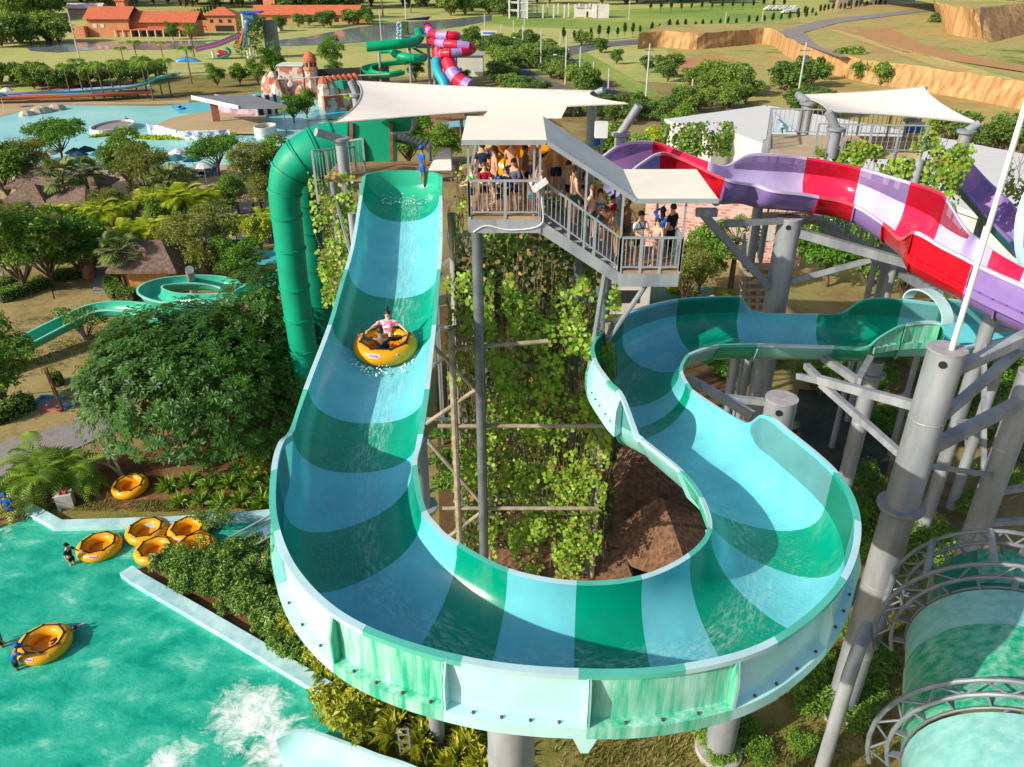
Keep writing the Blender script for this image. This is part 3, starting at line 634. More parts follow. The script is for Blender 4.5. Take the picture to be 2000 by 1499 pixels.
beam('steel arm under the walkway roof left of the red slide column',[(atY(1370,415,31),atY(1500,560,32),.3,.3),(atY(1417,437,31.5),atY(1540,432,32),.22,.22),(atY(1360,415,31),atY(1400,415,31),.34,.3)])
beam('criss cross braces between the slim column and the right edge column',[(V((19.1,28.5,10.5)),V((17.0,22.4,6.5)),.16,.16),(V((19.1,28.5,6.5)),V((17.0,22.4,10.4)),.16,.16),(V((19.0,28.5,10.9)),V((26,30,10.2)),.2,.2),(V((17.1,22.3,7.4)),V((22,22.6,8.2)),.2,.2),(V((17.1,22.3,6.0)),V((22,22.6,6.2)),.2,.2)])
beam('grey bracket under the inner rim of the second bend',[(atY(1345,740,23.3),atY(1470,812,21.8),.22,.26),(atY(1395,775,22.8),atY(1535,790,21.8),.2,.2)])
beam('long tie beam between the mast column and the white sleeved column',[(atY(1610,700,27.5),atY(1675,745,25),.26,.26),(atY(1700,700,27.5),atY(1675,745,25),.24,.24)])
b=MB(); P=[at(1728,1500,.4),at(1725,1420,2.2)]; q=V((9.45,15.2,0)); b.tube([q+V((0,0,-.2)),q+V((0,0,6.2)),q+V((.35,.5,6.9)),q+V((.9,1.2,7.0))],.2,14)
tag(b.build('pipe',STEEL,org=(q.x,q.y,0)),'grey drain pipe with an elbow beside the tunnel slide','pipe')
# ================= TOWER, WALKWAY, RAILINGS, SAILS =================
SAIL=mat('sail_cloth',(.84,.77,.69),.8,.05,.6,spec=.1)
def sail(lbl,cs,sag,edge=(.06,.06,.05,.05),posts=(),n=24):
    """cs: corners front-left, front-right, back-right, back-left"""
    a,b_,c,d=[V(x) for x in cs]; t=thing('shade_sail',lbl,'shade sail',(a+b_+c+d)/4)
    m=MB(); ctr=(a+b_+c+d)/4; rows=[]
    for i in range(n+1):
        v=i/n; r=[]
        for j in range(n+1):
            u=j/n; p=(a*(1-u)+b_*u)*(1-v)+(d*(1-u)+c*u)*v
            bow=lambda x:4*x*(1-x)
            p=p+(((c+d)-(a+b_))/2)*(edge[0]*bow(u)*(1-v)-edge[2]*bow(u)*v)+(((b_+c)-(a+d))/2)*(edge[3]*bow(v)*(1-u)-edge[1]*bow(v)*u)
            p=p+V((0,0,-sag*bow(u)*bow(v)))
            r.append(p)
        rows.append(r)
    m.loft(rows,False,ringclosed=False); m.build('cloth',SAIL,t,smooth=80)
    rim=rows[0]+[r[-1] for r in rows[1:]]+rows[-1][::-1][1:]+[r[0] for r in rows[::-1][1:-1]]
    m=MB(); m.tube(rim,.035,6,closed=True,cap=False); m.build('edge_hem',mat('sail_hem',(.50,.46,.42),.8,.1),t)
    return t
def sailpost(lbl,foot,top,tip,r=.24):
    foot=V(foot);top=V(top);tip=V(tip); t=thing('sail_post',lbl,'post',foot,'posts holding the shade sails')
    b=MB(); b.tube([foot,top],r,16); b.build('shaft',STEEL,t)
    b=MB(); b.lathe(top,[(r+.02,-.12),(r+.13,-.06),(r+.15,.05),(r,.08)],18); b.build('flange_collar',STEEL,t)
    b=MB(); b.tube([top,tip],[r*.75,r*.7],14); b.build('arm',STEEL,t); return t
fA=atY(652,240,33.2);fB=atY(1225,203,33.2);fC=atY(1160,178,41);fD=atY(697,159,41)
sail('largest pale shade sail stretched over the start of the big slide',[fA,fB,fC,fD],.5)
p=atY(677,372,33.2); sailpost('grey post with a slanting arm left of the slide start',(p.x,33.2,12.5),atY(665,272,33.2),atY(617,258,32.6))
p=atY(1211,330,33.4); sailpost('grey post with an upright slanted arm right of the queue roof',(p.x,33.4,13),atY(1212,262,33.4),atY(1248,206,33.0))
p=atY(1157,270,41); sailpost('far post under the right end of the largest sail',(p.x,41,6),atY(1157,186,41),atY(1180,176,40.6))
p=atY(690,235,41); sailpost('far post under the left end of the largest sail',(p.x,41,6),atY(697,186,41),atY(684,158,41))
# --- decks and stair ---
ZD,ZL=17.3,15.6; X0,X1,X2,X3=-1.25,.85,3.3,5.1; YF,YB=22.5,24.8
RAILM=mat('painted_grey_rail',(.36,.39,.42),.45,.1,2,metal=.2)
def railing(lbl,path,h=1.05,sp=.13,post=1.0,parent=None,loc=None,mid=False):
    path=[V(p) for p in path]; t=parent or thing('railing',lbl,'railing',path[0],'grey steel railings on the walkways')
    tr=MB(); br=MB(); bal=MB(); posts=[]
    for a,b in zip(path[:-1],path[1:]):
        u=V((0,0,1)); tr.bar(a+u*h,b+u*h,.07,.06); br.bar(a+u*.13,b+u*.13,.05,.04)
        d=b-a; L=V((d.x,d.y,0)).length; n=max(1,int(L/sp))
        for i in range(1,n): 
            p=a+d*(i/n); bal.bar(p+u*.13,p+u*h,.022,.022)
        k=max(1,round(L/post))
        for i in range(k+1):
            q=a+d*(i/k)
            if not any((q-w).length<.05 for w in posts): posts.append(q)
    tr.build('top_rail',RAILM,t,smooth=0); br.build('bottom_rail',RAILM,t,smooth=0); bal.build('infill_bars',RAILM,t,smooth=0)
    for q in posts:
        m=MB(); m.bar(q+V((0,0,-.3)),q+V((0,0,h+.02)),.085,.06); m.build('post',RAILM,t,smooth=0)
    return t
wk=thing('queue_walkway','grey steel queue platform with a stair going down to a lower landing','walkway',(1.5,YF,0))
PLANK=mat('walkway_planks',(.34,.23,.13),.8,.3,1.2,stretch=(1,7,1),bmp=.2)
b=MB(); b.box(((X0+X1)/2,(YF+33)/2-1.0,ZD-.05),(X1-X0,33-YF-2,.1)); b.build('upper_deck',PLANK,wk,smooth=0)
b=MB(); b.box(((X1+2.8)/2,(YB+29.0)/2,ZD-.052),(2.8-X1-.01,29.0-YB,.1)); b.build('rear_deck',PLANK,wk,smooth=0)
b=MB(); b.box(((X2+X3)/2,(YF+YB)/2,ZL-.05),(X3-X2,YB-YF,.1)); b.build('landing',PLANK,wk,smooth=0)
n=8
for i in range(n):
    f=(i+.5)/n; b=MB(); b.box((X1+(X2-X1)*f,(YF+YB)/2,ZD-(ZD-ZL)*(i+1)/(n+1)-.03),((X2-X1)/n+.03,YB-YF-.1,.05)); b.build('tread',STEEL,wk,smooth=0)
for y in (YF,YB):
    b=MB(); b.bar((X1-.05,y,ZD-.28),(X2+.05,y,ZL-.28),.08,.34); b.build('stringer',STEEL,wk,smooth=0)
b=MB(); b.bar((X0,YF-.03,ZD-.28),(X1,YF-.03,ZD-.28),.1,.40); b.build('fascia_beam',STEEL,wk,smooth=0)
b=MB(); b.bar((X2,YF-.03,ZL-.28),(X3,YF-.03,ZL-.28),.1,.40); b.build('fascia_beam',STEEL,wk,smooth=0)
b=MB(); b.bar((X3,YF,ZL-.28),(X3,YB,ZL-.28),.1,.40); b.build('side_beam',STEEL,wk,smooth=0)
b=MB(); b.bar((X0,YF,ZD-.28),(X0,31,ZD-.28),.1,.40); b.build('side_beam',STEEL,wk,smooth=0)
for x,y,z in ((X0+.18,23.0,ZD-.4),(X0+.18,30.5,ZD-.4),(2.35,26.2,ZD-.4),(3.15,24.6,ZL-.35),(1.5,28.4,ZD-.4)):
    b=MB(); b.tube([V((x,y,-.1)),V((x,y,z))],.17,12); b.build('support_post',STEELD,wk)
for p,q in (((3.0,23.6,ZL-.4),(2.7,24.3,11.0)),((4.6,23.6,ZL-.4),(3.3,24.4,12.3))):
    b=MB(); b.tube([V(p),V(q)],.09,8); b.build('knee_brace',STEEL,wk)
b=MB(); pp=[V((X0+.1,YF-.1,ZD-.45)),V((X0+.5,YF-.1,ZD-.25)),V((X0+1.2,YF-.1,ZD-.38)),V((X1,YF-.1,ZD-.22)),V((X1+.02,YF-.08,ZD+.5)),V((X1,YF-.05,ZD+1.2))]
b.tube(spl(pp,5),.022,6); tag(b.build('cable',WHITE,org=pp[0]),'loose white cable drooping along the edge of the upper deck','cable')
railing('railing along the front of the upper queue deck',[(X0,YF,ZD),(X1,YF,ZD)],post=1.0)
railing('sloping railing on the front of the queue stair',[(X1+.05,YF,ZD),(X2-.05,YF,ZL)],post=.8)
railing('railing around the front and end of the lower landing',[(X2,YF,ZL),(X3,YF,ZL),(X3,YB,ZL)],post=.6)
railing('sloping railing on the rear of the queue stair',[(X1+.05,YB,ZD),(X2-.05,YB,ZL)],post=.9)
railing('railing on the side of the upper deck next to the slide',[(X0,YF+.1,ZD),(X0,29.5,ZD)],post=1.4,sp=.2)
# --- walkway roof ---
rf=thing('walkway_roof','cream folded roof over the queue stair with slim posts','roof canopy',(1.5,YF,ZD))
CRM=mat('cream_roof_sheet',(.86,.79,.66),.7,.05,.8)
prof=[(-1.42,19.5),(.98,19.5),(3.62,17.84),(6.0,17.84)]; ya,yb=YF-.1,YB+.75
for (xa,za),(xb,zb) in zip(prof[:-1],prof[1:]):
    b=MB(); rise=.12
    b.add([(xa,ya,za),(xb-.004,ya,zb),(xb-.004,yb,zb+rise),(xa,yb,za+rise),(xa,ya,za-.06),(xb-.004,ya,zb-.06),(xb-.004,yb,zb+rise-.06),(xa,yb,za+rise-.06)],[(0,1,2,3),(7,6,5,4),(4,5,1,0),(2,6,7,3),(0,3,7,4),(1,5,6,2)])
    b.build('roof_sheet',CRM,rf,smooth=0)
    b=MB(); b.bar((xa,ya-.02,za-.05),(xb,ya-.02,zb-.05),.05,.13); b.build('edge_trim',RAILM,rf,smooth=0)
for x,y,z,zt in ((X0,YF,ZD,19.44),(X1-.22,YF+.05,ZD,19.44),(X1-.05,YF,ZD,19.44),(2.15,YF,16.3,18.7),(3.25,YF,ZL,18.0),(X3,YF,ZL,17.78),(X1,YB,ZD,19.5),(2.15,YB,16.3,18.8),(3.3,YB,ZL,18.0),(X3-.4,YB,ZL,17.9)):
    b=MB(); b.bar((x,y,z),(x,y,zt),.06,.06); b.build('post',RAILM,rf,smooth=0)
b=MB(); b.add([(-1.0,26.4,19.4),(1.6,26.4,19.4),(1.9,27.6,19.65),(-.6,27.8,19.65)],[(0,1,2,3)]); tag(b.build('rear_roof_sheet',CRM,org=(0,26.4,19.4),smooth=0),'small cream roof sheet just behind the queue roof','roof sheet')
cm=thing('security_camera','white box security camera fixed to the stair post','camera',(X1-.02,YF-.2,ZD+.75))
b=MB(); M=Matrix.Rotation(R(-35),3,'Y'); b.box((X1-.05,YF-.22,ZD+.98),(.50,.16,.15),M=M@Matrix.Identity(3)); b.build('housing',WHITE,cm,smooth=0)
b=MB(); b.bar((X1+.02,YF-.08,ZD+.6),(X1-.03,YF-.2,ZD+.92),.04); b.build('bracket',RAILM,cm,smooth=0)
# --- platform at the slide start, cages and roller conveyor ---
sd=thing('start_platform','brown deck around the tub at the top of the big slide','platform',(-4.4,34,0))
b=MB(); b.box((-4.2,34.55,15.75),(7.5,3.2,.12)); b.build('deck',WOOD,sd,smooth=0)
for x,y in ((-7.6,33.0),(-7.6,35.6),(-1.2,35.6),(-1.1,32.8),(-2.45,31.0),(-6.5,31.0)):
    b=MB(); b.tube([V((x,y,-.1)),V((x,y,15.7 if y>32 else 14.9))],.16,12); b.build('support_post',STEEL,sd)
for z in (4,9,13.4):
    b=MB(); b.bar((-7.6,33,z),(-1.1,32.8,z),.12); b.build('brace',STEEL,sd,smooth=0)
    b=MB(); b.bar((-6.5,31,z-1.5),(-7.6,33,z+1.8),.1); b.build('brace',STEEL,sd,smooth=0)
for z0,z1 in ((4,9),(9,13.4)):
    b=MB(); b.bar((-7.6,33,z0),(-1.1,32.8,z1),.12); b.build('brace',STEEL,sd,smooth=0)
# tub rim at the very start
tb=[]; b=MB()
c0=(V((MS[0][0],MS[0][1],16.2))+V((MS[0][3],MS[0][4],16.2)))/2
for k in range(17):
    a=PI*k/16; e=V((math.cos(a),math.sin(a)*.62,0)); tb.append([c0+e*1.62+V((0,0,-.9)),c0+e*1.62+V((0,0,.02)),c0+e*1.50+V((0,0,.02)),c0+e*1.36+V((0,0,-.75))])
b.loft(tb,True); b.build('start_tub_rim',M_GRU,slide)
b=MB(); rg=[]
for j in range(9):
    ph=PI/2*j/8*.99; rr_=[]
    for i in range(19):
        x=-math.cos(PI*i/18); rr_.append(c0+V((x*1.5*math.cos(ph),math.sin(ph)*.97-.03,-1.05*max(0,1-abs(x)**2.3)**(1/2.3)*math.cos(ph)**.6)))
    rg.append(rr_)
b.loft(rg,False,ringclosed=False); b.build('start_tub_floor',M_GRU,slide,smooth=60)
rs=random.Random(9); b=MB()
for i in range(90):
    q=c0+V((rs.uniform(-.9,1.1),rs.uniform(-.6,.25),-.98+rs.random()**2*.2)); q.z+=.25*max(0,q.y-c0.y+.1); b.ball(q,rs.uniform(.008,.03),5,sx=rs.uniform(1,2.5),sz=.6)
o=b.build('start_splash',mat('white_splash',(.82,.88,.88),.5,.1,5),org=c0); o['kind']='stuff'
railing('cage railing left of the slide start',[atY(620,385,32.6),atY(700,372,34.4)],h=1.9,sp=.16,post=.8)
railing('tall cage railing in front of the green chamber',[atY(676,345,34.5),atY(714,340,34.2)],h=1.5,sp=.2,post=.7)
rc=thing('roller_conveyor','white roller conveyor ramp beside the slide start','conveyor',atY(868,320,34))
A0,A1,B0,B1=atY(838,332,33.6),atY(882,332,33.6),atY(858,292,37.4),atY(880,292,37.4)
for i in range(11):
    f=i/10; b=MB(); b.tube([A0*(1-f)+B0*f,A1*(1-f)+B1*f],.075,8); b.build('roller',WHITE,rc)
for p,q in ((A0,B0),(A1,B1)):
    b=MB(); b.bar(p+V((0,0,-.05)),q+V((0,0,-.05)),.08,.14); b.build('side_rail',STEEL,rc,smooth=0)
    b=MB(); b.bar(V((p.x,p.y,15.8)),p,.07); b.build('leg',STEEL,rc,smooth=0)
rc2=thing('roller_conveyor','shaded slatted conveyor climbing behind the green chamber','conveyor',atY(790,280,38))
A0,A1,B0,B1=atY(835,288,36.6),atY(840,278,37.6),atY(764,270,38.6),atY(775,262,39.4)
for i in range(9):
    f=i/8; b=MB(); b.tube([A0*(1-f)+B0*f,A1*(1-f)+B1*f],.075,8); b.build('roller',WHITE,rc2)
for p,q in ((A0,B0),(A1,B1)):
    b=MB(); b.bar(p+V((0,0,-.05)),q+V((0,0,-.05)),.08,.14); b.build('side_rail',STEEL,rc2,smooth=0)
    b=MB(); b.bar(V((p.x,p.y,0)),p,.1); b.build('leg',STEEL,rc2,smooth=0)
# --- scaffold braces under the tower ---
scf=thing('scaffold_frame','rusty pipe scaffold with cross braces under the walkway tower','scaffold',(-1.3,23,0))
PIPE=mat('weathered_pipe',(.34,.26,.18),.75,.3,3,col2=(.42,.36,.28))
Ys=23.2
for p,q,r in (((-2.0,Ys,0),(-2.0,Ys,13.3),.12),((-1.02,Ys-.25,0),(-1.02,Ys-.25,15.8),.10),((-2.6,Ys,9.6),(3.2,Ys,9.6),.075),((-2.6,Ys,6.0),(3.2,Ys,6.0),.075),((-3.0,Ys,9.0),(-1.05,Ys,6.1),.075),((-3.0,Ys,4.1),(-1.05,Ys,5.9),.075),((-3.0,Ys,13.2),(-1.05,Ys,10.8),.075),((-3.0,Ys,9.7),(-1.05,Ys,11.2),.075),((-2.0,Ys,12.6),(1.2,Ys,12.9),.075),((-1.0,Ys+1.5,11.2),(1.0,Ys+1.5,11.2),.085),((3.3,Ys+1.2,0),(3.3,Ys+1.2,13),.1)):
    b=MB(); b.tube([V(p),V(q)],r,8); b.build('pipe',PIPE,scf)
# --- right hand platform ---
rp=thing('upper_platform','tan deck with railings under the second shade sail','platform',atY(1640,285,37.5))
ZP=16.3
P4=[at(1500,292,ZP),at(1800,300,ZP),at(1790,268,ZP),at(1500,262,ZP)]
b=MB(); b.add(P4+[p+V((0,0,-.3)) for p in P4],[(0,1,2,3),(7,6,5,4),(4,5,1,0),(5,6,2,1),(6,7,3,2),(7,4,0,3)]); b.build('deck',mat('tan_deck',(.46,.36,.24),.8,.15,1,bmp=.1),rp,smooth=0)
for p in P4:
    b=MB(); b.tube([V((p.x,p.y,0)),p+V((0,0,-.3))],.2,12); b.build('support_post',STEEL,rp)
b=MB(); b.box(at(1730,285,ZP+.11),(3.4,1.2,.18)); b.build('brown_mat',mat('dark_mat',(.13,.10,.08),.9),rp,smooth=0)
b=MB(); b.box(atY(1795,284,38),(1.2,.8,.25)); b.build('teal_step',GT,rp,smooth=0)
railing('railing on the rear edge of the platform under the second sail',[P4[3],P4[2]],h=1.2,sp=.22,post=1.3)
railing('railing closing the left side of the platform under the second sail',[P4[0],P4[3]],h=1.2,sp=.22,post=1.0)
railing('front railing of the platform smothered by vines',[at(1590,296,ZP),P4[1]],h=1.2,sp=.25,post=1.3)
sg=thing('notice_board','blue and yellow rules board on the platform under the second sail','sign',atY(1785,285,39))
b=MB(); b.box(atY(1786,262,39),(.8,.06,1.1)); b.build('panel',WHITE,sg,smooth=0)
b=MB(); b.box(atY(1786,252,38.96),(.8,.03,.42)); b.build('blue_band',mat('sign_blue',(.03,.16,.50),.5,.05),sg,smooth=0)
b=MB(); b.box(atY(1786,266,38.96),(.6,.03,.2)); b.build('yellow_band',mat('sign_yellow',(.75,.45,.05),.5,.1),sg,smooth=0)
b=MB(); b.bar(atY(1786,290,39),atY(1786,262,39),.06); b.build('post',RAILM,sg,smooth=0)
sg=thing('notice_board','pale blue swimmer notice on the left corner of the second platform','sign',atY(1528,262,38.8))
b=MB(); b.box(atY(1528,246,38.8),(.62,.05,.62)); b.build('panel',mat('sign_pale_blue',(.45,.66,.80),.5,.1,4),sg,smooth=0)
b=MB(); b.ball(atY(1528,243,38.75),.09,8); b.bar(atY(1524,248,38.74),atY(1533,248,38.74),.1,.05); b.build('figure_mark',WHITE,sg)
b=MB(); b.bar(atY(1528,266,38.8),atY(1528,247,38.8),.05); b.build('post',RAILM,sg,smooth=0)
sg=thing('notice_board','blue board with an orange stripe on the post behind the queue roof','sign',atY(1170,300,36))
b=MB(); b.box(atY(1170,262,36),(.55,.06,1.0),rz=.6); b.build('panel',mat('sign_blue',(.03,.16,.50),.5,.05),sg,smooth=0)
b=MB(); b.box(atY(1170,260,35.94),(.5,.04,.35),rz=.6); b.build('orange_band',mat('sign_orange',(.7,.35,.15),.5,.1),sg,smooth=0)
b=MB(); b.bar(atY(1175,345,36),atY(1175,240,36),.12); b.build('post',STEEL,sg,smooth=0)
b=MB(); b.box((3.6,32.5,17.9),(.5,.4,.6)); tag(b.build('speaker_box',WHITE,org=(3.6,32.5,17.6),smooth=0),'small white box on the rear platform behind the queue roof','box')
gA=atY(1556,187,38);gB=atY(1912,243,36.5);gC=atY(1804,170,43);gD=atY(1618,182,43)
gA=atY(1618,219,36.0); gB=atY(1912,242,36.3); gC=atY(1804,170,42); gD=atY(1559,186,41.5)
sail('smaller pale shade sail over the platform behind the red slide',[gA,gB,gC,gD],.35)
def sp2(lbl,px,pyf,pyt,Y,tip):
    f=atY(px,pyf,Y); t_=atY(px,pyt,Y); t_.x=f.x; sailpost(lbl,f,t_,tip,.27)
sp2('left rear post of the smaller sail with a pale blue patch',1567,268,202,40,gD)
sp2('left front post of the smaller sail standing before the railing',1622,308,252,36,gA)
sp2('right front post of the smaller sail wrapped with vines',1868,330,257,36.3,gB)
sp2('rear post of the smaller sail beside the rules board',1772,272,235,41.5,gC)
# --- stair behind the red slide ---
st=thing('rear_stair','grey steel stair descending behind the red slide','stair',atY(1700,500,36))
a=atY(1606,432,36.5); e=atY(1840,575,35)
for off in (0,1.3):
    b=MB(); b.bar(a+V((0,off,-.2)),e+V((0,off,-.2)),.1,.4); b.build('stringer',STEEL,st,smooth=0)
for i in range(20):
    f=(i+.5)/20; p=a*(1-f)+e*f+V((0,.65,.02)); b=MB(); b.box(p,(.34,1.25,.05)); b.build('tread',STEEL,st,smooth=0)
b=MB(); b.box(a+V((-1.4,.65,-.05)),(2.8,1.6,.12)); b.build('landing',PLANK,st,smooth=0)
for p in (a+V((-2.5,.6,0)),a*.5+e*.5+V((0,.6,-.3)),e+V((0,.6,-.3))):
    b=MB(); b.tube([V((p.x,p.y,0)),p],.15,10); b.build('support_post',STEEL,st)
railing('front railing of the stair behind the red slide',[a,e],h=1.1,sp=.16,post=1.2)
railing('rear railing of the stair behind the red slide',[a+V((0,1.3,0)),e+V((0,1.3,0))],h=1.1,sp=.2,post=1.2)
railing('landing railing at the top of the rear stair',[a+V((-2.7,-.1,0)),a+V((-.05,-.1,0))],h=1.1,sp=.16,post=.9)
st2=thing('concrete_steps','tan steps with a zigzag edge left of the red slide column','steps',atY(1480,560,36))
for i in range(7):
    p=atY(1485,520+i*14,35.5); b=MB(); b.box(p,(1.9,.6,.12)); b.build('tread',mat('tan_deck',(.46,.36,.24),.8,.15,1),st2,smooth=0)
for x in (1463,1508):
    b=MB(); b.bar(atY(x,510,35.6),atY(x,610,35.4),.1,.3); b.build('stringer',STEEL,st2,smooth=0)
b=MB(); p=atY(1485,560,35.5); b.tube([V((p.x,p.y,0)),p],.18,10); b.build('support_post',STEEL,st2)
railing('short railing beside the tan steps',[atY(1448,500,36.0),atY(1452,580,35.4)],h=1.1,sp=.14,post=.8)
# ================= PEOPLE =================
SKIN=mat('skin_light',(.72,.43,.30),.5,.08,6); SKINT=mat('skin_tan',(.58,.31,.19),.5,.08,6); SKINB=mat('skin_brown',(.26,.13,.075),.5,.08,6)
HAIRB=mat('hair_black',(.02,.016,.014),.45,.3,30); HAIRBR=mat('hair_brown',(.12,.06,.03),.5,.3,30); HAIRL=mat('hair_light_brown',(.28,.16,.08),.5,.3,30)
EYE=mat('eye_dark',(.02,.02,.02),.3)
def cloth(n,c,v=.15): return mat('cloth_'+n,c,.85,v,8,spec=.15)
def skinmesh(nodes,edges,root,sub=1):
    bm=bmesh.new(); lay=bm.verts.layers.skin.verify(); vs=[]
    for i,(p,r) in enumerate(nodes):
        v=bm.verts.new(p); s=v[lay]; s.radius=(r,r) if not hasattr(r,'__len__') else r; s.use_root=(i==root); vs.append(v)
    for a,b in edges: bm.edges.new((vs[a],vs[b]))
    me=bpy.data.meshes.new('tmp'); bm.to_mesh(me); bm.free()
    o=bpy.data.objects.new('tmp',me); COL.objects.link(o)
    m=o.modifiers.new('s','SKIN'); m.use_smooth_shade=True; m.branch_smoothing=.4
    m=o.modifiers.new('u','SUBSURF'); m.levels=sub; m.render_levels=sub
    dg=bpy.context.evaluated_depsgraph_get(); ev=o.evaluated_get(dg); out=bpy.data.meshes.new_from_object(ev)
    bpy.data.objects.remove(o); bpy.data.meshes.remove(me)
    return out
BP=dict(pel=(0,0,.93),spi=(0,0,1.10),che=(0,0,1.30),nek=(0,0,1.47),hd=(0,-.015,1.56),top=(0,-.005,1.66),
 shL=(.17,0,1.38),elL=(.22,.02,1.10),wrL=(.23,-.06,.86),shR=(-.17,0,1.38),elR=(-.22,.02,1.10),wrR=(-.23,-.06,.86),
 hiL=(.085,0,.86),knL=(.10,-.01,.48),anL=(.10,.03,.08),toL=(.11,-.13,.035),hiR=(-.085,0,.86),knR=(-.10,-.01,.48),anR=(-.10,.03,.08),toR=(-.11,-.13,.035))
POSES=dict(stand={},
 rail=dict(elL=(.24,-.10,1.12),wrL=(.12,-.33,1.06),elR=(-.24,-.10,1.12),wrR=(-.12,-.33,1.06)),
 cross=dict(elL=(.24,-.06,1.10),wrL=(-.04,-.24,1.10),elR=(-.24,-.06,1.10),wrR=(.06,-.26,1.16)),
 reach=dict(elL=(.28,-.15,1.16),wrL=(.26,-.42,1.12),elR=(-.24,.0,1.08),wrR=(-.26,-.16,.88)),
 hips=dict(elL=(.36,.06,1.12),wrL=(.18,-.06,.96),elR=(-.36,.06,1.12),wrR=(-.18,-.06,.96)),
 lean=dict(spi=(0,-.06,1.08),che=(0,-.18,1.24),nek=(0,-.27,1.38),hd=(0,-.33,1.46),top=(0,-.36,1.55),shL=(.17,-.20,1.31),shR=(-.17,-.20,1.31),elL=(.24,-.34,1.08),wrL=(.12,-.5,1.0),elR=(-.24,-.34,1.08),wrR=(-.12,-.5,1.0)),
 brow=dict(elL=(.30,-.06,1.50),wrL=(.10,-.14,1.64),elR=(-.24,-.05,1.10),wrR=(-.15,-.28,1.0)),
 step=dict(knL=(.10,-.22,.60),anL=(.10,-.12,.22),toL=(.11,-.28,.18),elL=(.25,-.05,1.1),wrL=(.2,-.3,1.0)),
 push=dict(spi=(0,-.05,1.08),che=(0,-.14,1.26),nek=(0,-.21,1.41),hd=(0,-.26,1.49),top=(0,-.28,1.585),shL=(.18,-.16,1.34),shR=(-.18,-.16,1.34),elL=(.24,-.42,1.22),wrL=(.20,-.68,1.10),elR=(-.24,-.42,1.22),wrR=(-.20,-.68,1.10)),
 sit=dict(pel=(0,0,.16),spi=(0,.06,.32),che=(0,.11,.52),nek=(0,.12,.69),hd=(0,.10,.775),top=(0,.105,.875),shL=(.18,.10,.60),shR=(-.18,.10,.60),elL=(.41,.04,.47),wrL=(.58,-.14,.34),elR=(-.41,.04,.47),wrR=(-.58,-.14,.34),
   hiL=(.09,-.05,.15),knL=(.15,-.40,.34),anL=(.13,-.62,.07),toL=(.13,-.76,.10),hiR=(-.09,-.05,.15),knR=(-.15,-.40,.34),anR=(-.13,-.62,.07),toR=(-.13,-.76,.10)),
 sitarm=dict(pel=(0,0,.16),spi=(0,.05,.32),che=(0,.09,.52),nek=(0,.09,.69),hd=(0,.06,.775),top=(0,.05,.875),shL=(.18,.08,.60),shR=(-.18,.08,.60),elL=(.40,-.04,.50),wrL=(.60,-.20,.52),elR=(-.40,-.04,.50),wrR=(-.60,-.20,.52),
   hiL=(.09,-.05,.15),knL=(.14,-.36,.38),anL=(.10,-.55,.07),toL=(.10,-.69,.08),hiR=(-.09,-.05,.15),knR=(-.14,-.36,.38),anR=(-.10,-.55,.07),toR=(-.10,-.69,.08)),
 float=dict(pel=(0,.55,.06),spi=(0,.38,.10),che=(0,.18,.16),nek=(0,.02,.22),hd=(0,-.07,.27),top=(0,-.14,.33),shL=(.17,.10,.16),shR=(-.17,.10,.16),elL=(.28,-.14,.12),wrL=(.22,-.36,.16),elR=(-.26,.30,.05),wrR=(-.3,.45,.0),hiL=(.09,.62,.03),knL=(.12,1.0,-.04),anL=(.12,1.35,-.1),toL=(.12,1.48,-.14),hiR=(-.09,.62,.03),knR=(-.12,1.0,-.04),anR=(-.12,1.35,-.1),toR=(-.12,1.48,-.14)))
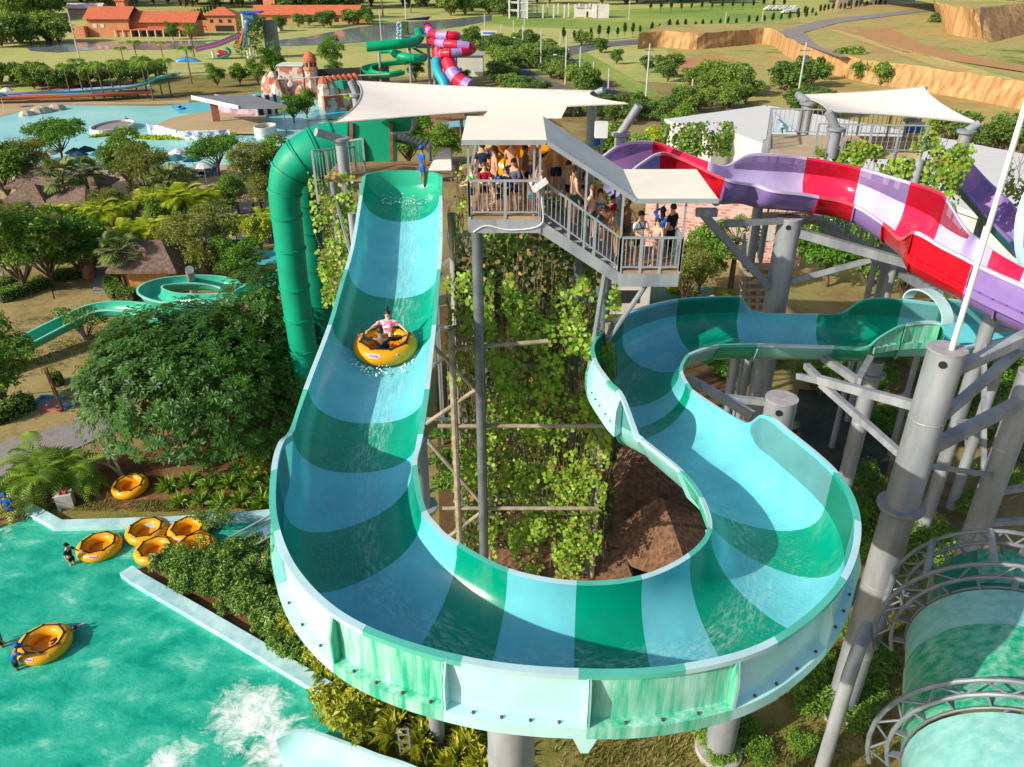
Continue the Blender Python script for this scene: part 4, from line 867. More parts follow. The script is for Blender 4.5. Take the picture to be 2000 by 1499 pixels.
def person(label,loc,rz,pose='stand',h=1.70,skin=None,top=None,bottom=None,hair=None,hat=None,long_sleeve=False,dress=None,longhair=False,bun=False,leggings=False,bikini=None,group=None,turn=0,fem=False,extra=None):
    s=h/1.70; J={k:V(v) for k,v in BP.items()}
    for k,v in POSES[pose].items(): J[k]=V(v)
    if fem:
        for k in ('shL','shR'): J[k].x*=.88
    t=thing('person',label,'person',loc,group); t.rotation_euler=(0,0,rz)
    ORG[t.name]=V((0,0,0))
    skin=skin or SKIN
    N=[];E=[]; idx={}
    def add(k,p,r,par=None):
        idx[k]=len(N); N.append((V(p)*s,(r*s if not hasattr(r,'__len__') else tuple(x*s for x in r))))
        if par is not None: E.append((idx[par],idx[k]))
    w=.9 if fem else 1
    add('pel',J['pel'],.125*w); add('spi',J['spi'],.112*w,'pel'); add('che',J['che'],.135*w,'spi'); add('nek',J['nek'],.055,'che'); add('hd',J['hd'],.082,'nek'); add('top',J['top'],.088,'hd')
    fw=(J['hd']-J['nek']); up=(J['top']-J['hd']).normalized()
    fr=V((math.sin(turn),-math.cos(turn),0)); fr=(fr-up*fr.dot(up)).normalized(); rt=fr.cross(up)
    hc=(J['hd']+J['top'])/2
    add('nose',J['hd']+fr*.10+up*.03,.013,'hd')
    for sd_,sg in (('L',1),('R',-1)):
        add('sh'+sd_,J['sh'+sd_],.062*w,'che'); add('el'+sd_,J['el'+sd_],.043*w,'sh'+sd_); add('wr'+sd_,J['wr'+sd_],.029*w,'el'+sd_)
        d=(J['wr'+sd_]-J['el'+sd_]).normalized(); side=d.cross(V((sg*.3,0,1)));  side=side.normalized() if side.length>.1 else V((1,0,0)); cu=d.cross(side).normalized()*(-1 if pose!='sit' else 1)
        wr=J['wr'+sd_]; add('pm'+sd_,wr+d*.05,.030,'wr'+sd_); add('pk'+sd_,wr+d*.09,.030,'pm'+sd_)
        for fi,(o,L) in enumerate(((-.033,.065),(-.011,.078),(.011,.074),(.032,.055))):
            add(f'f{fi}{sd_}',wr+d*(.115)+side*o,.010,'pk'+sd_); add(f'g{fi}{sd_}',wr+d*(.115+L*.55)+side*o*1.1+cu*.022,.009,f'f{fi}{sd_}'); add(f'h{fi}{sd_}',wr+d*(.115+L*.8)+side*o*1.1+cu*.05,.008,f'g{fi}{sd_}')
        add('th'+sd_,wr+d*.07+side*-.05,.012,'pm'+sd_); add('tt'+sd_,wr+d*.11+side*-.062+cu*.02,.010,'th'+sd_)
        add('hi'+sd_,J['hi'+sd_],.088*w,'pel'); add('kn'+sd_,J['kn'+sd_],.056*w,'hi'+sd_)
        ca=J['kn'+sd_].lerp(J['an'+sd_],.3); add('ca'+sd_,ca,.054*w,'kn'+sd_)
        add('an'+sd_,J['an'+sd_],.036,'ca'+sd_); add('to'+sd_,J['to'+sd_],.032,'an'+sd_)
    me=skinmesh(N,E,0); me.name='body'; me.materials.append(skin)
    ob=bpy.data.objects.new('body',me); COL.objects.link(ob); ob.parent=t; ORG[ob.name]=V((0,0,0))
    def child(nodes,edges,root,m,name):
        c=skinmesh(nodes,edges,root); c.name=name; c.materials.append(m); o=bpy.data.objects.new(name,c); COL.objects.link(o); o.parent=t; ORG[o.name]=V((0,0,0)); return o
    # face
    for sg in (1,-1):
        b=MB(); b.ball((hc-up*.02+fr*.083+rt*.033*sg)*s,.011*s,6); b.build('eye',EYE,t)
    b=MB(); b.ball((J['hd']-up*.012+fr*.078)*s,.02*s,6,sx=1,sy=1,sz=.4); b.build('mouth',mat('lips',(.38,.13,.11),.5),t)
    for sg in (1,-1):
        b=MB(); b.ball((hc-up*.03+rt*.090*sg)*s,.022*s,6,sx=.6); b.build('ear',skin,t)
    hm=hair or HAIRB
    # hair cap
    b=MB(); c=(hc+up*.03-fr*.012)*s; rings=[]
    for i in range(7):
        ph=PI/2*i/6*1.12; rr=.098*s*math.cos(PI/2-ph) if i else .004
        z=.098*s*math.sin(PI/2-ph)
        ring=[]
        for k in range(14):
            a=2*PI*k/14; dirv=fr*math.cos(a)+rt*math.sin(a); drop=up*(-.05*s*(i/6)**2*(1-max(0,math.cos(a)))) 
            ring.append(c+dirv*rr*1.02+up*z+drop)
        rings.append(ring)
    b.loft(rings,True); 
    if longhair:
        lr=[]
        for i in range(6):
            f=i/5; cc=(hc+up*.02-fr*.055)*s - up*(.34*s*f)-fr*.03*s*f; lr.append([cc+rt*math.cos(2*PI*k/10)*(.085-.02*f)*s+fr*math.sin(2*PI*k/10)*.04*s for k in range(10)])
        b.loft(lr,True)
    if bun: b.ball((J['top']+up*.13-fr*.02)*s,.055*s,8); b.ball((J['top']+up*.075-fr*.02)*s,.04*s,8)
    b.build('hair',hm,t,smooth=60)
    if hat:
        b=MB(); rings=[]
        for i in range(5):
            ph=PI/2*i/4; rings.append([(hc+up*.045-fr*.01)*s+(fr*math.cos(2*PI*k/14)+rt*math.sin(2*PI*k/14))*max(.004,.104*math.sin(ph))*s+up*.10*math.cos(ph)*s for k in range(14)])
        b.loft(rings,True); q=(hc+up*.045)*s
        b.add([q+rt*.08*s+fr*.08*s,q-rt*.08*s+fr*.08*s,q-rt*.06*s+fr*.19*s-up*.015*s,q+rt*.06*s+fr*.19*s-up*.015*s],[(0,1,2,3)]); b.build('cap',hat,t,smooth=50)
    if top:
        n=[(J['pel']+V((0,0,.03)) if not pose.startswith('sit') else J['pel']+V((0,.02,.05)),.142*w),(J['spi'],.132*w),(J['che'],.150*w),(J['nek'].lerp(J['che'],.35),.07)]; e=[(0,1),(1,2),(2,3)]
        for sd_ in 'LR':
            i=len(n); n.append((J['sh'+sd_],.076*w)); e.append((2,i))
            if long_sleeve: n+= [(J['el'+sd_],.056*w),(J['el'+sd_].lerp(J['wr'+sd_],.88),.042*w)]; e+=[(i,i+1),(i+1,i+2)]
            else: n.append((J['sh'+sd_].lerp(J['el'+sd_],.72),.072*w)); e.append((i,i+1))
        child([(p*s,r*s) for p,r in n],e,1,top,'shirt')
    if bottom:
        k=.97 if leggings else .62
        n=[(J['pel'],.137*w)]; e=[]
        for sd_ in 'LR':
            i=len(n); n.append((J['hi'+sd_],.104*w)); e.append((0,i)); n.append((J['hi'+sd_].lerp(J['kn'+sd_],.62),.09*w if not leggings else .078*w)); e.append((i,i+1))
            if leggings: n+=[(J['kn'+sd_],.066),(J['an'+sd_].lerp(J['kn'+sd_],.12),.046)]; e+=[(i+1,i+2),(i+2,i+3)]
        n.append((J['pel'].lerp(J['spi'],.45),.124*w)); e.append((0,len(n)-1))
        child([(p*s,r*s) for p,r in n],e,0,bottom,'trousers' if leggings else 'shorts')
    if dress:
        n=[(J['pel']+V((0,0,-.16)),.15),(J['pel'],.135*w),(J['spi'],.12*w),(J['che']+V((0,0,-.02)),.142*w)]
        child([(p*s,r*s) for p,r in n],[(0,1),(1,2),(2,3)],1,dress,'swimdress')
    if bikini:
        b=MB(); c=J['che']*s; b.lathe(c+V((0,0,-.05*s)),[(.134*s,-.045*s),(.142*s,0),(.134*s,.045*s)],14,cap=False); b.build('bikini_top',bikini,t)
    if extra: extra(t,J,s,fr,rt,up)
    return t
NAVY=cloth('navy',(.02,.025,.06)); BLK=cloth('black',(.015,.015,.018)); RBLU=cloth('royal_blue',(.02,.10,.50)); REDC=cloth('red',(.50,.012,.03)); LIME=cloth('lime',(.22,.75,.08)); WHT=cloth('white',(.78,.78,.78)); GRN=cloth('dark_green',(.04,.12,.08)); YEL=cloth('yellow',(.72,.42,.04)); PNK=cloth('pink',(.72,.30,.32)); GREY=cloth('slate',(.10,.10,.16)); CYAN=cloth('blue_swim',(.02,.30,.55)); PATT=mat('patterned_cloth',(.5,.08,.15),.8,.6,14,col2=(.75,.75,.8))
def facing(x,y): return math.atan2(x,-y)   # rotz that turns the figure (facing -Y) towards x,y
Q='people queueing on the walkway'
def deckp(px,pz,Y): # standing on upper deck, horizontal pixel
    p=atY(px,400,Y); return V((p.x,Y,ZD))
def onX(px,Y,z):
    a=(px-1000)/FL; zc=Y*math.cos(PIT)+(CH-z)*math.sin(PIT); return V((a*zc,Y,z))
F0=facing(0,-1)
if True:
    qd=lambda px,Y: onX(px,Y,ZD+.9)-V((0,0,.9))
    person('boy in a lime green top at the left end of the upper railing',qd(921,22.95),facing(-.9,-.35),'rail',1.36,SKIN,LIME,NAVY,HAIRL,group=Q)
    person('boy in a red rash top leaning on the upper railing',qd(946,23.05),facing(.3,-1),'rail',1.42,SKIN,REDC,BLK,HAIRBR,group=Q)
    person('shirtless bearded man behind the boys on the upper deck',qd(966,23.6),facing(-.9,-.3),'stand',1.78,SKINT,None,NAVY,HAIRBR,group=Q)
    person('small child in blue wearing a blue cap at the upper railing',qd(974,22.9),facing(.3,-1),'stand',1.05,SKIN,NAVY,BLK,HAIRB,hat=cloth('cap_blue',(.02,.12,.6)),group=Q)
    person('boy in a black rash top beside the child with the cap',qd(988,23.0),facing(-.5,-.9),'rail',1.30,SKINT,BLK,BLK,HAIRB,long_sleeve=True,group=Q)
    person('teenager in a slate long sleeved top holding the upper railing',qd(1003,23.0),facing(-.4,-.9),'reach',1.55,SKINT,GREY,NAVY,HAIRB,long_sleeve=True,group=Q)
    person('person in a dark navy shirt seen from behind on the upper deck',qd(943,24.6),facing(0,1),'stand',1.70,SKINT,NAVY,BLK,HAIRB,group=Q)
    person('dark haired person at the back left of the upper deck',qd(961,25.3),facing(.4,-.6),'stand',1.72,SKINT,GREY,BLK,HAIRB,group=Q)
    person('shirtless man near the yellow raft with his back turned',qd(999,24.9),facing(.2,1),'stand',1.72,SKINT,None,BLK,HAIRB,group=Q)
    person('tanned shirtless man looking down beside the yellow raft',qd(1025,24.0),facing(.9,-.4),'stand',1.74,SKINB,None,BLK,HAIRB,group=Q)
    person('tall shirtless man whose head is hidden by the roof edge',qd(1041,24.6),facing(-.3,-.9),'cross',1.85,SKINT,None,GREY,HAIRBR,group=Q)
    person('small child with a starry blue cap by the stair post',qd(1040,22.85),facing(-.5,-.9),'stand',1.12,SKINT,PATT,CYAN,HAIRB,hat=cloth('cap_star',(.06,.10,.35),.6),group=Q)
    person('broad bare backed man in navy shorts at the top of the stair',qd(1087,24.3)+V((0,.2,0)),facing(-.1,1),'hips',1.80,SKINT,None,NAVY,HAIRBR,group=Q)
    person('woman in a bikini half hidden behind the stair post',qd(1057,23.3),facing(.6,-.6),'stand',1.62,SKINT,None,PATT,HAIRB,longhair=True,bikini=PATT,fem=True,group=Q)
    sx=lambda px,f,Y=23.2: V((onX(px,Y,17).x,Y,ZD-(ZD-ZL)*f))
    person('shirtless man in dark green shorts facing down the stair',sx(1118,.28),facing(.95,.35),'reach',1.76,SKIN,None,GRN,HAIRBR,group=Q)
    person('pale man in patterned shorts halfway down the stair',sx(1155,.56),facing(-.7,.5),'step',1.70,SKIN,None,GRN,HAIRBR,longhair=True,group=Q)
    person('woman in a blue bikini halfway down the stair',sx(1170,.62,23.4),facing(.1,-1),'stand',1.62,SKIN,None,CYAN,HAIRB,bikini=CYAN,longhair=True,fem=True,group=Q)
    person('dark haired youth bending forward on the lower stair',sx(1188,.78,23.3),facing(-.5,-.8),'lean',1.62,SKINB,None,PATT,HAIRB,group=Q)
    person('shirtless youth in yellow shorts near the bottom of the stair',sx(1206,.88,23.2),facing(-.95,-.2),'lean',1.70,SKINT,None,YEL,HAIRBR,group=Q)
    person('shirtless boy on the far side of the stair near its top',sx(1108,.2,24.3),facing(.9,.1),'rail',1.55,SKINT,None,BLK,HAIRB,group=Q)
    person('woman in a black top on the far side of the stair',sx(1140,.44,24.3),facing(.9,-.3),'stand',1.62,SKINT,BLK,NAVY,HAIRB,longhair=True,fem=True,group=Q)
    person('bare chested man on the far side halfway down the stair',sx(1166,.6,24.35),facing(.8,-.5),'cross',1.76,SKIN,None,RBLU,HAIRBR,group=Q)
    person('boy in a red swim top on the far side of the lower stair',sx(1196,.8,24.3),facing(.9,-.4),'rail',1.5,SKINT,REDC,BLK,HAIRB,group=Q)
    person('tanned man in grey shorts at the foot of the stair',sx(1226,.98,24.1),facing(-.8,-.5),'hips',1.74,SKINB,None,GREY,HAIRB,group=Q)
    def harness(t,J,s,fr,rt,up):
        b=MB(); c=J['che']
        for sg in (1,-1): b.tube([x*s for x in (c+V((.10*sg,-.10,.14)),c+V((.05*sg,-.165,.0)),c+V((0,-.155,-.08)))],.018*s,6); b.tube([x*s for x in (c+V((0,-.16,-.06)),c+V((.15*sg,-.06,-.10)))],.018*s,6)
        b.build('harness',BLK,t)
    ld=lambda px,Y: V((onX(px,Y,ZL+.9).x,Y,ZL))
    person('man in a white shirt, black harness and cap on the lower landing',ld(1249,22.95),facing(.3,-1),'rail',1.70,SKINT,WHT,BLK,HAIRB,hat=BLK,extra=harness,group=Q)
    person('woman in a pink swimdress with folded arms on the lower landing',ld(1283,22.9),facing(-.6,-.9),'cross',1.50,SKIN,None,None,HAIRB,dress=PNK,longhair=True,fem=True,group=Q)
    person('woman in a royal blue top shading her eyes on the lower landing',ld(1292,23.7),facing(.3,.8),'brow',1.62,SKINT,RBLU,CYAN,HAIRB,longhair=True,fem=True,long_sleeve=True,group=Q)
    person('man in a black shirt and trousers at the end of the lower landing',ld(1311,23.6),facing(-.6,.6),'stand',1.76,SKINT,BLK,BLK,HAIRB,leggings=True,group=Q)
    gp=c0+V((.55,.55,-.6)); 
    LIFE=cloth('lifeguard_blue',(.015,.12,.52))
    person('lifeguard in a blue uniform and cap standing at the top of the big slide',onX(826,32.5,15.9)-V((0,0,.35)),facing(.75,.5),'stand',1.70,SKINB,LIFE,LIFE,HAIRB,hat=LIFE)
# --- rafts ---
RY=mat('yellow_vinyl',(.80,.36,.008),.28,.06,2); RYI=mat('yellow_floor',(.72,.27,.006),.35,.08,2)
PINKP=mat('pink_label',(.80,.50,.58),.5,.06); REDT=mat('red_lettering',(.55,.02,.08),.5); SILV=mat('valve',(.3,.42,.6),.4)
def text(s_,size,m,par,M,name='lettering'):
    cu=bpy.data.curves.new(name,'FONT'); cu.body=s_; cu.size=size; cu.align_x='CENTER'; cu.align_y='CENTER'; cu.extrude=.004
    o=bpy.data.objects.new(name,cu); COL.objects.link(o); dg=bpy.context.evaluated_depsgraph_get(); me=bpy.data.meshes.new_from_object(o.evaluated_get(dg)); bpy.data.objects.remove(o)
    me.name=name; me.materials.clear(); me.materials.append(m); o=bpy.data.objects.new(name,me); COL.objects.link(o); 
    if par: o.parent=par
    o.matrix_local=M; return o
def raft(label,loc,rot=(0,0,0),rad=.95,grp='round yellow rafts',logo=True,la=-1.9):
    t=thing('yellow_raft',label,'raft',(0,0,0),grp); r=.255*rad/.95; Rr=rad-r
    b=MB(); b.torus((0,0,r),Rr,r,40,14); b.build('tube',RY,t,smooth=80)
    b=MB(); b.lathe((0,0,.06),[(Rr,0),(Rr,.05),(Rr*.75,.085),(Rr*.5,.07),(.02,.06)],28,cap=False); b.build('floor',RYI,t,smooth=60)
    pts=[]; N=8
    for i in range(N):
        a=2*PI*i/N+.2; pts.append(V((math.cos(a)*(Rr+.02),math.sin(a)*(Rr+.02),2*r+.015)))
    b=MB()
    for i in range(N):
        p,q=pts[i],pts[(i+1)%N]; b.bar(p,q,.045,.022)
        b.box(p,(.10,.08,.03),rz=2*PI*i/N+.2)
    b.build('rope_handle',BLACK,t,smooth=0)
    if logo:
        e=V((math.cos(la),math.sin(la),0)); n=(e*math.cos(.65)+V((0,0,math.sin(.65)))); tx=V((-e.y,e.x,0)); ty=n.cross(tx); c=e*Rr+V((0,0,r))+n*(r+.006)
        lab=[]; b=MB(); M3=Matrix((tx,ty,n)).transposed()
        k=16; pr=[]
        for i in range(k):
            a=2*PI*i/k; x=.20*math.copysign(abs(math.cos(a))**.7,math.cos(a)); y=.075*math.copysign(abs(math.sin(a))**.7,math.sin(a))
            aa=la+x/(Rr+r*.8); ph=.65+y/r; e2=V((math.cos(aa),math.sin(aa),0)); pr.append(e2*Rr+V((0,0,r))+(e2*math.cos(ph)+V((0,0,math.sin(ph))))*(r+.008))
        b.add(pr+[c+n*.004],[(i,(i+1)%k,k) for i in range(k)]); lo=b.build('label_patch',PINKP,t,smooth=0)
        M=M3.to_4x4(); M.translation=c+n*.006; text('Zumo',.12,REDT,t,M)
        e=V((math.cos(la+.75),math.sin(la+.75),0)); n=(e*.8+V((0,0,.6))).normalized(); b=MB(); b.ball(e*Rr+V((0,0,r))+n*r,.035,8); b.build('air_valve',SILV,t)
    t.location=loc; t.rotation_euler=rot; return t
# raft with two riders on the slide
rc_=onX(753,20.2,13.75); rc_.x=onX(753,20.2,13.6).x
RL=V((onX(753,21.3,13.7).x,21.3,13.40)); 
raft('yellow raft carrying two riders down the big slide',RL,(R(4),0,.15),.98,la=-1.95)
TIE=None
def tiedye():
    m,nt,bs=base('tie_dye_cloth'); p=nd(nt,'ShaderNodeTexCoord').outputs['Object']
    v=noi(nt,p,5.5,2,.5,1.5); c=ramp(nt,v,[(.30,(.05,.25,.65)),(.38,(.55,.70,.85)),(.44,(.85,.75,.30)),(.49,(.85,.45,.50)),(.56,(.80,.06,.30)),(.70,(.70,.03,.25))]); nt.links.new(c,bs.inputs['Base Color']); bs.inputs['Roughness'].default_value=.85; return m
TIE=tiedye()
person('woman with a hair bun and tie dye shirt riding the raft on the slide',RL+V((.02,.36,.24)),0,'sit',1.70,SKIN,TIE,YEL,HAIRB,bun=True).rotation_euler=(-.22,0,0)
person('person in a black long sleeved shirt riding the raft with back to the camera',RL+V((-.02,-.50,.16)),PI,'sitarm',1.74,SKINB,BLK,BLK,HAIRB,long_sleeve=True)
# splash around the raft
SPL=mat('white_splash',(.82,.88,.88),.5,.1,5)
rs=random.Random(4); b=MB()
for i in range(120):
    a=rs.uniform(-2.6,-.4); q=RL+V((math.cos(a)*(1.0+rs.random()**2*.5),math.sin(a)*(1.0+rs.random()**2*.5),.0)); q.z=RL.z-.02+rs.random()**2*.16-.02; b.ball(q,rs.uniform(.01,.04),5)
o=b.build('raft_splash',SPL,org=RL); o['kind']='stuff'
zw=WZ
def wl(px,py,z=WZ): return at(px,py,z)
raft('yellow raft guided by the boy in dark blue in the splash pool',wl(196,1074)-V((0,0,.08)),(0,0,.5),.98)
raft('topmost left yellow raft of the cluster below the pale curb',wl(288,1044)-V((0,0,.08)),(0,0,1.2),.96)
raft('yellow raft right of the cluster half under the leafy shrub',wl(370,1042)-V((0,0,.08)),(0,0,.2),.96)
raft('lower yellow raft of the cluster touching the curb corner',wl(306,1082)-V((0,0,.08)),(0,0,.9),.94)
raft('yellow raft mostly hidden behind the flowering shrub',wl(384,1076)-V((0,0,.08)),(0,0,2.2),.96,logo=False)
raft('lone yellow raft lying on the brown soil bank',at(257,957,.10),(R(5),R(-3),.3),.9,logo=False)
raft('yellow raft pushed by the lifeguard in the open pool',wl(90,1265)-V((0,0,.06)),(0,0,.25),1.02)
bg_=raft('big yellow raft standing on edge behind the queue',(.5,26.6,ZD+.72),(R(24),R(-4),0),1.6,logo=False)
# pool people
person('lifeguard in blue pushing the yellow raft in the pool',wl(34,1306)-V((0,0,.45)),facing(.95,.5),'push',1.70,SKINB,LIFE,NAVY,HAIRB,hat=LIFE,long_sleeve=False)
person('swimmer with dark hair holding the far side of the pushed raft',wl(146,1240)+V((-.05,0,.0)),facing(.8,.6),'float',1.70,SKINT,None,BLK,HAIRB)
person('person cut by the picture edge standing in the pool',wl(4,1262)-V((0,0,.5)),facing(.6,.6),'stand',1.70,SKINB,BLK,BLK,HAIRB)
person('boy in a dark blue suit and cap standing by a raft in the pool',wl(142,1102)-V((0,0,.45)),facing(.9,-.3),'reach',1.62,SKINT,NAVY,NAVY,HAIRB,hat=BLK)
person('attendant in blue standing on the pool steps at the left edge',at(28,1020,.05),facing(.2,-1),'rail',1.70,SKINB,LIFE,LIFE,HAIRB,hat=LIFE)
# ================= VEGETATION =================
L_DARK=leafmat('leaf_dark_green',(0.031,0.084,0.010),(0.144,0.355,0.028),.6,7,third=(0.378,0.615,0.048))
L_RAIN=leafmat('leaf_rain_tree',(.012,.042,.006),(.062,.19,.02),.95,5,third=(.22,.36,.035))
L_MID=leafmat('leaf_mid_green',(0.062,0.138,0.019),(0.238,0.420,0.048),.6,7,third=(0.565,0.659,0.080))
L_OLIVE=leafmat('leaf_olive',(0.087,0.116,0.025),(0.331,0.355,0.072),.6,7,third=(0.658,0.550,0.129))
L_YEL=leafmat('leaf_yellow_green',(0.141,0.241,0.016),(0.654,0.708,0.041),1.2,7,third=(0.800,0.800,0.068))
L_GOLD=leafmat('leaf_golden',(.24,.28,.025),(.58,.56,.055),1.5,8,third=(.78,.68,.12))
L_VINE=leafmat('leaf_vine',(0.089,0.208,0.021),(0.415,0.608,0.062),1.5,5,tr=.35,third=(0.800,0.775,0.083))
L_GLOSS=leafmat('leaf_glossy',(0.051,0.116,0.019),(0.215,0.376,0.057),1.2,8,tr=.15,third=(0.800,0.800,0.451))
L_PALM=leafmat('leaf_palm',(0.074,0.161,0.019),(0.353,0.528,0.072),.9,7,third=(0.751,0.789,0.129))
L_FANP=leafmat('leaf_fan_palm',(0.072,0.108,0.034),(0.260,0.324,0.097),.9,7,third=(0.586,0.575,0.220))
L_FAR=leafmat('leaf_far_trees',(0.059,0.120,0.029),(0.167,0.287,0.057),.25,1.5,third=(0.335,0.415,0.086))
L_FAR2=leafmat('leaf_far_light',(0.100,0.176,0.036),(0.301,0.431,0.071),.3,1.5,third=(0.502,0.574,0.115))
L_CYP=leafmat('leaf_cypress',(0.018,0.048,0.014),(0.060,0.120,0.036),.5,3)
STEM=mat('vine_stem',(.22,.15,.09),.9,.3,5)
def leaf(b,p,nrm,sz,rnd,asp=.55,fold=.18,mi=0):
    n=nrm.normalized(); t=n.orthogonal().normalized(); a=rnd.uniform(0,2*PI); t=(t*math.cos(a)+n.cross(t)*math.sin(a)); s=n.cross(t)*asp*sz*.5; t=t*sz
    o=len(b.v); b.v+=[p,p+t*.5+s+n*fold*sz,p+t,p+t*.5-s+n*fold*sz]; b.f.append((o,o+1,o+2,o+3)); b.m.append(mi)
def rdir(rnd):
    z=rnd.uniform(-1,1); a=rnd.uniform(0,2*PI); r=math.sqrt(1-z*z); return V((r*math.cos(a),r*math.sin(a),z))
def crown_mesh(b,lumps,n,sz,rnd,up=.5,inner=.25,asp=.55,floor=-1):
    tot=sum(l[1]**2 for l in lumps)
    for c,r,sq in lumps:
        k=int(n*r*r/tot)
        for _ in range(k):
            d=rdir(rnd)
            if d.z<floor*rnd.random(): d.z=-d.z*.6
            rr=r*(1-inner*rnd.random()**2)*(1+.42*noise.noise((c+d*r)*1.9/max(.6,r)))
            p=c+V((d.x*rr,d.y*rr,d.z*rr*sq)); nn=(d*.6+V((0,0,up))+rdir(rnd)*.75)
            leaf(b,p,nn,sz*rnd.uniform(.6,1.3),rnd,asp)
def limb(b,p,q,r0,r1,rnd,k=4,wob=.12):
    pts=[]; 
    for i in range(k+1):
        f=i/k; pts.append(p.lerp(q,f)+V((rnd.uniform(-1,1),rnd.uniform(-1,1),0))*wob*(q-p).length*.3*math.sin(PI*f))
    b.tube(pts,[r0+(r1-r0)*i/k for i in range(k+1)],7)
def make_tree(name,label,cat,h,cr,n,sz,leafm,seed,sq=.75,nl=12,trunk_r=.16,trunk_h=.4,up=.5,spread=.62,asp=.55,bark=BARK,group=None,floor=-.5,extra=()):
    rnd=random.Random(seed); t=thing(name,label,cat,(0,0,0),group)
    th=h*trunk_h; cz=th+(h-th)*.5; ch=(h-th)*.5
    lumps=[(V((0,0,cz)),cr*.55,sq)]
    for i in range(nl):
        a=2*PI*i/nl*2.4+rnd.random(); z=rnd.uniform(-.75,.8); rr=math.sqrt(max(.05,1-z*z))
        lumps.append((V((math.cos(a)*cr*spread*rr,math.sin(a)*cr*spread*rr,cz+z*ch*.72)),cr*rnd.uniform(.26,.46),sq))
    lumps+=list(extra)
    b=MB(); b.tube([V((0,0,-.3)),V((rnd.uniform(-.1,.1),rnd.uniform(-.1,.1),th*.5)),V((0,0,th)),V((0,0,cz))],[trunk_r*1.25,trunk_r,trunk_r*.85,trunk_r*.4],9)
    for c,r,s_ in lumps[1:]: limb(b,V((0,0,th*rnd.uniform(.75,1.05))),c,trunk_r*.5,trunk_r*.12,rnd)
    b.build('trunk',bark,t)
    b=MB(); crown_mesh(b,lumps,n,sz,rnd,up,.35,asp,floor); b.build('crown',leafm,t,smooth=0)
    return t
def frond(b,p,az,L,rise,droop,wd,rnd,n=14,leaflet=.5,mi=0,vshape=.35):
    """a feather palm frond: rachis curve with pairs of leaflets"""
    d=V((math.cos(az),math.sin(az),0)); s=V((-d.y,d.x,0)); pts=[]
    for i in range(n+1):
        f=i/n; pts.append(p+d*(L*f*(1-.15*f))+V((0,0,L*(rise*f-droop*f*f))))
    for i in range(1,n+1):
        q=pts[i]; tg=(pts[i]-pts[i-1]).normalized(); f=i/n; ll=leaflet*math.sin(PI*min(1,.12+.88*f)**.8)*1.0+.08
        for sg in (1,-1):
            e=(s*sg*.85+tg*.6+V((0,0,vshape*(1-f)-.25*f))).normalized()*ll*rnd.uniform(.85,1.1); w_=tg*wd
            o=len(b.v); b.v+=[q-w_*.5,q+w_*.5,q+e*.6+w_*.4+V((0,0,.02)),q+e+V((0,0,-.12*ll)),q+e*.6-w_*.3]; b.f.append((o,o+1,o+2,o+3,o+4)); b.m.append(mi)
    return pts
def make_palm(name,label,h,L,nf,leafm,seed,tr=.12,rise=.75,droop=.85,wd=.07,leaflet=.55,group=None,multi=0,cat='palm'):
    rnd=random.Random(seed); t=thing(name,label,cat,(0,0,0),group); b=MB(); tops=[]
    if multi:
        for i in range(multi):
            a=2*PI*i/multi; q=V((math.cos(a)*.5*rnd.random(),math.sin(a)*.5*rnd.random(),0)); e=q*2.2+V((0,0,h*rnd.uniform(.45,1))); b.tube([q,q.lerp(e,.5),e],[tr,tr*.8,tr*.6],7); tops.append(e)
    else:
        e=V((rnd.uniform(-.2,.2),rnd.uniform(-.2,.2),h)); b.tube([V((0,0,-.2)),V((0,0,h*.5)),e],[tr*1.4,tr,tr*.8],9); tops=[e]
    b.build('trunk',BARK,t); b=MB()
    for e in tops:
        k=nf if not multi else max(5,nf//2)
        for i in range(k):
            a=2*PI*i/k+rnd.uniform(-.25,.25); u=rnd.random(); frond(b,e,a,L*rnd.uniform(.75,1.1),rise*(.5+u),droop*(.6+.7*rnd.random()),wd,rnd,leaflet=leaflet)
    b.build('crown',leafm,t,smooth=0); return t
def make_fanpalm(name,label,h,r,nf,leafm,seed,tr=.16,group=None):
    rnd=random.Random(seed); t=thing(name,label,'palm',(0,0,0),group); b=MB(); b.tube([V((0,0,-.2)),V((0,0,h*.6)),V((0,0,h))],[tr*1.3,tr,tr*.9],9); b.build('trunk',BARK,t); b=MB()
    for i in range(nf):
        d=rdir(rnd); d.z=abs(d.z)*1.1-.45; d.normalize(); c=V((0,0,h))+d*r*.55; s=d.orthogonal().normalized(); a0=rnd.uniform(0,PI); s=(s*math.cos(a0)+d.cross(s)*math.sin(a0)) if abs(d.z)>.8 else d.cross(V((0,0,1))).normalized(); u=s.cross(d)
        b.tube([V((0,0,h-.1)),c],[.03,.02],5)
        for k in range(15):
            a=-1.5+3.0*k/14; e=(d*math.cos(a)+s*math.sin(a)+u*rnd.uniform(-.05,.15)).normalized()*r*.5*(1-.15*abs(a)); w_=(s*math.cos(a)-d*math.sin(a))*.045*r
            tip=c+e+V((0,0,-.12*r)); o=len(b.v); b.v+=[c,c+e*.55+w_,tip,c+e*.55-w_]; b.f.append((o,o+1,o+2,o+3)); b.m.append(0)
    b.build('crown',leafm,t,smooth=0); return t
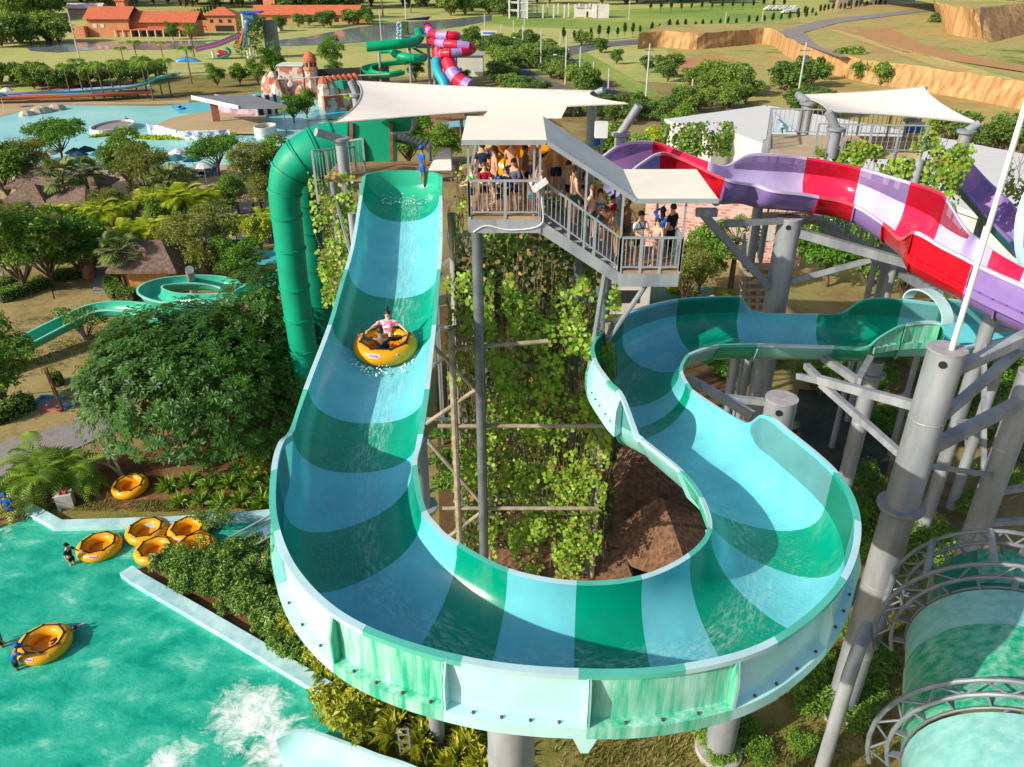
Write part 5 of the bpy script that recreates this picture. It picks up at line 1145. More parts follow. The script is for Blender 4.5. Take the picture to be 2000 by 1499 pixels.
def make_bush(name,label,r,hh,n,sz,leafm,seed,nl=7,asp=.5,up=.6,group=None,cat='shrub'):
    rnd=random.Random(seed); t=thing(name,label,cat,(0,0,0),group); lumps=[(V((0,0,hh*.4)),r*.6,hh/r*.6)]
    for i in range(nl):
        a=2*PI*i/nl+rnd.random(); lumps.append((V((math.cos(a)*r*.6,math.sin(a)*r*.6,hh*rnd.uniform(.3,.75))),r*rnd.uniform(.28,.45),.9))
    b=MB()
    for c,rr,_ in lumps: limb(b,V((0,0,-.1)),c,.04,.015,rnd)
    b.build('stems',BARK,t); b=MB(); crown_mesh(b,lumps,n,sz,rnd,up,.5,asp,-.3); b.build('foliage',leafm,t,smooth=0); return t
def make_spiky(name,label,r,n,leafm,seed,wd=.06,group=None,heads=1,cat='plant'):
    rnd=random.Random(seed); t=thing(name,label,cat,(0,0,0),group); b=MB()
    for h_ in range(heads):
        c=V((rnd.uniform(-1,1)*.5*r*(heads>1),rnd.uniform(-1,1)*.5*r*(heads>1),0 if heads==1 else rnd.uniform(.0,.7)*r))
        for i in range(n):
            a=rnd.uniform(0,2*PI); el=rnd.uniform(.15,1.35); d=V((math.cos(a)*math.cos(el),math.sin(a)*math.cos(el),math.sin(el))); s=V((-d.y,d.x,0)).normalized()*wd*r; L=r*rnd.uniform(.7,1.1)
            m=c+d*L*.55+V((0,0,.05*r)); e=c+d*L+V((0,0,-.28*r*math.cos(el)))
            o=len(b.v); b.v+=[c-s*.5,c+s*.5,m+s,e,m-s]; b.f.append((o,o+1,o+2,o+3,o+4)); b.m.append(0)
    b.build('leaves',leafm,t,smooth=0); return t
def P_(px,py): return at(px,py,0)
used=set()
def put(proto,loc,s=1.0,rz=None,label=None,group=None,sxy=None):
    rz=random.uniform(0,6.28) if rz is None else rz
    sc=(s*(sxy or 1),s*(sxy or 1),s)
    if proto.name not in used:
        used.add(proto.name); proto.location=loc; proto.rotation_euler=(0,0,rz); proto.scale=sc
        if label: proto['label']=label
        if group: proto['group']=group
        return proto
    return dup(proto,loc,rz,sc,label,group)
# --- the big round tree ---
rnd=random.Random(11)
rt_=thing('rain_tree','huge round dark green tree with dense rosettes of leaves beside the straight run','tree',P_(390,900)+V((.3,1.6,0)))
ro=V(ORG[rt_.name]); b=MB(); b.tube([ro+V((0,0,-.3)),ro+V((.1,0,1.0)),ro+V((0,.1,2.4))],[.42,.33,.28],12)
domes=[(V((0,0,3.0)),5.9,5.2,4.7),(V((3.3,1.6,5.6)),2.7,2.5,4.0),(V((-2.2,.4,3.4)),3.4,3.4,3.9),(V((1.6,-1.0,3.2)),3.6,3.4,4.6)]
for k in range(16):
    a=2*PI*k/16+rnd.random()*.3; limb(b,ro+V((0,0,1.6+rnd.random())),ro+V((math.cos(a)*rnd.uniform(2.2,4.6),math.sin(a)*rnd.uniform(2.2,4.2),rnd.uniform(3.5,6.3))),.14,.03,rnd,5,.25)
b.build('trunk',BARK,rt_)
b=MB()
for c,rx,ry,rz_ in domes:
    n_=int(60*rx*ry)
    for q in range(n_):
        d=rdir(rnd); 
        if d.z<-.28: d.z=-d.z
        kk=1-.34*rnd.random()**2.2+.15*noise.noise(V((d.x*2.6+c.x,d.y*2.6,d.z*2.6)))+.10*noise.noise(d*6+c)
        if noise.noise(d*4.2+c*1.3)>.26: kk-=.24
        p=ro+c+V((d.x*rx*kk,d.y*ry*kk,d.z*rz_*kk)); nn=(d+V((0,0,.55))).normalized()
        t1_=nn.orthogonal().normalized(); t2_=nn.cross(t1_); a0=rnd.random()*6
        for l_ in range(9):
            a=a0+2*PI*l_/9; e=(t1_*math.cos(a)+t2_*math.sin(a)); u=(e+nn*rnd.uniform(-.15,.5)).normalized(); L_=rnd.uniform(.22,.38); s_=nn.cross(e)*L_*.24
            o=len(b.v); q0=p+u*.05; b.v+=[q0,q0+u*L_*.55+s_,q0+u*L_-nn*.05,q0+u*L_*.55-s_]; b.f.append((o,o+1,o+2,o+3)); b.m.append(0)
b.build('crown',L_RAIN,rt_,smooth=0)
L_SHADE=leafmat('leaf_shaded',(.012,.025,.006),(.05,.085,.018),.8,6,third=(.14,.13,.04))  # darkened leaf tones, the rear layer's shade is put into the colour
rt_.scale=(1.1,1.08,1.06)
TA=make_tree('broadleaf_tree','x','tree',6.2,2.7,5200,.30,L_DARK,21,nl=14,trunk_h=.14,sq=.8)
TU=make_tree('umbrella_tree','x','tree',6.0,3.9,5200,.34,L_DARK,22,nl=14,trunk_h=.36,sq=.5,spread=.72)
TM=make_tree('broadleaf_tree','x','tree',6.6,2.6,5200,.30,L_MID,23,nl=14,trunk_h=.12,sq=.9)
TO=make_tree('olive_tree','x','tree',6.0,2.7,5200,.27,L_OLIVE,24,nl=14,trunk_h=.12,sq=.9,asp=.4)
TY=make_tree('yellow_green_tree','x','tree',5.0,2.2,3600,.30,L_YEL,25,nl=10,trunk_h=.12,sq=.9)
TF=make_tree('distant_tree','x','tree',5.6,2.7,1700,.55,L_FAR,26,nl=11,trunk_h=.04,sq=.9)
TF2=make_tree('distant_tree','x','tree',5.2,2.6,1700,.55,L_FAR2,27,nl=11,trunk_h=.04,sq=.9)
PF=make_fanpalm('fan_palm','x',3.6,1.9,34,L_FANP,31)
PY=make_palm('areca_palm','x',2.6,1.9,14,L_YEL,32,tr=.05,multi=7,leaflet=.5,wd=.09)
PT=make_palm('tall_palm','x',6.0,2.2,16,L_PALM,33,tr=.11,leaflet=.6,wd=.10,rise=.5)
PG=make_palm('garden_palm','x',1.6,2.0,16,L_PALM,34,tr=.08,multi=4,leaflet=.55,wd=.09)
CY=make_tree('cypress','x','tree',5.0,.75,500,.42,L_CYP,35,nl=7,trunk_h=.05,sq=2.2,spread=.25,trunk_r=.06)
BG=make_bush('glossy_shrub','x',1.1,1.5,1300,.24,L_GLOSS,41,asp=.36)
BD=make_bush('green_bush','x',1.2,1.3,1500,.17,L_MID,42)
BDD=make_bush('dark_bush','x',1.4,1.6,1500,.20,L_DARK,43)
BY=make_bush('golden_shrub','x',1.1,1.7,900,.24,L_GOLD,44,asp=.55)
SPK=make_spiky('strap_leaf_plant','x',.95,44,L_PALM,45,wd=.075)
SPY=make_spiky('golden_spiky_plant','x',.9,34,L_GOLD,46,wd=.085,heads=4)
SPD=make_spiky('spiky_green_plant','x',.85,40,L_PALM,47,wd=.06,heads=2)
BAN=make_spiky('banana_plant','x',1.8,9,L_YEL,48,wd=.16)
FLW=make_bush('flowering_tree','x',1.5,2.3,1300,.17,L_GLOSS,49)
def P(px,py): return at(px,py,0)
for pr,px,py,s,lb in [
 (TU,128,327,1.0,'flat topped dark tree standing by the lagoon umbrellas'),
 (TU,432,352,.88,'flat topped dark tree beside the sandy island shore'),
 (TO,300,412,1.25,'tall grey green tree on the near shore of the lagoon'),
 (TM,258,372,1.15,'light green leafy tree behind the tall grey green tree'),
 (TO,356,415,.9,'smaller grey green tree right of the tall one by the lagoon'),
 (TM,20,398,1.3,'big bushy tree at the left edge in front of the umbrellas'),
 (TO,70,385,1.2,'olive coloured tree left of the fan palm by the huts'),
 (TO,500,392,1.15,'brownish olive tree left of the tall vertical green tube'),
 (TM,540,385,1.1,'green tree tucked right behind the vertical green tube'),
 (TM,52,575,1.35,'large round tree at the left edge near the clipped hedges'),
 (TO,105,560,1.1,'olive tree in the garden next to the round left edge tree'),
 (TA,165,545,1.0,'dark leafy tree beside the garden path'),
 (TO,415,548,1.15,'speckled olive tree above the spiral slide'),
 (TA,470,560,.8,'dark tree right of the spiral loop'),
 (TM,15,800,.95,'bright green tree at the left edge beside the grey path'),
 (TY,620,520,1.0,'yellow green tree beside the twin vertical tubes'),
 (TY,512,492,.75,'small yellow bush like tree left of the vertical tube by the little pool'),
 (TA,800,330,1.3,'dark green tree behind the slide start deck'),
 (TM,870,335,1.0,'green tree behind the roller conveyor'),
 (TM,735,360,1.0,'tree hidden behind the green entry chamber'),
 (TM,1365,575,.95,'slender leafy tree right of the lower landing'),
 (TO,1335,600,.9,'yellowing slender tree under the lower landing'),
 (TA,1610,560,1.2,'dark tree under the red slide beside the grey stair'),
 (TM,1690,580,1.0,'shaded green tree under the rear stair'),
 (TO,1760,590,1.0,'shaded olive tree at the foot of the rear stair'),
 (TA,1130,470,1.2,'dark tree growing up behind the queue stair'),
 (TM,1060,480,1.3,'vine covered tree behind the queue platform posts'),
 (TM,1000,500,1.1,'leafy tree under the upper queue deck'),
 (TA,1300,470,.9,'dark tree in front of the brick patterned wall'),
 (TM,1240,390,1.2,'green tree behind the stair roof'),
 (TM,1180,360,1.2,'green tree behind the white speaker box'),
 (TY,1285,330,1.1,'yellow tinged tree right of the slanted sail post'),
 (TM,1330,300,1.1,'leafy tree under the corner of the white tent roof'),
 (TA,655,160,.8,'bushy tree right of the domed brick tower'),
 (TM,650,140,1.3,'tall loose tree behind the domed brick tower'),
 (TA,575,240,.8,'round green tree in front of the domed tower'),
 (TM,600,232,.8,'green clump tree beside the brick ruins'),
 (TA,535,150,1.2,'dark tree below the left slide tower'),
 (TM,505,168,.9,'bright tree in the grove below the left slide tower'),
 (TA,470,168,.8,'dense tree in the palm grove left of the slide tower'),
 (TM,425,172,.8,'leafy tree behind the flat roofed pavilion'),
 (TM,812,160,.9,'bright tree in front of the far green spiral tubes'),
 (TM,735,165,.6,'small tree at the foot of the far spiral tubes'),
 (TA,905,172,.7,'dark tree between the far tubes and the sail'),
 (TO,375,82,1.0,'tree on the pond bank beside the red roofed hall'),
 (TM,505,66,1.0,'tree between the gatehouse and the long terracotta hall'),(TA,548,62,1.0,'dark tree before the end of the long terracotta hall'),(TA,338,78,1.0,'bush like tree on the corner of the red roofed hall'),
 (TA,1700,720,.75,'dark low tree behind the mast column'),(TM,1850,715,.75,'shaded green tree between the mast column and the right edge'),(TA,1960,740,.8,'dark tree at the right edge beneath the tube mouth'),
 (TO,225,455,.8,'grey green tree squeezed between the thatched huts'),
 (TM,330,470,.7,'green tree behind the tall bright palm clumps'),
 (TA,95,500,.9,'dark tree at the back of the left garden'),
 (TO,45,505,.9,'olive tree left of the dark garden tree'),
 (TM,230,525,.6,'small green tree by the garden pool'),
 (TO,360,520,.8,'olive tree behind the hut near the spiral slide'),
 (TM,455,430,.8,'green tree by the straw roofed kiosk'),
 (TO,540,440,.9,'olive tree hugging the vertical green tube'),
 ]: put(pr,P(px,py),s,label=lb,group='trees in the water park')
for pr,px,py,s,lb in [
 (PF,143,438,1.35,'large fan palm beside the thatched hut'),(PF,185,420,1.2,'fan palm just behind the large one by the hut'),
 (PF,252,572,1.0,'fan palm by the garden path and round hedge'),(PF,-10,480,1.1,'grey fan palm cut by the left picture edge'),
 (PF,340,430,1.15,'fan palm below the lagoon shore trees'),(PF,1425,572,1.25,'sunlit fan palm behind the second bend'),
 (PY,200,470,1.15,'yellow green palm clump over the bamboo fence'),(PY,262,505,1.1,'yellow palm clump left of the bamboo hut'),
 (PY,305,505,1.15,'yellow palm clump in the middle of the hut garden'),(PY,355,460,1.5,'tall bright palm clump above the hut garden'),
 (PY,395,455,1.45,'bright palm clump right of the tall one'),(PY,165,505,1.0,'orange tinted palm clump by the bamboo wall'),
 (PY,465,480,.9,'small palm clump by the little swimming pool'),(PY,230,470,1.2,'yellow palm clump rising behind the grey green hut tree'),(PY,120,470,1.1,'yellow palm clump left of the bamboo walled hut'),(PY,340,500,1.1,'yellow palm clump above the square hut roof'),(PY,285,455,1.2,'yellow palm clump behind the long hut'),(PY,535,475,1.0,'yellow palm clump touching the vertical green tube'),(PY,20,520,1.0,'yellow palm clump at the left edge of the garden'),
 (PG,55,985,1.0,'green garden palm at the left edge above the pool'),(PG,112,948,1.1,'green garden palm left of the bare branched tree'),(PG,160,958,.8,'low palm beside the litter bin'),
 (PT,690,250,.8,'short palm by the round planter wall'),(PT,560,262,.6,'small yellow palm beside the round planter'),
 ]: put(pr,P(px,py),s,label=lb,group='palms in the garden')
for i,(px,py,s) in enumerate([(165,190,1.1),(140,195,1.0),(185,197,1.0),(205,197,1.05),(225,193,1.0),(240,192,1.1),(270,190,1.0),(290,193,1.2),(300,197,1.1),(318,192,1.1),(335,190,1.1),(275,150,1.2),(322,130,.9),(248,150,1.0),(375,165,1.2),(380,112,1.2),(100,190,.9)]):
    put(PT,P(px,py),s,label='slim tall palm in the row along the far lagoon shore',group='palms lining the far lagoon shore')
for i,(px,py,s) in enumerate([(690,30,2.0),(722,28,2.2),(748,32,2.4),(803,26,1.8),(690,16,1.6)]):
    put(PT,P(px,py),s,label='tall dark palm standing on the far bank behind the pond',group='palms behind the pond')
# belts of distant trees
rnd=random.Random(77)
def belt(pts,n,jx,jy,s0,s1,lb,gp,pro=(TF,TF2)):
    for i in range(n):
        f=rnd.random()*(len(pts)-1); k=min(int(f),len(pts)-2); f-=k
        x=pts[k][0]*(1-f)+pts[k+1][0]*f+rnd.uniform(-jx,jx); y=pts[k][1]*(1-f)+pts[k+1][1]*f+rnd.uniform(-jy,jy)
        p=P(x,max(2,y)); put(rnd.choice(pro),p,rnd.uniform(s0,s1),label=lb,group=gp,sxy=rnd.uniform(.9,1.3))
belt([(1140,95),(1200,115),(1260,140),(1330,160),(1400,178),(1440,180)],24,14,9,.65,1.1,'green roadside tree in the dense row above the scrubland','roadside trees above the scrubland')
belt([(1005,90),(1030,110),(1070,140),(1110,165),(1150,185)],26,18,10,.7,1.15,'green tree on the wooded strip between the two roads','trees between the two roads')
belt([(1000,170),(1060,215),(1130,225),(1220,240),(1320,225),(1400,215),(1480,212)],40,25,10,.55,.85,'bushy tree in the thicket behind the shade sail','trees in the thicket behind the sail')
belt([(-20,165),(60,172),(160,168),(260,165),(330,150)],30,20,5,.6,1.0,'dark bushy tree in the hedge line behind the shore palms','trees behind the shore palms')
belt([(0,90),(50,86),(105,84)],16,14,5,1.2,1.9,'dark tree in the grove left of the pond','trees left of the pond')
belt([(30,38),(80,34),(130,30)],12,20,6,2.2,3.4,'large dark tree in the far field at the upper left','big trees in the upper left field')
belt([(200,8),(320,10),(420,12),(500,10),(640,12),(800,16),(950,10),(1100,6),(1250,4),(1400,2)],75,60,5,2.6,4.6,'hazy tree in the woodland along the horizon','woodland along the horizon')
belt([(-60,8),(40,10),(140,8),(240,10)],34,30,5,2.8,5,'dark tree in the wood at the upper left horizon','wood at the upper left horizon')
belt([(560,40),(600,38),(650,34),(700,32)],12,20,4,1.6,2.6,'tree in the clump behind the long red roof','trees behind the long red roof')
belt([(860,30),(940,26),(1000,22),(990,32)],16,20,5,1.4,2.2,'tree on the far bank of the long pond','trees on the far pond bank')
belt([(555,60),(620,54),(690,50),(730,44)],14,14,4,.8,1.3,'bush on the near bank of the long pond','bushes on the pond bank')
belt([(930,90),(970,105),(985,130),(1000,160),(960,150)],22,14,10,.6,1.1,'shrubby tree beside the far slide tower road','trees beside the far slide tower')
belt([(1820,60),(1850,70),(1880,78),(1940,80),(1990,84)],9,14,4,1.0,1.7,'bush at the foot of the upper earth cliff','bushes under the upper cliff')
belt([(1650,150),(1700,165),(1720,160),(1600,160),(1510,185),(1550,185)],12,16,8,.7,1.2,'bush on the scrub below the earth cliff','bushes on the scrubland')
belt([(1800,262),(1900,285),(1990,300),(2060,320)],16,20,8,.7,1.1,'green bush along the rim behind the white roof','bushes behind the white roof')
belt([(1560,225),(1640,236),(1500,195),(1480,190)],9,20,6,.6,.9,'bush beside the post of the smaller sail','bushes behind the smaller sail')
belt([(860,230),(760,225),(720,240)],7,10,4,.7,1.0,'green tree glimpsed under the large sail','trees glimpsed under the large sail')
for i in range(30):
    px=1100+i*17+rnd.uniform(-4,4); py=86-i*1.55+rnd.uniform(-1,1)
    put(CY,P(px,max(6,py)),rnd.uniform(.8,1.15),label='narrow cypress in the row lining the country road',group='cypresses along the country road')
for i in range(14):
    px=1270+i*20; py=26-i*.7
    put(CY,P(px,py),rnd.uniform(.9,1.4),label='narrow cypress in the far upper row across the meadow',group='cypresses across the far meadow')
for i in range(22):
    px=1558+i*10+rnd.uniform(-3,3); py=36-i*1.3+rnd.uniform(-3,3)
    put(CY,P(px,max(3,py)),rnd.uniform(.8,1.2),label='narrow cypress planted near the parked cars',group='cypresses near the car park')
for i in range(9):
    put(CY,P(372+i*6,44-i*2.0),1.0,label='narrow cypress beside the orange gatehouse',group='cypresses by the gatehouse')
# near plants
for i,(px,py,s) in enumerate([(330,955,1.0),(350,985,1.0),(370,948,1.1),(392,985,1.0),(410,955,1.1),(432,990,1.05),(450,950,1.1),(470,985,1.1),(492,950,1.15),(512,985,1.1),(530,955,1.1),(540,990,1.0)]):
    put(SPK,P(px,py),s,label='green strap leaved plant in the clump under the round tree',group='strap leaved plants under the round tree')
put(BY,P(505,935),1.0,label='golden shrub between the strap plants and the slide',group='golden shrubs')
put(BY,P(528,905),.9,label='golden shrub half hidden by the left wall of the slide',group='golden shrubs')
gl=[(430,1105),(475,1085),(505,1100),(400,1140),(440,1150),(480,1150),(520,1130),(360,1150),(430,1200),(480,1205),(520,1190),(560,1230),(500,1240),(540,1280),(580,1290),(460,1120),(540,1085),(350,1128),(395,1122),(330,1135),(370,1150),(400,1170),(345,1160),(440,1180),(470,1195),(500,1215),(525,1235),(420,1150),(560,1265),(590,1290),(310,1120)]
for px,py in gl: put(BG,P(px+22,py-6),rnd.uniform(.62,.88),label='glossy leaved shrub packed in the bed beside the splash pool',group='glossy shrubs beside the splash pool')
for px,py in [(545,1245),(585,1280),(625,1295),(660,1315),(690,1310),(665,1370),(700,1400),(620,1280),(760,1370)]: put(SPD,P(px,py),rnd.uniform(.8,1.1),label='spiky green plant on the soil below the large bend',group='spiky green plants below the large bend')
for px,py,s in [(672,1395,1.05),(700,1425,1.1),(735,1385,1.0),(690,1330,.9),(575,1250,.75),(640,1300,.8)]: put(BY,P(px,py),s,label='golden leaved bush at the curb beneath the large bend',group='golden bushes beneath the large bend')
for px,py in [(800,1440),(850,1455),(900,1430),(820,1490),(880,1500),(930,1480),(860,1400),(910,1390),(945,1520),(790,1400)]: put(SPY,P(px,py),rnd.uniform(.9,1.15),label='golden spiky plant beside the near support column',group='golden spiky plants by the column')
for px,py,s in [(1440,1440,.75),(1400,1470,.7),(1370,1425,.6),(1590,1330,.9),(1620,1370,1.0),(1660,1400,.9),(1640,1330,.8),(1580,1380,.8),(1680,1350,.9),(1700,1300,.8),(1670,1250,.8),(1690,1000,1.0),(1680,950,1.0),(1720,1030,1.0),(1750,1080,1.1),(1800,1095,1.0),(1830,1070,1.0),(1780,1050,.9),(1660,1040,1.0),(1700,1090,.9),(1900,1000,1.0),(1950,950,1.1),(1990,900,1.1),(1480,1480,.5),(1560,1460,.5)]:
    put(BD,P(px,py),s,label='low green bush on the turf among the support columns',group='green bushes among the columns')
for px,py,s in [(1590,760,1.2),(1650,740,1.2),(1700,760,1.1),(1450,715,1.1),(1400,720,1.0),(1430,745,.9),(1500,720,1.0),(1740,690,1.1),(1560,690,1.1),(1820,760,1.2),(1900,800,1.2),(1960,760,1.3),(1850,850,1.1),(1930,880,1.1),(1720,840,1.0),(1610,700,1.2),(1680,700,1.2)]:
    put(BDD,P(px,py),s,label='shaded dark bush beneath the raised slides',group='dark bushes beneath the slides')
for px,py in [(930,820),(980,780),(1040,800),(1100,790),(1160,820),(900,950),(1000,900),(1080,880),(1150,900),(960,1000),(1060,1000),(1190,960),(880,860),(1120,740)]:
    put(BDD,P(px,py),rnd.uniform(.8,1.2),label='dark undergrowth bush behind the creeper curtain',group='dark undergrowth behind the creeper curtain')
for px,py in [(1355,1030),(1370,1060),(1335,1050)]: put(BG,P(px,py),1.0,label='glossy shrub in front of the thatched roof',group='glossy shrubs by the thatched roof')
for px,py in [(1335,575),(1380,600),(1420,590)]: put(BAN,P(px,py),1.0,label='broad leaved banana plant behind the second bend',group='banana plants behind the second bend')
put(FLW,P(168,660),1.35,label='small pale flowering tree in front of the spiral slide',group=None)
for px,py in [(430,1022),(400,1090)]: put(FLW,P(px,py)+V((0,-.6,0)),.7,label='white flowering shrub leaning over the raft cluster',group='white flowering shrubs by the rafts')
# clipped hedges
def hedge(lb,pts,wd,ht):
    rn=random.Random(len(lb)); b=MB(); Pp=[P(x,y) for x,y in pts]
    for a,c in zip(Pp[:-1],Pp[1:]):
        d=c-a; L=d.length; s=V((-d.y,d.x,0)).normalized()
        for i in range(int(L*wd*110)+int(L*ht*150)):
            u=rn.random(); face=rn.random()
            if face<.5: p=a+d*u+s*rn.uniform(-wd/2,wd/2)+V((0,0,ht+rn.uniform(-.08,.08))); nn=V((0,0,1))
            else: sg=rn.choice((-1,1)); p=a+d*u+s*sg*wd/2+V((0,0,rn.uniform(0,ht))); nn=s*sg
            leaf(b,p,nn+rdir(rn)*.7,.17*rn.uniform(.7,1.2),rn)
    t=thing('hedge',lb,'hedge',Pp[0],'clipped garden hedges'); b.build('foliage',L_MID,t,smooth=0)
    b=MB()
    for a,c in zip(Pp[:-1],Pp[1:]): b.bar(a+V((0,0,ht*.45)),c+V((0,0,ht*.45)),wd*.85,ht*.9)
    b.build('stems',mat('hedge_core',(.02,.035,.01),.95),t,smooth=0)
hedge('clipped hedge below the garden path on the left',[(0,592),(60,572),(95,560)],1.2,.9)
hedge('upper clipped hedge behind the first one on the left',[(0,570),(40,560)],1.0,1.0)
hedge('clipped hedge along the left side of the garden path',[(105,550),(160,540),(180,528)],1.0,.9)
hedge('curved clipped hedge around the fan palm by the path',[(270,588),(235,585),(220,572),(222,556),(245,545)],1.1,.9)
hedge('clipped hedge beside the brown bin near the path',[(165,520),(190,515)],1.5,1.4)
hedge('clipped hedge at the left edge above the grey path',[(-10,830),(30,812),(62,795)],1.2,1.0)
hedge('small clipped hedge on the lawn below the spiral slide',[(100,755),(125,748)],1.0,.8)
# bare branched tree
def bare(lb,base,h,seed,lean=(0,0)):
    rn=random.Random(seed); t=thing('bare_tree',lb,'tree',base); b=MB()
    def grow(p,d,L,r,k):
        q=p+d*L; b.tube([p,p.lerp(q,.5)+rdir(rn)*L*.06,q],[r,r*.85,r*.65],6)
        if k==0: return
        for _ in range(rn.choice((2,3))):
            nd_=(d+rdir(rn)*.75+V((0,0,.25))).normalized(); grow(q,nd_,L*rn.uniform(.6,.8),r*.62,k-1)
    for i in range(4):
        d=V((lean[0]+rn.uniform(-.5,.5),lean[1]+rn.uniform(-.5,.5),1)).normalized(); grow(base,d,h*.33,.09,4)
    b.build('branches',mat('pale_bark',(.40,.33,.26),.9,.25,4),t)
bare('leafless pale branched tree beside the round tree',P(245,938),3.4,5,(-.7,.2))
bare('bare pale trunk in the garden at the left edge',P(10,560),3.2,9)
bare('pale dry shrub on the turf behind the right columns',P(1890,880),2.2,13)
# --- vines ---
DEAD=mat('dead_leaf',(.30,.19,.07),.9,.4,6)
def vine(lb,origin,ux,uy,W,Hh,n,seed,sz=.15,depth=.35,shape=None,leafm=None,strands=40,thr=(-.28,.22)):
    """hanging creeper on a net spanned by ux (across) and uy (up)"""
    rn=random.Random(seed); o=V(origin); ux=V(ux).normalized(); uy=V(uy).normalized(); nn=ux.cross(uy); nn=nn if nn.y<0 else -nn
    t=thing('vine',lb,'vine',o,'creepers on the slide towers'); b=MB(); sb=MB()
    st=[]
    for i in range(strands):
        x=rn.uniform(0,W); y0=Hh*rn.uniform(.75,1.0); y1=Hh*rn.uniform(0,.55); pts=[]; xx=x
        for k in range(7):
            f=k/6; xx+=rn.uniform(-.18,.18); pts.append(o+ux*xx+uy*(y0+(y1-y0)*f)+nn*rn.uniform(-.15,depth*.6))
        if shape is None or shape(x/W,(y0+y1)/2/Hh): sb.tube(pts,.012,4,cap=False); st.append(pts)
    sb.build('stems',STEM,t)
    k=0; tries=0
    while k<n and tries<n*12:
        tries+=1; x,y=rn.random(),rn.random()
        if shape and not shape(x,y): continue
        d=noise.noise(V((x*W*.75,y*Hh*.75,seed)))+.55*noise.noise(V((x*W*2.3,y*Hh*2.3,seed+5)))
        if d<rn.uniform(*thr): continue
        p=o+ux*x*W+uy*y*Hh+nn*(rn.uniform(-.1,depth)+.25*d); nv=(nn+V((0,0,.45))+rdir(rn)*.55).normalized(); tt=nv.orthogonal().normalized(); s2=nv.cross(tt); r=sz*rn.uniform(.35,1.2)*.5; a0=rn.random()*6
        q=len(b.v); b.v+=[p+(tt*math.cos(a0+2*PI*j/6)+s2*math.sin(a0+2*PI*j/6))*r*(1 if j else 1.35) for j in range(6)]; b.f.append(tuple(range(q,q+6))); b.m.append(1 if rn.random()<.07 else 0); k+=1
    b.build('foliage',[leafm or L_VINE,DEAD],t,smooth=0)
    return t
vine('dense yellow green creeper curtain hanging on the net below the queue stair',(-1.0,24.5,.6),(1,0,0),(0,.02,1),4.9,14.6,9500,3,sz=.145,depth=.7,thr=(-.30,.46),shape=lambda x,y: x>.10+.10*noise.noise(V((y*6,3,1)))+(.10 if y<.25 else 0) and x<.93+.12*noise.noise(V((y*7,9,2))) and y<.93+.1*noise.noise(V((x*8,1,7))) and y>.10+.16*noise.noise(V((x*9,4,2))),strands=110)
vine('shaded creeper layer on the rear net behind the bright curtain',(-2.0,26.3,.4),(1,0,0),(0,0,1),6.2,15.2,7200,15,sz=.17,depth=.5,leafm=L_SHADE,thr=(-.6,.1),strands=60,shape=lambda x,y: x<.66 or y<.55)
vine('sparse creeper strands on the scaffold right of the straight run',(-2.2,23.8,2.5),(1,0,0),(0,0,1),1.6,12.6,1500,8,thr=(-.5,.3),sz=.15,strands=26)
vine('dark shaded creeper mass behind the deck posts',(-1.0,27.5,11),(1,0,0),(0,0,1),4.3,5.6,3200,5,sz=.18,thr=(-.6,.2),depth=.8,leafm=L_MID,strands=40)
vine('creeper on the cage left of the slide start',(-8.6,33,8.5),(1,0,0),(0,0,1),2.2,7.6,1700,6,sz=.16,leafm=L_VINE,strands=16)
vine('bare creeper tangle between the slide start and the upper deck',(-2.2,29.8,13.2),(1,0,0),(0,0,1),1.3,4.0,170,12,sz=.16,strands=46)
pa,pb=at(1590,296,ZP),at(1800,300,ZP)
vine('leafy creeper draped over the front of the platform under the second sail',pa+V((0,.25,-2.6)),(pb-pa),(0,0,1),(pb-pa).length+2.2,3.6,3600,7,sz=.17,depth=.5,thr=(-.5,.3),leafm=L_VINE,shape=lambda x,y: y<.55+.45*noise.noise(V((x*5,1,1)))+.25 )
vine('creeper covering the wall below the white tent roof',atY(1285,305,57),(1,.1,0),(0,0,1),5.2,2.3,1700,9,sz=.2,thr=(-.6,.2),depth=.7,leafm=L_MID)
vine('flowering creeper at the right end of the white roof',atY(1940,410,42),(1,-.3,0),(0,0,1),4.5,3.4,1200,14,sz=.2,depth=.6,leafm=L_OLIVE)

# grass tufts on the turf (too many to count)
def tufts(name,quad,n,m,h0,h1,seed):
    rn=random.Random(seed); b=MB(); A,B,C,D=[P(*q) for q in quad]
    for i in range(n):
        u,v=rn.random(),rn.random(); p=(A*(1-u)+B*u)*(1-v)+(D*(1-u)+C*u)*v
        if noise.noise(V((p.x*.5,p.y*.5,seed)))<rn.uniform(-.5,.25): continue
        p=p+V((0,0,.05))
        for k in range(4):
            d=V((rn.uniform(-1,1),rn.uniform(-1,1),rn.uniform(.6,1.6))).normalized()*rn.uniform(h0,h1); sd_=V((-d.y,d.x,0)).normalized()*.022 if abs(d.x)+abs(d.y)>.01 else V((.02,0,0))
            b.add([p-sd_,p+sd_,p+d],[(0,1,2)])
    o=b.build(name,m,org=A,smooth=0); o['kind']='stuff'; o['label']='rough dry grass tufts'; o['category']='grass'
L_GRS=leafmat('leaf_dry_grass',(.12,.13,.025),(.34,.30,.08),.6,4,third=(.48,.38,.14))
tufts('turf_grass',[(880,1510),(1900,1510),(1760,1180),(1480,1250)],9000,L_GRS,.10,.28,2)
tufts('bank_grass',[(75,1000),(560,1005),(560,985),(90,975)],2500,L_GRS,.08,.18,3)
tufts('lawn_grass',[(-40,760),(250,700),(220,600),(-40,640)],3500,L_GRS,.08,.2,4)
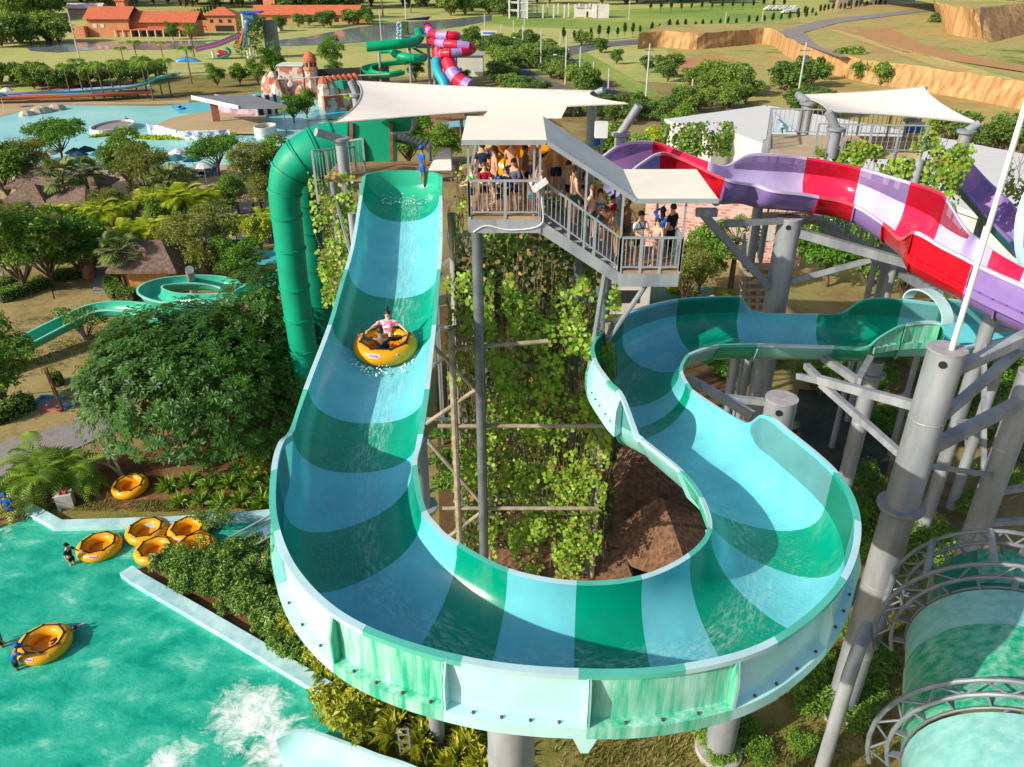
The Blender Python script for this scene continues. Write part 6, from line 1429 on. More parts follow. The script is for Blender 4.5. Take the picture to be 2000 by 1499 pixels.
# ================= DISTANT BUILDINGS AND SMALL THINGS =================
TILE=mat('terracotta_roof',(.52,.13,.06),.8,.14,.8,stretch=(1,1,3),bmp=.2); TERW=mat('terracotta_wall',(.56,.24,.11),.85,.12,.3); WIN=mat('dark_opening',(.03,.03,.035),.4); PALEW=mat('pale_wall',(.62,.60,.56),.8,.1,.4)
THATCH=mat('thatch',(.17,.115,.085),.95,.4,1.2,stretch=(3,3,.6),bmp=.7,bscale=7); THB=mat('brown_thatch',(.20,.105,.06),.95,.45,1.5,stretch=(4,4,.7),bmp=.9,bscale=8); BAMB=mat('bamboo',(.50,.24,.06),.7,.4,1.2,stretch=(14,14,1),bmp=.3)
def box3(b,c,w,d,h,mi=0): b.box((c[0],c[1],c[2]+h/2),(w,d,h),mi=mi)
def gable(b,c,w,d,z,rise,ov=1.0,mi=0,thk=.25):
    x0,x1,y0,y1=c[0]-w/2-ov,c[0]+w/2+ov,c[1]-d/2-ov,c[1]+d/2+ov; yc=c[1]
    for s_ in (0,1):
        ye=y0 if s_==0 else y1
        p=[(x0,ye,z),(x1,ye,z),(x1,yc,z+rise),(x0,yc,z+rise)]; b.add(p+[(q[0],q[1],q[2]-thk) for q in p],[(0,1,2,3),(7,6,5,4),(0,4,5,1),(1,5,6,2),(2,6,7,3),(3,7,4,0)],mi)
def hip(b,c,w,d,z,rise,ov=.6,mi=0,thk=.15,ridge=.3):
    hw,hd=w/2+ov,d/2+ov; rw=max(.02,hw*ridge); x,y=c[0],c[1]
    v=[(x-hw,y-hd,z),(x+hw,y-hd,z),(x+hw,y+hd,z),(x-hw,y+hd,z),(x-rw,y,z+rise),(x+rw,y,z+rise)]; b.add(v+[(q[0],q[1],q[2]-thk) for q in v[:4]],[(0,1,5,4),(1,2,5),(2,3,4,5),(3,0,4),(0,6,7,1),(1,7,8,2),(2,8,9,3),(3,9,6,0),(9,8,7,6)],mi)
# red roofed hall
c=at(268,72,0); hl=thing('red_roofed_hall','large terracotta hall with long red roofs and a small bell tower by the pond','building',c,'terracotta buildings beyond the pond')
def part(par,nm,m,fn): b=MB(); fn(b); return b.build(nm,m,par,smooth=0)
part(hl,'wall',TERW,lambda b:(box3(b,(c.x+8,c.y+8,0),46,15,7.2),box3(b,(c.x-13,c.y+6,0),22,18,9.0)))
part(hl,'roof',TILE,lambda b:(gable(b,(c.x+8,c.y+8),48,16,7.2,5.0,1.4),gable(b,(c.x-13,c.y+6),22,19,9.0,5.5,1.2)))
def belltower(b): box3(b,(c.x-9,c.y+10,0),4.5,4.5,17)
part(hl,'tower',TERW,belltower); part(hl,'tower_roof',TILE,lambda b:hip(b,(c.x-9,c.y+10),4.5,4.5,17,2.4,.6,ridge=.02))
part(hl,'porch_roof',TILE,lambda b:b.add([(c.x-10,c.y+.4,4.6),(c.x+30,c.y+.4,4.6),(c.x+30,c.y-4,3.4),(c.x-10,c.y-4,3.4)],[(0,1,2,3)]))
for i in range(10):
    part(hl,'opening',WIN,lambda b:b.box((c.x-8+i*4,c.y+.45,1.7),(2.2,.2,3.0)))
    part(hl,'porch_post',PALEW,lambda b:b.box((c.x-9.8+i*4.3,c.y-3.8,1.8),(.5,.5,3.4)))
for x in (-20,-16): part(hl,'window',PALEW,lambda b:b.box((c.x+x,c.y-3.1,5.5),(2,.2,1.8)))
part(hl,'side_wall',TERW,lambda b:box3(b,(c.x-28,c.y-3,0),7,7,5.5))
c2=at(590,45,0); h2=thing('red_roofed_hall','long low terracotta hall with a square turret right of the pond','building',c2,'terracotta buildings beyond the pond')
part(h2,'wall',TERW,lambda b:(box3(b,(c2.x+3,c2.y+8,0),70,13,5),box3(b,(c2.x+38,c2.y+6,0),14,12,4)))
part(h2,'roof',TILE,lambda b:(gable(b,(c2.x+3,c2.y+8),70,14,5,5.5,1.5),hip(b,(c2.x+38,c2.y+6),14,12,4,4,1.2)))
part(h2,'tower',TERW,lambda b:box3(b,(c2.x-24,c2.y+16,0),8,8,17)); part(h2,'tower_roof',TILE,lambda b:hip(b,(c2.x-24,c2.y+16),8,8,17,3,.8,ridge=.02))
for i in range(8): part(h2,'opening',WIN,lambda b:b.box((c2.x-26+i*7,c2.y+1.4,1.8),(3,.2,2.6)))
c3=at(435,62,0); h3=thing('gatehouse','square terracotta gatehouse with a hipped red roof','building',c3,'terracotta buildings beyond the pond')
part(h3,'wall',TERW,lambda b:(box3(b,(c3.x,c3.y+6,0),20,14,10),box3(b,(c3.x-24,c3.y+8,0),24,10,3.5)))
part(h3,'roof',TILE,lambda b:(hip(b,(c3.x,c3.y+6),20,14,10,4.5,1.6,ridge=.15),gable(b,(c3.x-24,c3.y+8),24,10,3.5,2.0,1)))
for i in range(3): part(h3,'window',WIN,lambda b:b.box((c3.x-6+i*6,c3.y-1.1,6.5),(2,.2,2)))
part(h3,'base_opening',WIN,lambda b:b.box((c3.x+2,c3.y-1.2,2),(12,.2,3.4)))
c4_=at(530,62,0); h4=thing('small_house','small terracotta house with a pyramid roof by the left slide tower','building',c4_,'terracotta buildings beyond the pond')
part(h4,'wall',PALEW,lambda b:box3(b,(c4_.x,c4_.y+4,0),14,8,5)); part(h4,'roof',TILE,lambda b:hip(b,(c4_.x,c4_.y+4),14,8,5,4,1.5))
part(h4,'door',WIN,lambda b:b.box((c4_.x,c4_.y-.1,1.3),(1.6,.2,2.4)))
c5=at(168,30,0); h5=thing('pink_house','small pink walled house with a pale roof behind the hall','building',c5,'terracotta buildings beyond the pond')
part(h5,'wall',mat('pink_wall',(.60,.38,.32),.8),lambda b:box3(b,(c5.x,c5.y+4,0),26,10,5)); part(h5,'roof',mat('pale_tile',(.58,.48,.44),.8),lambda b:gable(b,(c5.x,c5.y+4),26,10,5,3.5,1.5))
for t_,k_ in ((hl,.64),(h2,.62),(h3,.55),(h4,.5),(h5,.6)): t_.scale=(k_,)*3
# concrete frame building + ruin
c=at(1012,37,0); cb=thing('concrete_building','unfinished white concrete block with open floors on the horizon','building',c)
for k in range(3): part(cb,'floor_slab',PALEW,lambda b:b.box((c.x,c.y+4,3.2*(k+1)),(9,8,.5)))
for x in (-4,0,4):
    for y in (0,8): part(cb,'pillar',PALEW,lambda b:b.box((c.x+x,c.y+y,4.8),(.7,.7,9.6)))
part(cb,'wall',mat('grey_infill',(.40,.42,.44),.85),lambda b:b.box((c.x+2.2,c.y+.3,4.8),(4,.2,9)))
c=at(1100,36,0); ru=thing('unfinished_frame','row of bare white posts of an unfinished building in the far field','building',c)
for i in range(14): part(ru,'post',PALEW,lambda b:b.box((c.x-14+i*2.4,c.y+(i%2)*8,2.8),(.6,.6,5.6)))
part(ru,'wall',PALEW,lambda b:(box3(b,(c.x+17,c.y+3,0),7,6,5.5)))
c=at(1145,34,0); sh=thing('white_shed','small white shed right of the unfinished posts','building',c)
part(sh,'wall',PALEW,lambda b:box3(b,(c.x,c.y+3,0),9,6,4)); part(sh,'roof',mat('grey_roof',(.36,.36,.36),.8),lambda b:gable(b,(c.x,c.y+3),9,6,4,1,.4)); part(sh,'door',WIN,lambda b:b.box((c.x,c.y-.1,1.2),(1.4,.2,2.3)))
c=at(1662,18,0); mon=thing('monument','leaning brown stone pillars near the parked cars','monument',c)
for x,l in ((-6,2),(3,-1.5)): part(mon,'pillar',mat('brown_stone',(.30,.22,.18),.9,.2),lambda b:b.bar((c.x+x,c.y,-.2),(c.x+x+l,c.y,16),5,4))
part(mon,'roof',PALEW,lambda b:hip(b,(c.x+30,c.y+20),22,12,5,5,1)); part(mon,'wall',PALEW,lambda b:box3(b,(c.x+30,c.y+20,0),20,10,5))
# parked cars (tiny)
CARW=mat('white_car_paint',(.75,.75,.76),.3,.03); CARS=mat('silver_car_paint',(.45,.47,.50),.3,.03); TYRE=mat('tyre',(.02,.02,.02),.8)
def car(m):
    t=thing('parked_car','x','car'); b=MB(); prof=[(-2.1,.45),(-2.1,.85),(-1.5,.95),(-.9,1.42),(.6,1.45),(1.2,1.0),(2.05,.85),(2.1,.45)]
    b.add([(x,-.85,z) for x,z in prof]+[(x,.85,z) for x,z in prof],[tuple(range(8)),tuple(range(15,7,-1))]+[((i+1)%8,i,8+i,8+(i+1)%8) for i in range(8)]); b.build('body',m,t,smooth=0)
    b=MB(); b.add([(-.85,-.87,1.0),(.95,-.87,1.0),(.55,-.80,1.36),(-.8,-.80,1.36)],[(0,1,2,3)]); b.build('window',WIN,t,smooth=0)
    for x in (-1.35,1.35):
        for y in (-.8,.8): b=MB(); b.lathe((x,y,.33),[(.33,-.1),(.33,.1)],12,axis=Matrix.Rotation(PI/2,3,'X')); b.build('wheel',TYRE,t)
    return t
CW=car(CARW); CSv=car(CARS); rn=random.Random(3)
for i in range(16):
    px=1500+i*3.6; py=21-(i%2)*3.2
    put(rn.choice((CW,CSv)),at(px,py,.1),1.15,rz=.3,label='pale car parked in the far car park beside the meadow',group='cars parked in the far car park')
for i in range(5): put(CW,at(1535+i*4.5,27-i*.6,.1),1.15,rz=.3,label='white car in the second far row of the car park',group='cars in the second car park row')
# --- distant slide tower in the middle ---
def fibm(n,c): return fiber(n,c,rough=.35)
Yt=178
tw=thing('slide_tower','far slide tower with green and red striped tubes and a blue sail on top','slide tower',at(840,165,0))
def T(px,py,dy=0): return atY(px,py,Yt+dy)
GF=fibm('far_green_tube',(.0,.36,.16)); RF=fibm('far_red_tube',(.68,.02,.06)); PFm=fibm('far_purple_tube',(.36,.26,.60))
tube_slide(tw,[T(817,55,0),T(820,70,0),T(815,78,-1),T(800,84,-3),T(770,87,-5),T(716,92,-6)],.95,[GF],GF,per=5,k=4)
tube_slide(tw,[T(745,97,2),T(765,97,-1),T(772,105,-3),T(790,112,-5),T(815,114,-5),T(828,112,-3)],.85,[GF],GF,per=5,k=4)
open_chute(tw,[T(826,114,-1),T(790,117,1),T(745,122,1),T(716,130,-1),T(725,139,-5),T(760,142,-6),T(788,137,-5)],2.2,.9,[GF],seg=8,k=5,under=GF,rim=GF)
tube_slide(tw,[T(835,50,1),T(838,60,0),T(850,68,-2),T(875,70,-4),T(893,71,-3),T(885,76,0)],.85,[RF,PFm],RF,per=3,k=4)
tube_slide(tw,[T(842,80,0),T(860,85,-3),T(885,87,-5),T(915,91,-5),T(922,97,-4),T(905,102,-6),T(880,104,-7),T(862,105,-6)],.85,[RF,PFm],RF,per=3,k=4)
tube_slide(tw,[T(856,97,-3),T(858,115,-4),T(860,130,-5)],1.2,[RF],RF,per=6,k=3)
tube_slide(tw,[T(852,118,-5),T(854,138,-7),T(866,160,-9),T(870,175,-10)],1.0,[fibm('far_cyan_tube',(.02,.35,.48))],RF,per=12,k=4)
tube_slide(tw,[T(875,120,-6),T(885,145,-8),T(900,160,-9),T(918,170,-10)],1.5,[RF,PFm],RF,per=3,k=4)
for px,p0,p1 in ((740,103,155),(798,72,155),(877,60,168),(882,110,170),(890,108,172),(845,60,170),(835,60,168)):
    part(tw,'support_column',STEEL,lambda b:b.tube([T(px,p0),V((T(px,p0).x,Yt,-.2))],.32,8))
for z in (90,68): part(tw,'deck',STEELD,lambda b:b.box(T(820,z,2),(6,6,.4)))
part(tw,'stair',STEELD,lambda b:(b.bar(T(800,90,1),T(846,116,1),1.4,.3)))
part(tw,'shade_sail',mat('blue_sail',(.02,.10,.60),.7,.1),lambda b:b.add([T(786,38,-2),T(842,32,0),T(836,40,3),T(800,40,3)],[(0,1,2,3)]))
part(tw,'ivy_panel',L_FAR,lambda b:b.box(T(791,63,1),(1.4,1.4,4)))
part(tw,'letter_board',mat('blue_letters',(.05,.25,.75),.5,.5,2,col2=(.75,.85,.95)),lambda b:[b.torus(T(780,49+i*9,-1),.42,.22,10,6,M=Matrix.Rotation(PI/2,3,'X')) for i in range(4)])
# --- left far slide tower and its lanes ---
lt=thing('slide_tower','far left slide tower with bundled purple, red and green lanes','slide tower',at(495,112,0))
Yl=225
def T2_(px,py,dy=0): return atY(px,py,Yl+dy)
PU=fibm('far_lilac_lane',(.40,.22,.62)); MG=fibm('far_magenta_lane',(.72,.03,.16)); TL=fibm('far_teal_lane',(.04,.42,.36)); OR=fibm('far_orange_lane',(.70,.16,.06)); BL=fibm('far_blue_lane',(.05,.25,.50))
for m,dx,dy in ((PU,0,0),(MG,2,-3),(TL,4,-6)):
    open_chute(lt,[T2_(470,66+dy,0),T2_(450,76+dy,0),T2_(425,86+dy,0),T2_(400,92+dy,0),T2_(384,96+dy,0)],1.9,.7,[m],seg=12,k=4,under=m,rim=m)
open_chute(lt,[T2_(440,92),T2_(450,100),T2_(440,108),T2_(415,114),T2_(385,118),T2_(360,122)],1.9,.7,[TL],seg=12,k=4,under=TL,rim=TL)
open_chute(lt,[T2_(425,98),T2_(440,101),T2_(442,104),T2_(425,106)],1.7,.7,[MG],seg=12,k=4,under=MG,rim=MG)
tube_slide(lt,[T2_(392,128,-6),T2_(375,120,-6),T2_(355,120,-6),T2_(345,128,-6),T2_(340,142,-6)],1.0,[BL],BL,per=6,k=4)
for px,p0,p1 in ((473,28,95),(480,40,100),(415,100,132),(427,100,134),(366,122,150),(372,124,150)):
    part(lt,'support_column',PALEW,lambda b:b.tube([T2_(px,p0),V((T2_(px,p0).x,Yl,-.2))],.4,8))
part(lt,'steep_lane',OR,lambda b:b.bar(T2_(476,55),T2_(468,92),1.4,.6)); part(lt,'steep_lane',BL,lambda b:b.bar(T2_(482,45),T2_(476,92),1.4,.6))
part(lt,'tower_deck',mat('tower_blue',(.08,.28,.55),.6,.2),lambda b:b.box(T2_(487,38,3),(3,3,3.5))); part(lt,'tower_roof',mat('blue_sail',(.02,.10,.6),.7),lambda b:b.box(T2_(492,24,3),(5,4,.4)))
part(lt,'tower_frame',STEELD,lambda b:b.box(T2_(530,75,6),(3.2,3,9)))
part(lt,'ivy_cover',L_FAR,lambda b:crown_mesh(b,[(T2_(490,75,2),3.2,1.9),(T2_(498,60,2),2.6,1.7),(T2_(482,92,2),3,1.2)],1400,.7,random.Random(8)))
ml=thing('lane_slide','long multi lane racing slide running along the far lagoon shore','water slide',at(150,190,0))
for k,(m,off) in enumerate(((PU,0),(TL,2.2),(OR,-5),(BL,-7.2))):
    y0=[185,182,176,170,164,150,142] if k<2 else [193,190,187,183,181]
    xs=[-60,40,130,210,270,310,345] if k<2 else [-60,80,170,240,285]
    pts=[]
    for i,(x,y) in enumerate(zip(xs,y0)):
        p=at(x,y,1.0+ (max(0,i-2)*.9 if k<2 else .4)); p.y-=off*.5; pts.append(p)
    open_chute(ml,pts,2.1,.5,[m],seg=20,k=4,under=m,rim=m)
for x,y in ((60,190),(150,186),(230,180),(290,168)): 
    q=at(x,y,0); part(ml,'support_post',CONC,lambda b:b.box((q.x,q.y,.35),(.6,.6,.7)))
# --- lagoon pavilion, planters, domed tower, ruins ---
q=at(470,238,0); pv=thing('pavilion','low pavilion with a flat grey roof and a painted mural wall','building',q)
r4=[atY(374,187,q.y+2),atY(465,205,q.y-9),atY(557,207,q.y-6),atY(500,186,q.y+6)]
r4=[at(374,187,4.2),at(466,207,4.2),at(560,206,4.2),at(495,187,4.2)]
part(pv,'roof',mat('flat_grey_roof',(.20,.20,.215),.7,.08,.5),lambda b:b.add(r4+[p+V((0,0,-.5)) for p in r4],[(0,1,2,3),(7,6,5,4),(1,0,4,5),(2,1,5,6),(3,2,6,7),(0,3,7,4)]))
part(pv,'fascia',PALEW,lambda b:b.bar(r4[0]+V((0,-.15,-.25)),r4[1]+V((0,-.15,-.25)),.12,.62))
MUR=mat('mural',(.42,.22,.52),.8,.55,.5,col2=(.60,.42,.55),lo=.4,hi=.6); MW=mat('mural_brown',(.45,.20,.14),.8,.2)
part(pv,'mural_wall',MUR,lambda b:b.add([at(425,222,0),at(500,229,0),at(500,229,0)+V((0,0,3.2)),at(425,222,0)+V((0,0,3.2))],[(0,1,2,3)]))
part(pv,'end_wall',MW,lambda b:b.bar(at(413,222,1.6),at(428,221,1.6),.5,3.3))
for px,py in ((503,230),(520,228),(535,226),(548,224)): part(pv,'pillar',PALEW,lambda b:b.bar(at(px,py,0),at(px,py,0)+V((0,0,3.7)),.5))
part(pv,'room',WIN,lambda b:b.add([at(502,226,0),at(545,222,0),at(545,222,0)+V((0,0,3.2)),at(502,226,0)+V((0,0,3.2))],[(0,1,2,3)]))
def ringwall(lbl,px,py,rx,ry,h,m=PALEW,inside=None):
    p=at(px,py,0); t=thing('planter_wall',lbl,'wall',p); rs_=[]
    b=MB()
    for k in range(33):
        a=2*PI*k/32; e=V((math.cos(a)*rx,math.sin(a)*ry,0)); rs_.append([p+e,p+e+V((0,0,h)),p+e*.93+V((0,0,h)),p+e*.93])
    b.loft(rs_,False); b.build('wall',m,t,smooth=0)
    b=MB(); b.poly([p+V((math.cos(2*PI*k/24)*rx*.94,math.sin(2*PI*k/24)*ry*.94,h*.6)) for k in range(24)]); b.build('fill',inside or PAVE,t,smooth=0)
ringwall('round white basin wall on the sandy island',222,254,2.9,4.8,.8)
ringwall('cream round planter wall below the pavilion',520,265,1.6,2.4,1.5,inside=SAND)
wl_=thing('mural_kerb','low white wall with blue graffiti bordering the sand island','wall',at(345,262,0))
b=MB(); pts=[at(x,y,.5) for x,y in ((290,251),(310,255),(330,261),(355,266),(390,266),(450,264))]
for a,e in zip(pts[:-1],pts[1:]): b.bar(a,e,.4,1.5)
b.build('wall',mat('graffiti_wall',(.25,.35,.65),.8,.5,.8,col2=(.75,.75,.76),lo=.38,hi=.52),wl_,smooth=0)
g_=thing('grass_rim','green planted rim along the near edge of the sand island','plant bed',at(300,265,0))
b=MB()
for i in range(1400):
    f=rn.random(); p=at(180+280*f+rn.uniform(-4,4),(268-10*math.sin(f*3.1)) if f<.3 else 262+8*math.sin(f*3.1)+rn.uniform(-2,3),.1); leaf(b,p,rdir(rn)+V((0,0,.6)),.55,rn)
b.build('foliage',L_YEL,g_,smooth=0)
q=at(463,186,0); q=at(612,180,0); dt=thing('domed_tower','white and brick ruin style tower with a terracotta dome','tower',q)
BRK=None
def brickm(n,a,b_,s=2.2,mort=(.60,.55,.5),patch=None):
    m,nt,bs=base(n); br=nd(nt,'ShaderNodeTexBrick'); p=nd(nt,'ShaderNodeTexCoord').outputs['Object']
    mp=nd(nt,'ShaderNodeMapping'); mp.inputs['Rotation'].default_value=(PI/2,0,0); nt.links.new(p,mp.inputs['Vector']); nt.links.new(mp.outputs[0],br.inputs['Vector'])
    br.inputs['Color1'].default_value=c4(a); br.inputs['Color2'].default_value=c4(b_); br.inputs['Mortar'].default_value=c4(mort); br.inputs['Scale'].default_value=s; br.inputs['Mortar Size'].default_value=.035
    f=noi(nt,pos(nt),.35,4,.6); k=ramp(nt,f,[(.42,(0,0,0)),(.5,(1,1,1))]) 
    c_=mixc(nt,k,br.outputs[0],(.66,.60,.55)) if patch else br.outputs[0]
    nt.links.new(c_,bs.inputs['Base Color']); bs.inputs['Roughness'].default_value=.9; return m
BRK=mat('brick_patches',(.50,.17,.10),.9,.12,.55,col2=(.60,.54,.48),lo=.46,hi=.52); BRK2=brickm('pink_brick',(.50,.15,.10),(.62,.42,.37),.9,(.58,.46,.42))
part(dt,'shaft',BRK,lambda b:b.lathe(q,[(3.0,-.1),(2.4,8.2)],8)); part(dt,'gallery',TERW,lambda b:b.lathe(q,[(2.9,8.2),(2.9,9.0),(2.4,9.1),(2.3,11.2),(2.8,11.3)],8)); part(dt,'dome',TILE,lambda b:b.lathe(q,[(2.7,11.3),(2.6,12.3),(1.9,13.5),(.8,14.3),(.1,14.8)],14))
for k in range(8):
    a=2*PI*(k+.5)/8; part(dt,'opening',WIN,lambda b:b.box((q.x+math.cos(a)*2.28,q.y+math.sin(a)*2.28,10.1),(.25,.9,1.4),rz=a))
dt.scale=(.52,)*3
ru=thing('brick_ruins','jagged white and brick rock wall of the play pool','wall',at(545,190,0))
for i,(px,py,h_,w_) in enumerate([(525,176,3.2,1.6),(537,188,4.5,2.2),(545,190,3.2,1.6),(552,188,3.8,1.6),(560,182,3,1.4),(570,182,2.4,1.6),(580,184,2.2,1.4),(588,188,2,1.3)]):
    p=at(px,py,0); part(ru,'rock',BRK,lambda b:b.lathe(p,[(w_,-.1),(w_*.9,h_*.4),(w_*.5,h_*.8),(w_*.15,h_)],7))
cs=thing('castle_wall','terracotta topped castle style wall behind the sail corner','wall',at(660,205,0))
for i in range(7):
    p=at(637+i*10,206-i*1.2,0); part(cs,'merlon',PALEW if i%2 else BRK,lambda b:b.lathe(p,[(1.4,-.1),(1.3,3.2),(.9,4.0)],8)); part(cs,'merlon_cap',TILE,lambda b:b.lathe(p+V((0,0,4.0)),[(1.1,0),(.8,.6),(.1,1.1)],8))
part(cs,'wall',BRK,lambda b:b.bar(at(632,205,1.4),at(700,198,1.4),.8,2.8))
tc=thing('teal_canopy','dark teal tent canopy near the domed tower','canopy',at(690,165,0))
part(tc,'cloth',mat('teal_cloth',(.0,.28,.20),.7,.1),lambda b:(b.add([at(632,163,3),at(672,176,3),at(712,160,3),at(660,155,3),at(668,158,5)],[(0,1,4),(1,2,4),(2,3,4),(3,0,4)])))
for px,py in ((636,166),(672,178),(706,163)): part(tc,'post',STEELD,lambda b:b.bar(at(px,py,0),at(px,py,0)+V((0,0,3.2)),.2))
wb=thing('white_block','small white and brick block house left of the domed tower','building',at(570,175,0)); p=at(570,176,0)
part(wb,'wall',BRK,lambda b:box3(b,(p.x,p.y+3,0),5,5,4.5)); part(wb,'roof',PALEW,lambda b:b.box((p.x,p.y+3,4.6),(5.4,5.4,.25)))
gh=thing('grey_hut','grey roofed hut right of the far striped tubes','building',at(905,150,0)); p=at(905,150,0)
part(gh,'wall',PALEW,lambda b:box3(b,(p.x,p.y+3,0),9,5,4.5)); part(gh,'roof',mat('grey_roof',(.36,.36,.36),.8),lambda b:b.box((p.x,p.y+3,4.6),(10,6,.3)))
bh=thing('boundary_wall','long dark boundary wall behind the domed tower','wall',at(600,150,0)); part(bh,'wall',mat('dark_wall',(.06,.06,.06),.9),lambda b:b.bar(at(540,155,1.6),at(760,145,1.6),.4,3.2)); part(bh,'coping',PALEW,lambda b:b.bar(at(540,155,3.25),at(760,145,3.25),.6,.15))
bs_=thing('roadside_sign','white roadside board on two posts behind the far slide tower','sign',at(955,98,0)); p=at(955,98,0)
part(bs_,'board',PALEW,lambda b:b.box(p+V((0,0,4.6)),(4.6,.3,1.3))); part(bs_,'lettering_band',mat('sign_blue',(.03,.16,.5),.5),lambda b:b.box(p+V((0,-.2,4.6)),(3.4,.1,.4)))
for x in (-2,2): part(bs_,'post',STEELD,lambda b:b.bar(p+V((x,0,-.1)),p+V((x,0,5.2)),.25))
# --- umbrellas and loungers on the lagoon beach ---
def umb(lb,m):
    t=thing('beach_umbrella',lb,'umbrella',(0,0,0)); b=MB(); b.lathe((0,0,0),[(1.25,2.05),(1.2,2.12),(.6,2.45),(.03,2.7)],8,cap=False); b.build('canopy',m,t,smooth=0); b=MB(); b.tube([V((0,0,-.1)),V((0,0,2.6))],.035,6); b.build('pole',WHITE,t); return t
UN=umb('x',mat('navy_canvas',(.02,.05,.10),.8)); UT=umb('x',mat('teal_canvas',(.02,.16,.20),.8)); UW=umb('x',mat('white_canvas',(.62,.62,.62),.8)); UB=umb('x',mat('bright_blue_canvas',(.02,.25,.65),.8)); UC=umb('x',mat('cream_canvas',(.62,.55,.42),.8))
for pr,px,py,lb in [(UN,52,318,'navy umbrella at the left end of the beach row'),(UN,68,320,'second navy umbrella at the left end of the beach row'),(UW,45,326,'white umbrella among the left beach loungers'),(UC,103,333,'cream umbrella under the flat topped tree'),(UN,155,330,'navy umbrella just right of the flat topped tree'),(UN,162,336,'front navy umbrella right of the flat topped tree'),(UN,176,326,'navy umbrella standing at the water edge in the middle'),(UT,203,334,'dark teal umbrella beside the navy pair'),(UT,210,327,'rear dark teal umbrella at the water edge'),(UW,232,337,'white umbrella left of the grey green tree'),(UW,353,332,'grey white umbrella right of the grey green tree'),(UT,350,344,'teal umbrella right of the grey green tree'),(UT,382,346,'teal umbrella left of the second flat topped tree'),(UW,404,360,'white umbrella in front of the second flat topped tree'),(UW,20,200,'white umbrella on the far left beach'),(UT,8,212,'pale teal umbrella on the far left beach'),(UB,38,450,'bright blue umbrella beside the thatched hut')]:
    put(pr,at(px,py,0),1.0,label=lb,group='beach umbrellas')
LNG=mat('lounger_fabric',(.08,.12,.2),.8,.3)
def lounger():
    t=thing('sun_lounger','x','lounger'); b=MB(); b.box((0,0,.36),(.62,1.3,.06)); b.add([(-.31,.62,.36),(.31,.62,.36),(.31,1.05,.85),(-.31,1.05,.85)],[(0,1,2,3)]); b.build('bed',LNG,t,smooth=0)
    for x in (-.27,.27):
        for y in (-.55,.5): b=MB(); b.bar((x,y,0),(x,y,.36),.05); b.build('leg',WHITE,t,smooth=0)
    return t
LG=lounger()
for i in range(22):
    px=rn.choice((rn.uniform(60,250),rn.uniform(345,420))); py=rn.uniform(336,352); put(LG,at(px,py,.06),1.0,rz=rn.uniform(-.4,.4),label='dark sun lounger on the sandy lagoon beach',group='sun loungers on the beach')
# boats / people in lagoon
def paddler(lb,px,py):
    p=at(px,py,.05); person(lb,p+V((0,0,-.1)),.6,'sit',1.7,SKINT,NAVY,BLK,HAIRB)
    t=thing('paddle_float',lb.replace('person sitting on','small blue float carrying the person on').replace('a small blue float','the lagoon'),'float',p); b=MB(); b.torus(p+V((0,0,.1)),.65,.2,18,8); b.build('tube',mat('blue_float',(.03,.2,.55),.4),t); b=MB(); b.lathe(p+V((0,0,.06)),[(.5,0),(.02,.02)],14,cap=False); b.build('floor',mat('blue_float',(.03,.2,.55),.4),t)
paddler('person sitting on a small blue float left in the lagoon',147,238); paddler('person sitting on a small blue float beside the island',248,238); paddler('person sitting on a small blue float in the turquoise corner',353,213)
rk=thing('rock_islet','small rocky islet with a leaning palm in the lagoon','rocks',at(80,222,0))
for i in range(9):
    a=i*.7; p=at(52+i*7.5,226-i*1.4,0); part(rk,'boulder',mat('beige_rock',(.48,.40,.30),.9,.25,1,bmp=.4),lambda b:b.ball(p,1.3+.4*math.sin(i*5),8,sz=.7))
# --- thatched huts ---
def hut(lbl,px,py,w_,d_,eave,rise,m=THATCH,rz=0,posts=True,wallm=None,ridge=.3):
    p=at(px,py,0); t=thing('thatched_hut',lbl,'hut',p,'thatched huts'); b=MB(); hip(b,(0,0),w_,d_,eave,rise,.5,thk=.22,ridge=ridge); hip(b,(0,0),w_*.99,d_*.99,eave-.18,.4,.42,thk=.05,ridge=.9)
    M=Matrix.Rotation(rz,3,'Z'); b.v=[p+M@v for v in b.v]; b.build('roof',m,t,smooth=0)
    for sx_ in (-1,1):
        for sy in (-1,1): b=MB(); q=p+M@V((sx_*w_*.42,sy*d_*.42,0)); b.tube([q,q+V((0,0,eave))],.12,8); b.build('post',BARK,t)
    if wallm:
        b=MB(); b.box((0,0,eave/2),(w_*.8,d_*.8,eave)); b.v=[p+M@v for v in b.v]; b.build('wall',wallm,t,smooth=0)
    return t
hut('round thatched shelter at the left with open sides',82,440,4.6,4.6,2.6,1.6,ridge=.15)
hut('thatched hut with a bamboo wall behind the yellow palms',172,445,5.5,4.4,2.5,1.6,wallm=BAMB,rz=-.35)
hut('small thatched hut behind the fan palms',180,402,4,4,2.4,1.3)
hut('long thatched hut behind the palm clumps',256,455,6.5,3.6,2.3,1.2,wallm=BAMB)
hut('square thatched hut beside the spiral slide',312,560,4.6,4.2,2.3,1.7,wallm=BAMB,ridge=.35)
hut('thatched hut at the far side of the lagoon garden glimpsed left of the fan palm',98,398,5,4,2.5,1.5)
hut('thatched hut under the large sail beyond the conveyor',870,262,6,5,3,2.2,m=THB)
hut('brown thatched hut roof below the second bend',1240,1035,5.2,5.0,2.4,2.6,m=THB,rz=.35,ridge=.1)
hut('front brown thatched hut roof with a sharp ridge inside the large bend',1275,1110,3.6,3.4,1.9,2.0,m=THB,rz=-.5,ridge=.05)
hut('low thatched roof strip just above the inner rim of the large bend',1090,1150,5.2,1.6,1.3,.9,m=THB,ridge=.85)
hut('straw roofed kiosk beside the dark yard at the upper left',483,425,3,3,2.4,1.0,m=mat('straw',(.46,.32,.18),.9,.3,3))
